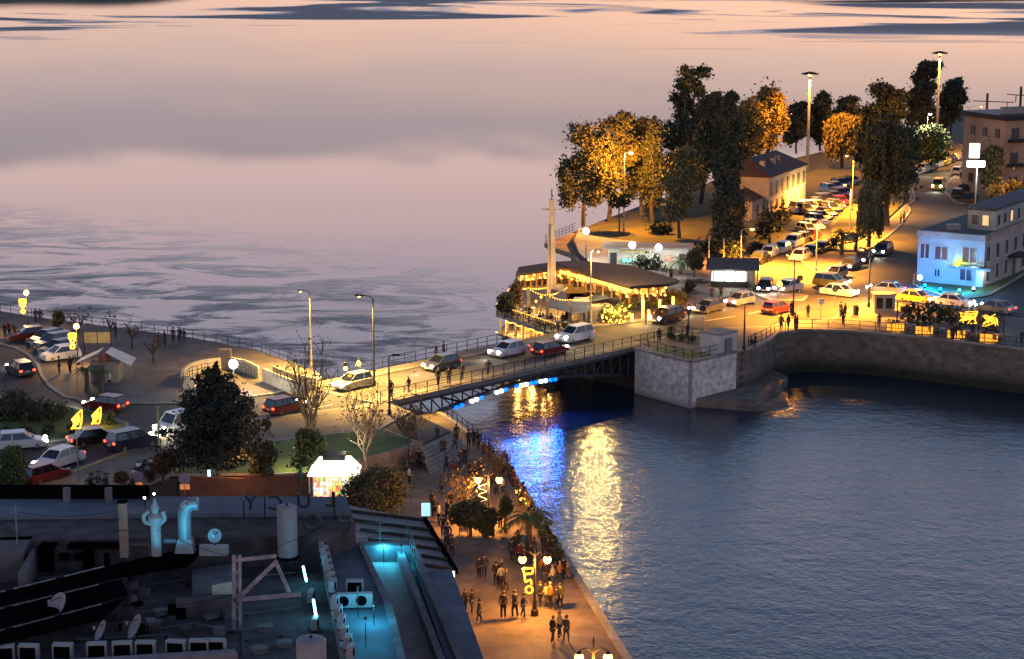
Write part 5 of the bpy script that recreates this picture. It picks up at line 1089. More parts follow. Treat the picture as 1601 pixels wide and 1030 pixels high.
MB().prism([tuple(q + (q - pc_).normalized() * .35)[:2] for q in ph], FH + 3.2, FH + 3.6).build('upper_roof', MATS['blue_grey_roof'], o)
G_dim = glow('dim_window', (1, .62, .25), .9, False)
for s in (.9, 2.3): win(ph[0], u, un, s, FH + 1.3, .9, 1.4, G_dim if s > 2 else None, 1)
for i, s in enumerate((1.2, 3.6, 6.2, 9, 12)): win(ph[1], v_, vn, s, FH + 1.3, .9, 1.4, G_dim if i == 2 else None, 1)
MB().boxb(tuple(fa + u * 3.6 + v_ * 2.4 + Vector((0, 0, FH + .78))), (1.6, 1.0, .7)).build('roof_unit', M_grey, o)
tag(o, 'two-storey corner building floodlit blue and white at the right edge', 'building')
for i, (px_, py_, c, wt) in enumerate(((1446, 451, (.0, .24, 1.0), 1500), (1470, 457, (.0, .26, 1.0), 1200), (1500, 459, (.02, .36, 1.0), 800), (1522, 456, (.2, .7, 1.0), 200))):
    p = at(px_, py_, ZS); q = empty('floodlight', tuple(p)); MB().boxb((0, 0, 0), (.35, .25, .3)).build('housing', M_dark, q); MB().ball((0, .05, .4), .17, 8, 5).build('lens', glow('flood_lens_%d' % i, c, 25, False), q, True); lamp((0, .1, .75), c, wt, .15, q); tag(q, 'ground floodlight on the lawn of the corner building, %s' % ORD[i], 'floodlight', 'floodlights of the corner building')
p = fa + u * W1 * .63 + un * .8 + Vector((0, 0, 2.75)); lamp(tuple(p + FA), (.62, .95, .03), 70, .1, name='balcony_light'); lamp(tuple(fa + u * W1 * .9 + un * 1.2 + FA + Vector((0, 0, 2.8))), (.3, .7, 1.0), 60, .1, name='balcony_light'); lamp(tuple(fb + u * .5 + un * .4 + FA + Vector((0, 0, 1.7))), (1, .97, .85), 60, .2, name='door_light')
globe_lamp('blue_white_lamp', (1437, 462), ZS, 1.9, 'blue-white lamp at the left corner of the floodlit building', 300, (.5, .75, 1), glow('cool_globe', (.6, .85, 1), 20, False), .3)
# ---------------- brown block at the right edge, behind
q = at(1566, 312, ZS); o = empty('brown_apartment_block', tuple(q), .35)
MB().boxb((9, 6, 0), (18, 12, 13)).build('wall', mat('brown_render', (.30, .22, .17), .85, scale=.3), o); MB().boxb((9, 6, 13), (19, 13, .8)).build('roof', M_dark, o)
for f_ in range(3):
    for i in range(5): w_ = MB().boxb((2 + i * 3.4, -.05, 2 + f_ * 4), (1.4, .16, 1.7)).build('window', M_pan, o); MB().boxb((2 + i * 3.4, -.5, 1.4 + f_ * 4), (2.6, 1.1, .5)).build('balcony', M_dark, w_)
    for i in range(3): MB().boxb((-.05, 2 + i * 3.6, 2 + f_ * 4), (.16, 1.2, 1.5)).build('window', M_pan, o)
MB().boxb((4, 3, 13.8), (6, .3, 1.2)).build('parapet', M_kerb, o); tag(o, 'brown apartment block at the upper right edge', 'building')
o = empty('fuel_sign', tuple(at(1524, 336, ZS))); MB().cyl((0, 0, 0), (0, 0, 8.2), .12).build('pole', M_grey, o); MB().boxb((-.5, 0, 8.9), (1.5, .4, 2.2)).build('sign_box', glow('sign_white', (.9, 1, .95), 4, False), o); MB().boxb((-.2, 0, 7.5), (2.7, .5, .9)).build('lower_sign', glow('sign_mint', (.75, 1, .95), 4, False), o); lamp((0, -1.5, 7), (.8, 1, .95), 1500, .5, o); tag(o, 'bright white pylon sign of the filling station', 'sign')
o = empty('filling_station', tuple(at(1530, 296, ZS)), .3); MB().boxb((2.6, 3, 3.6), (7, 5, .5)).build('canopy', M_white, o); MB().boxb((4.8, 5, 0), (3, 2, 3.6)).build('shop', mat('shop_lit', (.6, .65, .6), .6, emit=(.7, 1, .9), es=.7), o)
for x in (0, 5): MB().boxb((x, 2, 0), (.3, .3, 3.6)).build('post', M_white, o)
MB().boxb((1.5, 1.6, 0), (.6, .4, 1.6)).build('pump', PAINT['red'], o); lamp((1.5, 0, 3.0), (.85, 1, .92), 500, .4, o); tag(o, 'small lit filling station under the white pylon sign', 'filling station')
hb = MB(); g = random.Random(3); HP = [(1380, 226), (1440, 214), (1480, 200), (1500, 190), (1525, 181), (1545, 172), (1570, 168), (1601, 162), (1700, 150), (1900, 140)]
for (xa, ya), (xb, yb) in zip(HP, HP[1:]):
    for (ka, da), (kb, db) in (((0, 455), (.6, 475)), ((.6, 475), (1, 500)), ((1, 500), (0, 560))):
        def hp(x, y, k, d):
            r_ = (x - CX) / FPX; ph_ = PITCH + math.atan((y - CY) / FPX); zt = CAM_H - 500 * math.tan(ph_); return (r_ * 500 * 1.02 * (d / 500), d, max(-.5, (zt) * k))
        hb.quad(hp(xa, ya, ka, da), hp(xb, yb, ka, da), hp(xb, yb, kb, db), hp(xa, ya, kb, db))
struct(hb.build('hillside', mat('dark_scrub', (.09, .05, .03), .95, scale=.08, var=.6, bump=.6, bscale=.5)))
for i, (x, y, h) in enumerate(((1540, 232, 11.5), (1592, 228, 12.5), (1552, 225, 6.5))):
    o = empty('railway_mast', tuple(at(x, y, ZS))); MB().boxb((0, 0, 0), (.45, .3, h)).build('post', M_iron, o); MB().beam((-3 if i < 2 else -.5, 0, h - 1.6), (5.5 if i == 0 else 1, 0, h - 1.9), .25, .18).build('cross_beam', M_iron, o)
    if i < 2: MB().cyl((4.2 if i == 0 else -1, 0, h - 3.4), (4.2 if i == 0 else -1, 0, h - 1.8), .12).build('insulator', M_grey, o)
    tag(o, ['dark railway mast with long cross beam, left one', 'tall dark railway mast at the right edge', 'short dark railway post between the two masts'][i], 'railway mast', 'railway masts')
# ---------------- lamps of the right bank
def high_mast(base, h, label, wt, n=8):
    o = empty('high_mast_light', tuple(at(*base, ZS))); MB().lathe((0, 0, 0), [(.4, 0), (.34, 1), (.16, h)], 10).build('pole', mat('mast_paint', (.42, .38, .3), .5, .3), o); MB().lathe((0, 0, h), [(1.0, 0), (1.1, .12), (.3, .3)], 12).build('crown_ring', M_iron, o)
    for k in range(n): an = k * 6.283 / n; MB().box((math.cos(an) * 1.25, math.sin(an) * 1.25, h - .1), (.6, .5, .25), an).build('lamp_head', M_iron, o)
    lamp((0, -.8, h - 1.3), AMB, wt, .5, o, 'SPOT', (0, 0, -1), 158); lamp((0, -3.2, h - .9), AMB, 260, .1, o, 'SPOT', (0, 1, -1.5), 100); MB().ball((0, 0, h - .35), .4, 8, 5, .5).build('lens', G_amb, o, True); return tag(o, label, 'high mast light', 'high mast lights')
high_mast((1262, 268), 18.2, 'tall high-mast light between the yellow trees, left one', 42000); high_mast((1463, 242), 20.5, 'tall high-mast light beside the tallest dark tree, right one', 45000)
street_lamp('street_lamp', (975, 362), 11.4, (.6, 0), AMB, 27000, 'blazing sodium lamp in the leftmost trees', shield=False, gm=G_amb, rad=.4, z=ZS); 
street_lamp('street_lamp', (1158, 413), 4.5, (1.1, 0), AMB, 3000, 'short sodium lamp with arm behind the square kiosk', gm=G_amb, rad=.3, z=ZS)
street_lamp('street_lamp', (1276, 424), 6.6, (-.5, .1), AMB, 5200, 'lit sodium lamp post at the car park entrance', gm=G_amb, rad=.22, z=ZS)
street_lamp('street_lamp', (1447, 264), 10.2, (.15, 0), (1, .85, .55), 700, 'tall pale lamp by the row of cars on the far road', gm=G_wht, rad=.3, z=ZS)
street_lamp('street_lamp', (1511, 262), 11.5, (2.0, 0), (1, .7, .35), 2200, 'tall lamp with long arm left of the filling station', gm=G_amb, rad=.22, z=ZS)
street_lamp('street_lamp', (1163, 548), 4.6, (.25, 0), WARM, 0, 'dark lamp post standing on the bridgehead', False, m=M_iron, z=ZS)
street_lamp('street_lamp', (1358, 480), 6.4, (-.6, .8), AMB, 2700, 'dark lamp post at the corner of the quay cafe', gm=G_amb, rad=.22, m=M_iron, z=ZS)
street_lamp('street_lamp', (1240, 494), 6.6, (-.5, .8), AMB, 2700, 'lamp post on the pavement where the quay wall starts to curve', gm=G_amb, rad=.14, m=M_iron, z=ZS)
street_lamp('street_lamp', (1332, 330), 8.6, (-.8, 0), AMB, 5600, 'sodium lamp post in the middle of the car park', gm=G_amb, rad=.22, z=ZS)
street_lamp('street_lamp', (1328, 372), 7.5, (-.6, 0), AMB, 4600, 'sodium lamp post among the palms of the car park', gm=G_amb, rad=.22, z=ZS)
for i, (x, y, h) in enumerate(((1131, 414, 3.4), (1143, 405, 3.2), (1108, 410, 3.2), (1214, 330, 4.0))): o = empty('pale_post', tuple(at(x, y, ZS))); MB().lathe((0, 0, 0), [(.1, 0), (.07, h)], 6).build('pole', MATS['cream_pole'], o); MB().ball((0, 0, h), .1, 6, 4).build('cap', M_grey, o); tag(o, 'plain pale post near the square kiosk and park, %s' % ORD[[2, 1, 0, 3].index(i) if False else [1, 2, 0, 3][i]], 'post', 'pale posts by the park')
o = empty('traffic_light', tuple(at(1076, 538, ZS))); MB().cyl((0, 0, 0), (0, 0, 4.2), .07).build('pole', M_iron, o); MB().box((0, 0, 3.6), (.32, .28, .9)).build('housing', M_iron, o); MB().ball((0, -.16, 3.85), .13, 8, 5).build('white_lens', glow('white_lens', (1, .9, .75), 20, False), o, True); tag(o, 'traffic light post in front of the pier lawn', 'traffic light')
for i, (x, y, c) in enumerate(((1218, 472, 'white'), (1250, 462, 'dark'), (1305, 480, 'blue'), (1283, 500, 'white'), (1098, 512, 'dark'))):
    o = empty('road_sign', tuple(at(x, y, ZS))); MB().cyl((0, 0, 0), (0, 0, 2.2), .04).build('pole', M_grey, o); MB().cyl((0, -.03, 2.1), (0, .03, 2.1), .36, n=14).build('sign_plate', PAINT['blue'] if c == 'blue' else (M_white if c == 'white' else M_dark), o); tag(o, ['round white road sign on the splitter island', 'dark round road sign at the right end of the splitter island', 'round blue road sign beside the junction', 'round white road sign on the quay pavement', 'dark round road sign at the bridgehead kerb'][i], 'road sign', 'road signs of the junction')
for i in range(9): x = 1010 + i * 19; y = 506 - i * 5.6; o = MB().lathe(tuple(at(x, y + 1, ZS)), [(.12, 0), (.12, .75), (.05, .85)], 8).build('bollard', M_iron); tag(o, 'black kerb bollard along the restaurant side of the road, %s' % ORD[i], 'bollard', 'kerb bollards')
# ---------------- traffic and parked cars on the right bank
def cars(rows, z, group, lights=False, detail=True):
    for kd, c, ps, fc, lab in rows: car('parked_car' if not lights else 'moving_car', kd, c, ps, fc, z, lab, lights, group, detail)
cars([('suv', 'navy', (1042, 503), (1010, 510), 'dark tall car with lit headlights about to enter the bridge'), ('sedan', 'grey', (1108, 487), (1070, 496), 'grey saloon with lit headlights behind the dark tall car'),
      ('hatch', 'silver', (1156, 476), (1120, 484), 'silver hatchback with lit headlights opposite the square kiosk'), ('hatch', 'navy', (1196, 455), (1186, 470), 'navy hatchback with lit headlights turning by the square kiosk'),
      ('sedan', 'silver', (1232, 455), (1195, 464), 'silver saloon with lit headlights above the splitter island'), ('sedan', 'white', (1312, 462), (1345, 466), 'white saloon with lit headlights in mid junction'),
      ('suv', 'yellow', (1300, 448), (1340, 452), 'yellow taxi right behind the white junction saloon'), ('hatch', 'grey', (1306, 434), (1270, 446), 'grey hatchback with lit headlights, first in the queue from the far road'),
      ('sedan', 'navy', (1330, 420), (1296, 434), 'navy saloon with lit headlights, second in the queue from the far road'), ('hatch', 'black', (1350, 410), (1318, 424), 'black hatchback with lit headlights, third in the queue from the far road'),
      ('suv', 'grey', (1380, 398), (1350, 412), 'grey tall car with lit headlights, last in the queue from the far road'), ('hatch', 'red', (1215, 489), (1260, 479), 'red hatchback with lit tail lights crossing the junction'),
      ('sedan', 'silver', (1385, 458), (1350, 455), 'silver saloon left of the blue-white corner lamp'), ('sedan', 'yellow', (1432, 472), (1470, 477), 'yellow taxi with lit headlights below the floodlit building'),
      ('sedan', 'white', (1492, 478), (1530, 482), 'white saloon with lit headlights below the floodlit building'), ('sedan', 'silver', (1556, 488), (1515, 482), 'silver saloon with glowing red tail lights near the right edge'),
      ('van', 'yellow', (1467, 296), (1455, 306), 'orange-lit van driving down the far curved road')], ZR, 'cars moving round the junction', True)
lot = [('sedan', 'black', (1187, 410), 'black saloon, nearest in the car park kerb row'), ('hatch', 'white', (1202, 401), 'white hatchback next to the nearest black saloon'), ('hatch', 'white', (1222, 394), 'white hatchback, third in the car park kerb row'), ('suv', 'white', (1240, 385), 'white tall car, fourth in the car park kerb row'), ('hatch', 'black', (1253, 379), 'black hatchback between white tall car and red car'), ('sedan', 'red', (1268, 374), 'bright red saloon at the end of the kerb row'), ('hatch', 'white', (1250, 406), 'white hatchback heading the row opposite the kerb'), ('sedan', 'navy', (1268, 399), 'navy saloon behind the white hatchback opposite the kerb'), ('sedan', 'black', (1284, 394), 'black saloon last in the row opposite the kerb')]
for kd, c, ps, lab in lot: car('parked_car', kd, c, ps, (ps[0] - 30, ps[1] + 13), ZR, lab, False, 'cars in the car park')
k = 0
for r_, (x0, y0, n, dx, dy) in enumerate(((1262, 364, 8, 7.2, -6.4), (1278, 322, 6, 8.5, -3.2), (1258, 334, 3, 10, -4), (1296, 300, 5, 9, -3.2), (1352, 322, 3, 7, -7))):
    for i in range(n):
        c = ('silver', 'black', 'grey', 'white', 'navy', 'red', 'silver', 'grey')[(i * 3 + r_) % 8]
        car('parked_car', ('hatch', 'sedan', 'suv')[(i + r_) % 3], c, (x0 + i * dx, y0 + i * dy), (x0 + i * dx + 30, y0 + i * dy + 6), ZR, '%s car in the %s slanted row of the car park, %s' % (c, ('nearest', 'second', 'building side', 'far', 'willow side')[r_], ORD[i]), False, 'cars in the car park', False)
car('box_van', 'van', 'white', (1256, 332), (1290, 329), ZR, 'white van parked in front of the long tile-roofed house', False, None, True, 'van')
for i in range(9): x = 1420 + i * 11; y = 277 - i * 3.9; c = ('black', 'white', 'white', 'silver', 'white', 'yellow', 'navy', 'silver', 'grey')[i]; car('parked_car', ('hatch', 'sedan', 'suv')[i % 3], c, (x, y), (x - 30, y + 11), ZR, '%s car in the row on the far curved road, %s' % (c, ORD[i]), False, 'cars along the far road', False)
for i, (x, y, c) in enumerate(((1499, 309, 'black'), (1508, 300, 'navy'), (1513, 290, 'silver'), (1510, 278, 'red'), (1520, 283, 'white'), (1497, 272, 'white'), (1517, 316, 'black'))): car('parked_car', ('suv', 'hatch')[i % 2], c, (x, y), (x + 20, y - 12), ZR + .13, '%s car crowded by the filling station, %s' % (c, ORD[[1, 2, 4, 3, 6, 0, 5][i]]), False, 'cars at the filling station', False)
# ---------------- quay cafe with lit planters
for i, (x, y) in enumerate(((1400, 522), (1445, 527), (1495, 533), (1546, 539))):
    o = empty('lit_planter', tuple(at(x, y - 4, ZS)), -.1); MB().boxb((0, .3, 0), (1.9, .5, .95)).build('box', M_wood, o)
    for q in range(6): MB().boxb((-.78 + q * .31, .02, .08), (.25, .04, .8)).build('light_panel', glow('planter_panel', (1, .40, .03), 1.5, False), o)
    me = leaves([(0, .3, 1.15, .9, .3, .3, 160)], .12, 300 + i); me.materials.append(F_dark); link(me, 'foliage', o); lamp((0, -.4, .8), (1, .45, .06), 60, .2, o, 'SPOT', (0, -.2, -1), 100); tag(o, 'planter with glowing orange front on the quay edge, %s' % ORD[i], 'planter', 'glowing planters of the quay cafe')
for i, (x, y, h) in enumerate(((1421, 503, 2.0), (1443, 505, 2.1), (1465, 507, 2.2), (1487, 509, 2.2))): hedge('cafe_hedge', [(x, y, 11, h)], ZS, 'dark tall hedge of the quay cafe, %s' % ORD[i], F_dark, 310 + i, .18, 'dark hedges of the quay cafe')
for i, (x, y) in enumerate(((1512, 516), (1548, 521))):
    o = empty('lit_hedge', tuple(at(x, y, ZS))); me = leaves([(0, .2, 1.2, 1.1, .4, 1.1, 420)], .16, 320 + i); me.materials.append(F_dark); link(me, 'foliage', o); g = random.Random(40 + i); b = MB()
    for k in range(7): b.tube([(g.uniform(-1, 1), -.35, g.uniform(.6, 2.2)) for _ in range(4)], .05, 4)
    b.build('garland', G_deco, o); lamp((0, -.8, 1.9), (1, .5, .08), 90, .2, o, 'SPOT', (0, .4, -1), 110); tag(o, ('hedge wrapped in golden garlands, left one of two', 'hedge wrapped in golden garlands, right one of two')[i], 'hedge', 'garlanded hedges of the quay cafe')
for i, x in enumerate((1402, 1434, 1466, 1500, 1530, 1568)):
    o = MB().boxb(tuple(at(x, 506 + (x - 1402) * .11, ZS)), (.12, .12, 2.5)).build('pergola_post', M_iron); tag(o, 'black pergola post of the quay cafe, %s' % ORD[i], 'post', 'pergola posts of the quay cafe')
for i, (x, y) in enumerate(((1414, 516), (1428, 519), (1458, 521), (1473, 524), (1513, 528), (1528, 531), (1562, 535))): cafe_set((x, y), ZS, 'of the quay cafe', i, 'on the quay')
crowd('at the quay cafe', ZS, [(1374, 514), (1488, 532), (1493, 531), (1520, 530), (1597, 540)], poses=(0, 3))
o = empty('ticket_booth', tuple(at(1383, 489, ZS))); MB().boxb((0, .8, 0), (2.3, 1.6, 2.0)).build('cabin', mat('booth_wall', (.5, .45, .36), .7), o); MB().boxb((0, .8, 2.0), (2.6, 1.9, .15)).build('roof', M_conc, o); [MB().boxb((x, -.02, .5), (.7, .08, 1.2)).build('window', M_pan, o) for x in (-.6, .45)]; tag(o, 'small pale booth left of the dark cafe hedges', 'booth')
o = empty('litter_bin', tuple(at(1338, 492, ZS))); MB().lathe((0, 0, 0), [(.3, 0), (.36, 1.0)], 10).build('bin', M_iron, o); MB().lathe((0, 0, 1.0), [(.4, 0), (.2, .15)], 10).build('lid', M_iron, o); tag(o, 'dark litter bin left of the pale booth', 'bin')
crowd('by the start of the quay railing', ZS, [(1221, 518), (1232, 516), (1243, 515), (1246, 517)], poses=(0, 3))
crowd('waiting at the junction crossing', ZS, [(1237, 494), (1263, 498), (1314, 496), (1321, 496)], poses=(0, 3)); crowd('on the quay pavement bend', ZS, [(1318, 508)])
crowd('sitting on the rounded bridgehead wall', ZS, [(1174, 543), (1181, 541)], poses=(5,)); crowd('on the bridgehead beside the traffic light', ZS, [(1030, 537), (1049, 531), (1075, 529)]); person((1074, 524), ZS, 'person in cream jacket mid stride near the pier lawn', 4, 1, 'cream')
person((1203, 388), ZS, 'person in a brown jacket above the white car park hatchback', 1, 0, 'brown'); crowd('on the path by the dark willow', ZS, [(1408, 350), (1413, 349)])
hedge('pier_hedge', [(1050, 530, 6, .8), (1066, 532, 6, .8), (1082, 535, 6, .8)], ZS, 'low scruffy hedge along the pier lawn railing', F_green, 340, .12)
# ---------------- trees of the park
E1 = [(-.55, .52, .5, .14), (.1, .62, .55, .16), (.5, .78, .45, .12), (-.2, .88, .5, .11), (-.6, .34, .38, .15), (.2, .36, .42, .15), (.62, .55, .36, .12)]
E2 = [(0, .45, .55, .16), (-.4, .62, .5, .12), (.45, .66, .5, .12), (0, .82, .55, .12), (.3, .93, .35, .06), (-.45, .3, .35, .12)]
E3 = [(0, .42, .6, .12), (-.2, .55, .62, .11), (.15, .66, .5, .09), (-.1, .77, .38, .07), (.1, .88, .45, .06), (.62, .95, .35, .035), (.0, .96, .3, .035), (-.35, .3, .5, .1), (.4, .3, .45, .1), (.55, .83, .22, .05)]
DK = [(0, .3, .5, .16), (0, .5, .6, .16), (-.1, .68, .5, .13), (.1, .84, .4, .11), (0, .95, .2, .05), (.35, .42, .4, .12), (-.35, .4, .4, .12)]
PG = 'trees of the waterside park'
tree('eucalyptus', (912, 354), 196, 88, ZS, 'leftmost park tree leaning over the water, loose crown', F_euc, seed=101, lean=-.02, lobes=E1, group=PG, cx_off=12)
tree('eucalyptus', (952, 347), 178, 92, ZS, 'broad tree lit yellow from below beside the leftmost one', F_euc, seed=102, lobes=E2, group=PG, cx_off=8)
tree('eucalyptus', (1003, 335), 186, 74, ZS, 'tree with thick yellow-lit leaning trunk beside the blazing lamp', F_euc, seed=103, lean=-.06, lobes=E2, bark=M_bark2, group=PG)
tree('eucalyptus', (1020, 350), 186, 58, ZS, 'narrow near-black tree in front of the tallest one', F_dark, seed=104, lobes=DK, group=PG)
tree('eucalyptus', (1068, 338), 108, 84, ZS, 'tallest park tree with a crooked open top', F_dark, seed=105, lobes=E3, group=PG)
tree('eucalyptus', (1095, 318), 148, 62, ZS, 'slim dark tree right of the tallest tree', F_euc, seed=106, lobes=E2, group=PG, cx_off=14)
tree('eucalyptus', (1062, 372), 232, 60, ZS, 'dim slender-trunked tree below the tallest one', F_euc, seed=107, lobes=E2, group=PG)
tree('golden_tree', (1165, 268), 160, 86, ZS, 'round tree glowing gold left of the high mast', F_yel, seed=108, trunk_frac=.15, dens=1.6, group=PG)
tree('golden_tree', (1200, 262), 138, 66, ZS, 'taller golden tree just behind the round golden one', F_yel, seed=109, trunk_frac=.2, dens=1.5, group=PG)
tree('eucalyptus', (1132, 300), 146, 56, ZS, 'dark olive tree behind the golden trees, on their left', F_euc, seed=110, lobes=E2, group=PG)
tree('black_cypress', (1137, 402), 232, 66, ZS, 'dense black cypress-like tree in front of the tile-roofed house', F_con, seed=111, lobes=DK + [(0, .15, .55, .14), (.3, .22, .5, .12), (-.3, .2, .5, .12)], dens=1.5, group=PG)
tree('umbrella_pine', (968, 364), 302, 32, ZS, 'small umbrella pine with flat round top on the yellow lawn', F_con, seed=112, lobes=[(0, .84, .9, .13), (.3, .8, .6, .1), (-.35, .8, .6, .1)], group=PG)
hedge('bush', [(1026, 366, 10, 1.7), (1040, 366, 9, 1.5)], ZS, 'dark domed bush on the lawn below the narrow black tree', F_con, 350, .25, None, 'bush'); hedge('bush', [(1205, 362, 15, 3.6), (1220, 360, 14, 3.3), (1194, 372, 12, 2.6)], ZS, 'large dark bush at the corner of the tile-roofed house', F_con, 351, .28, None, 'bush')
hedge('bush', [(1110, 398, 18, 1.6), (1145, 404, 18, 1.6), (1180, 396, 12, 1.5)], ZS, 'dark low shrubbery behind the square kiosk', F_con, 352, .22, None, 'bush')
for i, (x, y, t, w_, s) in enumerate(((1245, 240, 160, 46, 0), (1282, 236, 145, 62, 1), (1322, 232, 152, 50, 2), (1380, 228, 132, 72, 3), (1440, 222, 98, 62, 4), (1486, 214, 124, 50, 5), (1345, 262, 190, 40, 2))): tree('dark_tree', (x, y), t, w_, ZS, 'dark tree in the backdrop row before the sea, ' + ('tallest one' if i == 4 else 'rightmost one' if i == 5 else 'front one below the row' if i == 6 else ORD[i]), F_dark, seed=120 + i, lobes=(E2, DK, E2, E1, E3, E2, DK)[i], dens=1.2, group=PG)
willow('willow', (1316, 262), 170, 66, ZS, 'golden weeping willow in the car park', F_yel, 131, 1.2, PG); willow('willow', (1386, 352), 176, 96, ZS, 'big dark weeping willow beside the curved road', F_dark, 132, 1.6, PG); willow('willow', (1358, 385), 276, 44, ZS, 'small weeping tree with lit trunk in front of the dark willow', F_euc, 133, .9, PG)
tree('street_tree', (1452, 264), 196, 66, ZS, 'bright green tree at the pale lamp on the far road', F_green, seed=134, group=PG, trunk_frac=.15, dens=1.3); tree('street_tree', (1535, 262), 178, 40, ZS, 'yellow-green tree left of the brown apartment block', F_yel, seed=135, group=PG); tree('street_tree', (1548, 320), 228, 44, ZS, 'dark tree behind the filling station sign', F_dark, seed=136, group=PG)
hedge('lit_bush', [(1560, 324, 15, 4.2), (1585, 322, 16, 4.5), (1605, 320, 16, 4)], ZS, 'bush lit bright amber above the floodlit building roof', F_yel, 353, .28, None, 'bush'); lamp(tuple(at(1578, 326, ZS) + Vector((0, -3, 5))), AMB, 1500, .3, name='bush_amber_light')  # the amber light on the bush is an unseen source without fitting
palm('palm', (1316, 398), 352, 44, ZS, 'palm at the corner of the car park divider', 9, 20, 'car park palms'); palm('palm', (1338, 392), 358, 30, ZS, 'smaller palm right of the car park palm', 10, 16, 'car park palms')
hedge('bush', [(1308, 388, 9, 1.5), (1348, 370, 9, 1.6)], ZS, 'dark bush around the foot of the car park palms', F_dark, 354, .2, None, 'bush')
o = empty('notice_board', tuple(at(1328, 388, ZS))); MB().boxb((0, 0, 1.0), (1.6, .1, .9)).build('panel', mat('board_cream', (.6, .5, .3), .7), o); [MB().boxb((x, 0, 0), (.08, .08, 1.0)).build('post', M_grey, o) for x in (-.6, .6)]; tag(o, 'cream notice board by the car park palms', 'notice board')
# ================================================================== PROMENADE
twin_lamp((764, 822), ZP, 3.9, 'twin globe lamp with a faint spiral, farthest on the promenade', 900, 'spiral')
twin_lamp((836, 962), ZP, 4.1, 'twin globe lamp with a golden garland figure in mid promenade', 900, 'figure')
twin_lamp((927, 1128), ZP, 4.1, 'twin globe lamp cut by the bottom edge', 900, None)
b = MB(); e3 = [at(*p, ZP) for p in prom_edge]; [b.beam(p + Vector((-.2, 0, .08)), q + Vector((-.2, 0, .08)), .5, .16) for p, q in zip(e3, e3[1:])]; tag(b.build('quay_coping', M_kerb), 'stone coping along the water edge of the promenade', 'coping')
crowd('walking left of the garland lamp', ZP, [(749, 906), (757, 905), (776, 918), (785, 912), (791, 926), (783, 921)]); crowd('near the blue-grey roof edge', ZP, [(728, 957), (738, 960), (749, 976)]); crowd('strolling below the garland lamp', ZP, [(787, 968), (805, 966), (818, 967)])
crowd('right of the garland lamp foot', ZP, [(845, 950), (854, 950), (860, 953), (870, 954), (876, 953)], tops=('black', 'cream', 'orange', 'black', 'charcoal')); crowd('nearest the camera on the promenade', ZP, [(864, 1006), (875, 999), (885, 1006)])
crowd('gathered behind the garland lamp', ZP, [(852, 917), (858, 912), (864, 920), (869, 909), (875, 914), (881, 908), (887, 910), (848, 906), (860, 902)], poses=(0, 3, 5), tops=('orange', 'black', 'brown', 'black', 'cream', 'charcoal'))
crowd('along the quay beside the palm', ZP, [(815, 790), (818, 780), (822, 800), (828, 812), (858, 868), (864, 878), (850, 860)], poses=(0, 5)); crowd('walking under the farthest twin lamp', ZP, [(776, 776), (787, 776), (770, 835), (782, 828), (770, 758), (790, 815)]); crowd('by the potted trees', ZP, [(693, 842), (700, 855), (706, 872), (697, 868), (810, 868), (806, 872)])
crowd('at the foot of the stone steps', ZP, [(698, 740), (720, 735), (727, 728)])
tree('promenade_tree', (736, 838), 778, 62, ZP, 'dark leafy tree in mid promenade left of the farthest lamp', F_dark, seed=201, trunk_frac=.25, leaf=.15, group='promenade trees'); bare_tree('promenade_tree', (722, 812), 742, 70, ZP, 'bare tree with thin lit twigs behind the dark promenade tree', 202, 4, group='promenade trees'); tree('promenade_tree', (757, 840), 790, 30, ZP, 'slim dark tree right of the dark leafy one', F_dark, seed=203, trunk_frac=.1, leaf=.13, group='promenade trees'); bare_tree('promenade_tree', (775, 770), 690, 60, ZP, 'reddish bare tree near the quayside railing', 204, 5, group='promenade trees')
tree('clipped_tree', (770, 838), 795, 18, ZP, 'small clipped tree under the farthest twin lamp', F_dark, seed=205, trunk_frac=.45, leaf=.12, group='promenade trees'); tree('clipped_tree', (790, 832), 770, 24, ZP, 'thin young tree right of the farthest twin lamp', F_euc, seed=206, trunk_frac=.4, leaf=.12, dens=.5, group='promenade trees')
palm('palm', (826, 868), 782, 84, ZP, 'large palm on the promenade edge', 207, 34, None)
hedge('quay_hedge', [(812, 778, 7, 1.2), (819, 792, 7, 1.2), (828, 806, 8, 1.2), (838, 824, 8, 1.2), (850, 846, 9, 1.3), (862, 866, 9, 1.3), (872, 884, 8, 1.2)], ZP, 'dark planting strip along the quay edge by the palm', F_dark, 208, .13)
g = random.Random(6); b = MB(); [b.ball(at(g.uniform(806, 826), 770, ZP + g.uniform(.3, 1.4)) + Vector((0, g.uniform(-3, 1), 0)), .06, 5, 3) for _ in range(26)]; tag(b.build('fairy_lights', G_bulb), 'specks of fairy lights in the planting strip near the railing', 'fairy lights', kind='stuff')
tree('foreground_shrub', (598, 818), 728, 118, ZP, 'large olive-green shrub right of the white kiosk', F_euc, 'bush', seed=209, leaf=.15, dens=2.0, group=None, cat='shrub'); tree('foreground_shrub', (560, 800), 740, 60, ZP, 'smaller green shrub just right of the kiosk shelves', F_green, 'bush', seed=210, leaf=.14, dens=1.2, group=None, cat='shrub')
o = empty('menu_sign', tuple(at(666, 826, ZP))); MB().cyl((0, 0, 0), (0, 0, 1.0), .05).build('pole', M_dark, o); MB().boxb((0, 0, .95), (.62, .1, .95)).build('light_box', glow('menu_light', (.3, .75, .9), 1.6, False), o)
for q in range(4): MB().boxb((0, -.06, 1.1 + q * .2), (.44, .02, .05)).build('text_line', M_white, o)
tag(o, 'small pale blue light box sign by the slatted roof', 'sign')
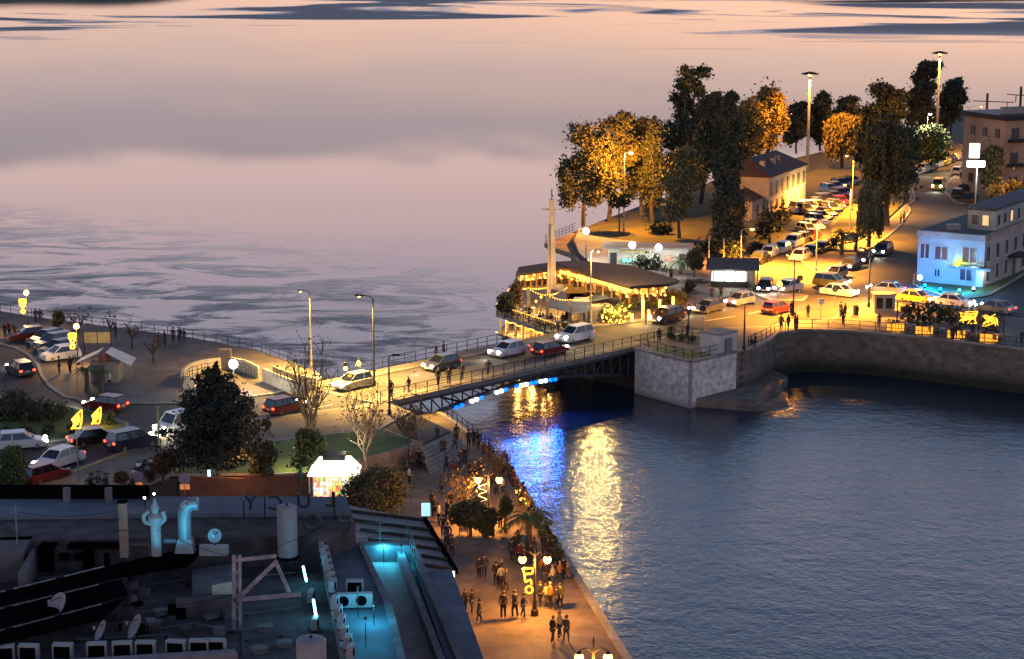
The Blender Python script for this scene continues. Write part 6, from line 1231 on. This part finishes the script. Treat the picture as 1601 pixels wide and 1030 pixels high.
o = empty('price_board', tuple(at(725, 838, ZP))); MB().boxb((0, 0, .3), (.75, .08, .9)).build('panel', mat('cream_board', (.55, .42, .28), .7), o); [MB().boxb((x, 0, 0), (.06, .06, .3)).build('post', M_dark, o) for x in (-.3, .3)]; [MB().boxb((x, -.05, z_), (.14, .02, .12)).build('print_mark', mat('print_red', (.3, .06, .03), .7), o) for x in (-.18, .1) for z_ in (.5, .8)]; tag(o, 'cream board with dark marks in front of the dark tree', 'sign board')
# ================================================================== HOTEL ROOF
M_roofm = mat('mauve_roofing', (.12, .092, .095), .95, scale=1.2, var=.5, bump=.3, spec=.15); M_roofb = mat('blue_grey_membrane', (.15, .17, .205), .9, scale=.8, var=.3, spec=.2); M_blk = mat('black_net', (.004, .004, .005), 1.0, scale=5, spec=0.0, bump=0); M_para = mat('grey_render', (.18, .16, .17), .9, scale=1.5, var=.35, spec=.2); M_tank = mat('tank_grey', (.26, .245, .26), .7, scale=3, var=.15); M_acw = mat('ac_casing', (.30, .30, .30), .6, var=.1)
ZH, ZH2 = 17.0, 15.5
ht = empty('hotel_building', tuple(at(280, 880, ZH2))); H0 = at(280, 880, ZH2)
def hb_(name, pts, z0, z1, m, zpx=None): return block([tuple(at(x, y, zpx if zpx is not None else z1) - H0)[:2] for x, y in pts], z0 - H0.z, z1 - H0.z).build(name, m, ht)
hb_('lower_roof', [(-140, 872), (545, 845), (600, 930), (640, 1075), (-140, 1110)], 2.5, ZH2, M_roofm)
hb_('rear_block', [(-140, 771), (240, 777), (542, 777), (556, 822), (505, 838), (-140, 846)], 3, ZH, M_roofm)
hb_('raised_roof', [(-140, 769), (240, 776), (540, 776), (549, 800), (-140, 807)], ZH, ZH + .22, M_roofb)
hb_('parapet', [(-140, 757), (232, 758), (234, 764), (-140, 764)], ZH, ZH + .75, M_blk)
for x in (105, 170): MB().boxb(tuple(at(x, 785, ZH + .22) - H0), (.32, .3, .75)).build('parapet_post', M_para, ht)
fwY = at(100, 846, ZH).y - H0.y
for x, w_, h, m in ((68, .7, 1.2, M_blk), (135, .5, 1.1, M_blk), (96, .45, .35, M_blk), (120, .45, .35, M_blk), (163, .25, .9, M_blk)): p = at(x, 850, ZH) - H0; MB().box((p.x, fwY - .02, (ZH2 - H0.z) + (h / 2 + .02 if h > .5 else .75)), (w_, .12, h)).build('opening', m, ht)
for x0, x1 in ((64, 88), (108, 190)): a, c = at(x0, 848, ZH) - H0, at(x1, 848, ZH) - H0; MB().box(((a.x + c.x) / 2, fwY - .3, ZH - H0.z - .12), (c.x - a.x, .7, .16)).build('eave', M_blk, ht)
hb_('light_wall', [(300, 890), (372, 880), (372, 905), (300, 915)], ZH2, ZH2 + .5, M_para, ZH2 + .5); hb_('parapet', [(275, 934), (368, 928), (368, 934), (275, 940)], ZH2, ZH2 + .8, M_roofm, ZH2 + .8)
hb_('side_wall', [(28, 905), (52, 866), (56, 866), (42, 905)], ZH2, ZH2 + 1.3, M_para, ZH2 + 1.0); hb_('roof_room', [(-60, 868), (36, 858), (52, 838), (-60, 842)], ZH2, ZH2 + 1.5, M_para, ZH2 + 1.5)
hb_('stair_block', [(505, 842), (548, 836), (566, 858), (610, 940), (640, 1075), (560, 1075), (528, 940)], ZH2, ZH2 + .35, M_roofb, ZH2 + .35)
hb_('ledge', [(498, 842), (512, 840), (560, 1075), (545, 1075)], ZH2, ZH2 + .7, M_para, ZH2 + .7)
hb_('near_parapet', [(-140, 1046), (366, 1014), (372, 1022), (-140, 1056)], ZH2, ZH2 + .45, mat('pinkish_render', (.30, .23, .22), .9, scale=2), ZH2 + .45)
hb_('floor_screed', [(378, 945), (470, 935), (500, 1075), (378, 1075)], ZH2, ZH2 + .06, mat('dark_screed', (.10, .09, .09), .95, scale=2, var=.5), ZH2 + .06)
# right terraces, lower
hb_('terrace_floor', [(470, 852), (640, 852), (668, 900), (730, 1075), (520, 1075)], 2.5, 12.6, mat('terrace_floor', (.30, .21, .19), .9, scale=1.5, var=.3, bump=.5, bscale=3))
hb_('terrace_end_wall', [(560, 846), (646, 846), (648, 853), (562, 853)], 12.6, 13.5, M_para, 13.5)
hb_('terrace_parapet', [(618, 854), (628, 853), (714, 1075), (702, 1075)], 12.6, 13.2, M_para, 13.2); hb_('terrace_parapet', [(640, 850), (650, 850), (744, 1075), (732, 1075)], 12.6, 13.3, M_para, 13.3)
hb_('outer_roof', [(650, 894), (706, 889), (774, 1080), (716, 1080)], 2.5, 13.0, M_roofb); hb_('roof_edge_wall', [(560, 850), (567, 850), (612, 940), (646, 1075), (634, 1075), (600, 940)], ZH2, ZH2 + .5, M_para, ZH2 + .5)
tag(ht, 'dark hotel block with cluttered stepped roofs in the foreground', 'building')
# slatted canopy roof beside the hotel
ZC = 8.2; C0 = at(620, 840, ZC); o = empty('slatted_canopy', tuple(C0)); cq = [(540, 789), (664, 814), (712, 893), (640, 900), (565, 880)]
block([tuple(at(x, y, ZC) - C0)[:2] for x, y in cq], -5.0, 0).build('roof', mat('canopy_cloth', (.34, .28, .25), .85, scale=2), o)
for i in range(6):
    t = i / 5.5; a = at(540 + 12 * i, 800 + 15 * i, ZC); c = at(664 + 9.6 * i, 815 + 15.6 * i, ZC); MB().beam(a - C0 + Vector((0, 0, .1)), c - C0 + Vector((0, 0, .1)), .16, .2).build('slat', M_roofd, o)
MB().beam(at(664, 813, ZC) - C0 + Vector((0, 0, .05)), at(713, 895, ZC) - C0 + Vector((0, 0, .05)), .25, .3).build('gutter', M_blk, o); tag(o, 'brownish slatted canopy roof between hotel and promenade', 'canopy')
railing('terrace_guardrail', [at(*p, 13.5) for p in ((553, 846), (638, 845), (652, 893))], 1.0, 1.4, M_dark, 'thin dark guard rail above the cyan terrace wall', wd=.03)
o = empty('wall_lamp', tuple(at(706, 903, 12.4))); MB().boxb((0, 0, -.2), (.3, .3, .5)).build('lantern', glow('lantern_white', (1, .95, .85), 9, False), o); MB().beam((-.5, 0, 0), (0, 0, 0), .06, .06).build('bracket', M_dark, o); tag(o, 'bright white lantern on the edge of the blue-grey roof', 'wall lamp'); lamp(tuple(at(712, 905, 12.2) + Vector((.3, 0, -.2))), (1, .9, .75), 40, .1, name='warm_point_light')
# sign letters seen from behind
sg = empty('roof_sign', tuple(at(455, 800, ZH + .2))); S0 = at(455, 800, ZH + .2); G_let = mat('letter_dark', (.015, .015, .018), .6, bump=0)
for ch, x, y, s in (('Y', 392, 796, .82), ('C', 431, 796, .82), ('U', 475, 793, .82), ('L', 517, 791, .82), ('O', 488, 829, .95), ('H', 539, 828, .88)):
    fc_ = bpy.data.curves.new('letter', 'FONT'); fc_.body = ch; fc_.size = s * 1.25; fc_.extrude = .06; fc_.offset = .02; fc_.align_x = 'CENTER'; fo = bpy.data.objects.new('font_tmp', fc_); col.objects.link(fo); lm = bpy.data.meshes.new_from_object(fo.evaluated_get(bpy.context.evaluated_depsgraph_get())); bpy.data.objects.remove(fo); lm.materials.clear(); lm.materials.append(G_let); t_ = bpy.data.objects.new('letter', lm); col.objects.link(t_); t_.parent = sg
    p = at(455, 800, ZH + .2); q = on_wall(x, y, at(455, 800, ZH + .2) if y < 810 else at(510, 836, ZH), Vector((1, 0, 0))) - S0; t_.location = q; t_.rotation_euler = (R(90), 0, R(180))
for x, y0, y1 in ((381, 820, 782), (414, 822, 776), (523, 848, 770), (489, 850, 800)):
    a = on_wall(x, y0, at(455, 812, ZH), Vector((1, 0, 0))) - S0; c = on_wall(x, y1, at(455, 812, ZH), Vector((1, 0, 0))) - S0; MB().cyl(a, c, .035).build('post', M_dark, sg)
tag(sg, 'dark roof sign letters H O and L U C Y seen from behind', 'roof sign')
# tanks
for i, (x, y, zb, h, r_) in enumerate(((450, 868, ZH2 + .9, 2.35, .47), (487, 1034, ZH2 + 1.0, .9, .6))):
    o = empty('water_tank', tuple(at(x, y, zb))); MB().lathe((0, 0, 0), [(r_, 0), (r_, h), (r_ * .9, h + .06), (.05, h + .1)], 20).build('shell', M_tank, o, False); MB().cyl((0, 0, h + .08), (0, 0, h + .2), .06).build('valve', M_dark, o)
    for k in range(3): MB().boxb((math.cos(k * 2.1) * r_ * .7, math.sin(k * 2.1) * r_ * .7, zb * 0 - .9), (.1, .1, .9)).build('leg', M_dark, o)
    MB().lathe((0, 0, -.12), [(r_ * 1.15, 0), (r_ * 1.15, .1)], 16).build('stand', M_blk, o); tag(o, ('tall grey cylindrical water tank below the roof sign', 'squat grey water tank at the bottom edge')[i], 'water tank', 'roof water tanks')
# sign gantry frame
o = empty('steel_gantry', tuple(at(372, 1000, ZH2))); F0 = at(372, 1000, ZH2); M_gan = mat('pale_steel', (.34, .30, .33), .7, .2, scale=3, var=.5)
def gp(x, y): return on_wall(x, y, at(420, 985, ZH2), Vector((1, 0, 0))) - F0
for nm, a, c, w_ in (('post', (366, 1045), (366, 868), .16), ('post', (376, 1045), (375, 868), .12), ('beam', (366, 876), (432, 869), .14), ('beam', (366, 938), (470, 929), .16), ('brace', (376, 932), (430, 880), .16), ('brace', (430, 876), (452, 925), .14)): MB().beam(gp(*a), gp(*c), w_, w_).build(nm, M_gan, o)
for k in range(9): y = 872 + k * 18; MB().beam(gp(366, y), gp(376, y + 9), .06, .06).build('lacing', M_gan, o)
tag(o, 'pale latticed steel gantry standing on the hotel roof', 'gantry')
o = empty('cream_panel', tuple(at(348, 950, ZH2))); MB().box((0, 0, .75), (.95, .05, .75), .6).build('panel', mat('cream_panel', (.6, .52, .42), .7), o); MB().cyl((0, 0, 0), (0, 0, .5), .03).build('post', M_dark, o); tag(o, 'small cream panel left of the steel gantry', 'panel')
# black shade nets
for i, (q, z0, z1) in enumerate((([(-60, 942), (200, 878), (330, 850), (292, 886), (190, 902), (-60, 962)], 1.1, 1.1), ([(-60, 968), (190, 906), (200, 930), (-60, 998)], .95, .95), ([(-60, 1003), (195, 936), (160, 968), (-60, 1022)], .8, .8))):
    A_ = [at(x, y, ZH2 + z0) for x, y in q]; o = empty('shade_net', tuple(A_[0])); block([tuple(v - A_[0])[:2] for v in A_], -.03, .03).build('net', M_blk, o)
    for v in A_: MB().cyl(tuple(v - A_[0]), tuple(v - A_[0] - Vector((0, 0, z0))), .04).build('post', M_dark, o)
    for k in range(3): MB().beam(A_[0] * 0 + (A_[1] - A_[0]) * (k * .3) + Vector((0, 0, .05)), (A_[1] - A_[0]) * (k * .3 + .25) + Vector((0, 0, .05)), .07, .05).build('lath', M_gan, o)
    tag(o, ('farthest black shade net slanting across the roof', 'middle black shade net on the roof', 'nearest black shade net on the roof')[i], 'shade net', 'black shade nets')
# dishes
def dish(pos, z, r_, aim, label, m, h=.8):
    o = empty('satellite_dish', tuple(at(*pos, z))); MB().cyl((0, 0, 0), (0, 0, h), .04).build('mast', M_dark, o); b = MB(); n = 18; vs = []; fs = []; a = Vector(aim).normalized(); u = a.orthogonal().normalized(); w_ = a.cross(u); c = Vector((0, 0, h + r_ * .4))
    for k in range(4):
        rr = r_ * (k + .15) / 3.15
        for i in range(n): an = i * 6.2832 / n; vs.append(c + (u * math.cos(an) + w_ * math.sin(an)) * rr + a * (rr * rr / r_ * .28))
    for k in range(3):
        for i in range(n): fs.append((k * n + i, k * n + (i + 1) % n, (k + 1) * n + (i + 1) % n, (k + 1) * n + i))
    fs.append(tuple(range(n))); b.add(vs, fs); b.build('reflector', m, o, True); MB().beam(c - u * r_ * .8, c + a * r_ * .9, .03, .03).build('arm', M_dark, o); MB().box(tuple(c + a * r_ * .9), (.1, .1, .12)).build('receiver', M_grey, o); return tag(o, label, 'satellite dish', 'roof satellite dishes')
M_dish = mat('dish_grey', (.28, .25, .27), .6)
dish((94, 985, ), ZH2, .62, (-.62, -.5, .6), 'largest grey satellite dish on the roof, left of centre', M_dish); dish((162, 1015), ZH2, .46, (-.8, -.35, .5), 'small satellite dish above the row of boxes, left one', M_dish, .6); dish((216, 1010), ZH2, .55, (-.8, -.35, .5), 'satellite dish above the row of boxes, right one', M_dish, .6); dish((337, 858), ZH, .33, (-.1, -.9, .3), 'small dish glowing cyan behind the shade net tip', M_dish, .5)
# ducts and flues
o = empty('mushroom_flue', tuple(at(245, 868, ZH - .2))); MB().lathe((0, 0, 0), [(.24, 0), (.24, 1.5), (.3, 1.55), (.34, 1.85), (.2, 2.0)], 14).build('stem', M_acw, o); MB().tube([(-.2, 0, 1.5), (-.5, 0, 1.6), (-.55, 0, 1.9), (-.3, 0, 2.1)], .1).build('side_pipe', M_acw, o); MB().tube([(.2, 0, 1.5), (.45, 0, 1.75), (.35, 0, 2.1)], .1).build('side_pipe', M_acw, o); MB().lathe((0, 0, 2.0), [(.14, 0), (.2, .25), (.1, .5), (.02, .75)], 10).build('cowl', M_acw, o); tag(o, 'cyan-lit mushroom-headed flue on the hotel roof', 'flue')
o = empty('elbow_duct', tuple(at(290, 862, ZH - .2))); M_duct = mat('duct_steel', (.25, .30, .33), .5, .4); MB().boxb((0, 0, 0), (.9, .7, .65), 0, .7).build('base', M_duct, o); MB().cyl((0, 0, .6), (0, 0, 1.75), .31, n=16).build('riser', M_duct, o); MB().tube([(0, 0, 1.7), (.05, 0, 2.05), (.25, 0, 2.28), (.65, 0, 2.32)], .31, 14).build('elbow', M_duct, o); MB().tube([(-1.0, 0, .5), (-.4, 0, .5)], .12, 8).build('side_pipe', M_duct, o); tag(o, 'fat elbow ventilation duct lit blue right of the flue', 'duct')
o = empty('brown_chimney', tuple(at(195, 870, ZH - .3))); MB().boxb((0, 0, 0), (.36, .34, 2.6)).build('stack', mat('chimney_render', (.30, .23, .17), .9), o); MB().boxb((0, 0, 2.6), (.42, .4, .08)).build('cap', M_blk, o); MB().boxb((0, -.18, 1.3), (.38, .03, .03)).build('band', M_blk, o); tag(o, 'square brown chimney left of the flue', 'chimney')
o = empty('plant_housing', tuple(at(218, 890, ZH2))); MB().boxb((0, .3, 0), (1.15, .8, 1.3)).build('casing', M_para, o); MB().boxb((0, -.12, .1), (.95, .06, 1.1)).build('grille', M_roofm, o); tag(o, 'boxy grey plant housing below the flue', 'plant box')
o = empty('cyan_ledge', tuple(at(335, 866, ZH - .3))); MB().boxb((0, 0, 0), (1.3, .6, .35)).build('slab', M_acw, o); MB().boxb((0, -.1, .35), (1.3, .3, .12)).build('lip', M_acw, o); tag(o, 'low white ledge washed with cyan light under the small dish', 'ledge')
# boxes seen in a row along the near parapet, air conditioners
AC = {'c': MB().boxb((0, 0, 0), (.78, .32, .62)).mesh('casing', M_acw), 'f': MB().cyl((-.1, -.17, .31), (-.1, -.15, .31), .24, n=16).mesh('fan_grille', M_blk), 'o': MB().boxb((0, -.17, .06), (.62, .05, .48)).mesh('dark_face', M_blk), 'ft': MB().boxb((0, 0, 0), (.1, .34, .1)).mesh('foot', M_dark)}
def ac(pos, z, rz, label, grp, back=False, sc=1.0):
    o = empty('air_conditioner', tuple(at(*pos, z)), rz); o.scale = (sc, sc, sc); link(AC['c'], 'casing', o, (0, 0, .1)); link(AC['o'] if back else AC['f'], 'rear_grille' if back else 'fan_grille', o, (0, 0, .1)); [link(AC['ft'], 'foot', o, (x, 0, 0)) for x in (-.28, .28)]; return tag(o, label, 'air conditioner', grp)
for i, x in enumerate((8, 46, 99, 152, 192, 228, 276, 312, 338)): ac((x, 1036 - x * .03, ), ZH2, rnd.uniform(-.15, .15), 'dark-faced air conditioner in the row at the bottom, %s' % ORD[i], 'air conditioners at the bottom edge', True, 1.05)
for i in range(8): ac((502 + i * 2.6, 852 + i * 10.5), ZH2 + .7, 1.45, 'white air conditioner in the upper slanting row, number %s from the sign' % ('first', 'second', 'third', 'fourth', 'fifth', 'sixth', 'seventh', 'eighth')[i], 'air conditioners in the upper slanting row', False, .8)
for i in range(6): ac((524 + i * 5, 952 + i * 15.5), ZH2 + .7, 1.45, 'cyan-lit air conditioner in the lower slanting row, %s from top' % ('first', 'second', 'third', 'fourth', 'fifth', 'sixth')[i], 'air conditioners in the lower slanting row', False, .8)
ac((541, 952), ZH2 + .35, .05, 'left one of the two facing cyan fan units', 'facing fan units'); ac((569, 951), ZH2 + .35, .05, 'right one of the two facing cyan fan units', 'facing fan units'); ac((555, 930), ZH2 + .35, 0, 'dark-faced unit standing above the two facing fan units', None, True)
ac((517, 851), ZH2 + .35, 0, 'unit under the letter H, left one', 'units under the letter H'); ac((540, 852), ZH2 + .35, 0, 'unit under the letter H, right one', 'units under the letter H')
for i, (x, y) in enumerate(((487, 942), (493, 985))): ac((x, y), ZH2, 1.5, ('pale box unit beside the cyan tubes, upper one', 'pale box unit beside the cyan tubes, lower one')[i], 'box units by the cyan tubes', False, .8)
# cyan tubes
CY_ = (.04, .62, 1.0)
for i, (a, c) in enumerate((((474, 886), (479, 908)), ((490, 938), (494, 962)))):
    A_ = at(*a, ZH2 + .7); B_ = at(*c, ZH2 + .7); o = empty('neon_tube', tuple(A_)); MB().cyl((0, 0, 0), tuple(B_ - A_), .055).build('tube', glow('cyan_tube', (.15, .75, 1.0), 12), o, True); MB().cyl((0, 0, 0), (0, 0, -.7), .025).build('post', M_dark, o); lamp(tuple((B_ - A_) * .5 + Vector((.25, 0, .3))), CY_, 9, .1, o); tag(o, ('bright cyan neon tube near the tall tank', 'bright cyan neon tube below the gantry beam')[i], 'neon tube', 'cyan neon tubes')
for x, y, z_, h_, wt in ((585, 990, ZH2, 1.3, 100), (600, 880, 12.6, 1.1, 190), (628, 885, 12.6, 1.1, 60), (560, 965, ZH2 + .35, 1.3, 50), (572, 1015, ZH2 + .35, 1.3, 50)): o = empty('added_cyan_light', tuple(at(x, y, z_))); MB().cyl((0, 0, 0), (0, 0, h_), .02).build('post', M_dark, o); MB().boxb((0, 0, h_), (.12, .12, .1)).build('housing', M_dark, o); lamp((0, 0, h_ - .12), CY_, wt, .12, o); tag(o, 'added cyan fill light on a thin post ' + {585: 'over the cyan roof floor', 600: 'at the far end of the sunken terrace', 628: 'beside the terrace parapet', 560: 'in front of the two fan units', 572: 'at the near end of the cyan floor'}[x], 'fill light', 'added cyan roof lights')  # posts and housings added to carry the cyan light on terrace and roof
for x, y, wt in ((250, 880, 260), (298, 876, 130), (336, 872, 160)):
    p = at(x, y, ZH + .1); lamp(tuple(p + Vector((0, -.7, 0))), CY_, wt, .08, None, 'SPOT', (0, 1, .7), 75, name='cyan_fill_light')  # unseen spots added to wash flue, duct and dish in cyan
for i, (x, y) in enumerate(((226, 778), (241, 772))): o = empty('roof_spot', tuple(at(x, y, ZH + .9))); MB().ball((0, 0, 0), .06, 8, 5).build('lens', G_wht, o, True); MB().cyl((0, 0, -.7), (0, 0, -.1), .03).build('post', M_dark, o); tag(o, ('left one of two small white lights on the roof edge', 'right one of two small white lights on the roof edge')[i], 'roof light', 'white roof edge lights')
g = random.Random(12)
for i in range(26):
    x, y = g.uniform(190, 360), g.uniform(905, 1000); o = MB().boxb(tuple(at(x, y, ZH2)), (g.uniform(.2, .7), g.uniform(.2, .5), g.uniform(.15, .6)), g.uniform(0, 3)).build('roof_crate', (M_roofm, M_para, M_blk, M_roofd)[i % 4]); tag(o, 'dim box among the junk piled on the hotel roof', 'box', 'junk boxes on the hotel roof')
o = empty('thin_antenna', tuple(at(27, 850, ZH))); MB().cyl((0, 0, 0), (0, 0, 1.9), .03).build('pole', M_gan, o); [MB().beam((-.3, 0, 1.5 + k * .12), (.3, 0, 1.5 + k * .12), .015, .015).build('element', M_gan, o) for k in range(3)]; tag(o, 'thin antenna pole at the left of the hotel roof', 'antenna')

# pipes, cables and lids scattered over the roof
M_pipe = mat('grey_pipe', (.16, .15, .15), .6, .3, scale=4, var=.4)
for i, (pts, r_) in enumerate((([(60, 905), (190, 892), (205, 902)], .05), ([(205, 918), (300, 905), (360, 915)], .04), ([(385, 960), (468, 950)], .05), ([(385, 1000), (440, 992), (480, 1005)], .04), ([(500, 870), (520, 960), (545, 1060)], .06), ([(230, 985), (300, 975), (362, 985)], .05), ([(405, 900), (462, 895)], .05), ([(120, 1000), (260, 992)], .04))):
    q = [at(x, y, ZH2 + .14) for x, y in pts]; o = empty('roof_pipe', tuple(q[0])); MB().tube([tuple(v - q[0]) for v in q], r_, 6).build('pipe', M_pipe, o)
    for v in q: MB().boxb((v.x - q[0].x, v.y - q[0].y, -.14), (.14, .14, .12)).build('bracket', M_dark, o)
    tag(o, 'thin grey pipe running over the hotel roof, ' + ('below the black eave', 'from plant box towards gantry', 'across the dark screed, upper one', 'across the dark screed, lower one', 'along the long ledge', 'behind the right dish', 'below the tall tank', 'behind the largest dish')[i], 'pipe', 'roof pipes')
for i, (a, c) in enumerate((((372, 872), (195, 800)), ((372, 872), (540, 800)), ((27, 800), (195, 795)), ((366, 930), (100, 950)))):
    A_ = at(*a, ZH + 1.2); B_ = at(*c, ZH + 1.4); o = MB(); n = 10; pts = [A_.lerp(B_, k / n) - Vector((0, 0, 1.2 * (k / n) * (1 - k / n))) for k in range(n + 1)]; ob = o.tube([tuple(v - A_) for v in pts], .012, 4).build('sagging_cable', M_blk); ob.location = A_
    tag(ob, 'thin black cable sagging over the roof from the gantry to ' + ('the brown chimney', 'the roof sign', 'the antenna side', 'the largest dish')[i], 'cable', 'roof cables')
for i, (x, y) in enumerate(((415, 985), (445, 1010), (405, 1020), (330, 965), (250, 960))):
    o = empty('roof_hatch', tuple(at(x, y, ZH2 + .05)), .2 * i); MB().boxb((0, 0, 0), (.6, .5, .18)).build('curb', M_para, o); MB().boxb((0, 0, .18), (.66, .56, .05)).build('lid', M_pipe, o); tag(o, 'low square roof hatch on the dark roof, ' + ('third from left', 'rightmost', 'nearest the bottom edge', 'second from left', 'leftmost')[i], 'hatch', 'roof hatches')

crowd('on the quay edge above the palm', ZP, [(795, 752), (803, 764), (808, 776), (799, 758), (812, 786), (780, 742)], poses=(0, 3)); crowd('strolling in mid upper promenade', ZP, [(735, 752), (742, 764), (750, 748), (728, 770), (757, 786), (715, 782), (705, 800)]); crowd('near the pale blue sign', ZP, [(680, 810), (686, 822), (676, 800), (700, 818)]); crowd('between garland lamp and palm', ZP, [(812, 884), (820, 892), (829, 886), (800, 880), (836, 878)])
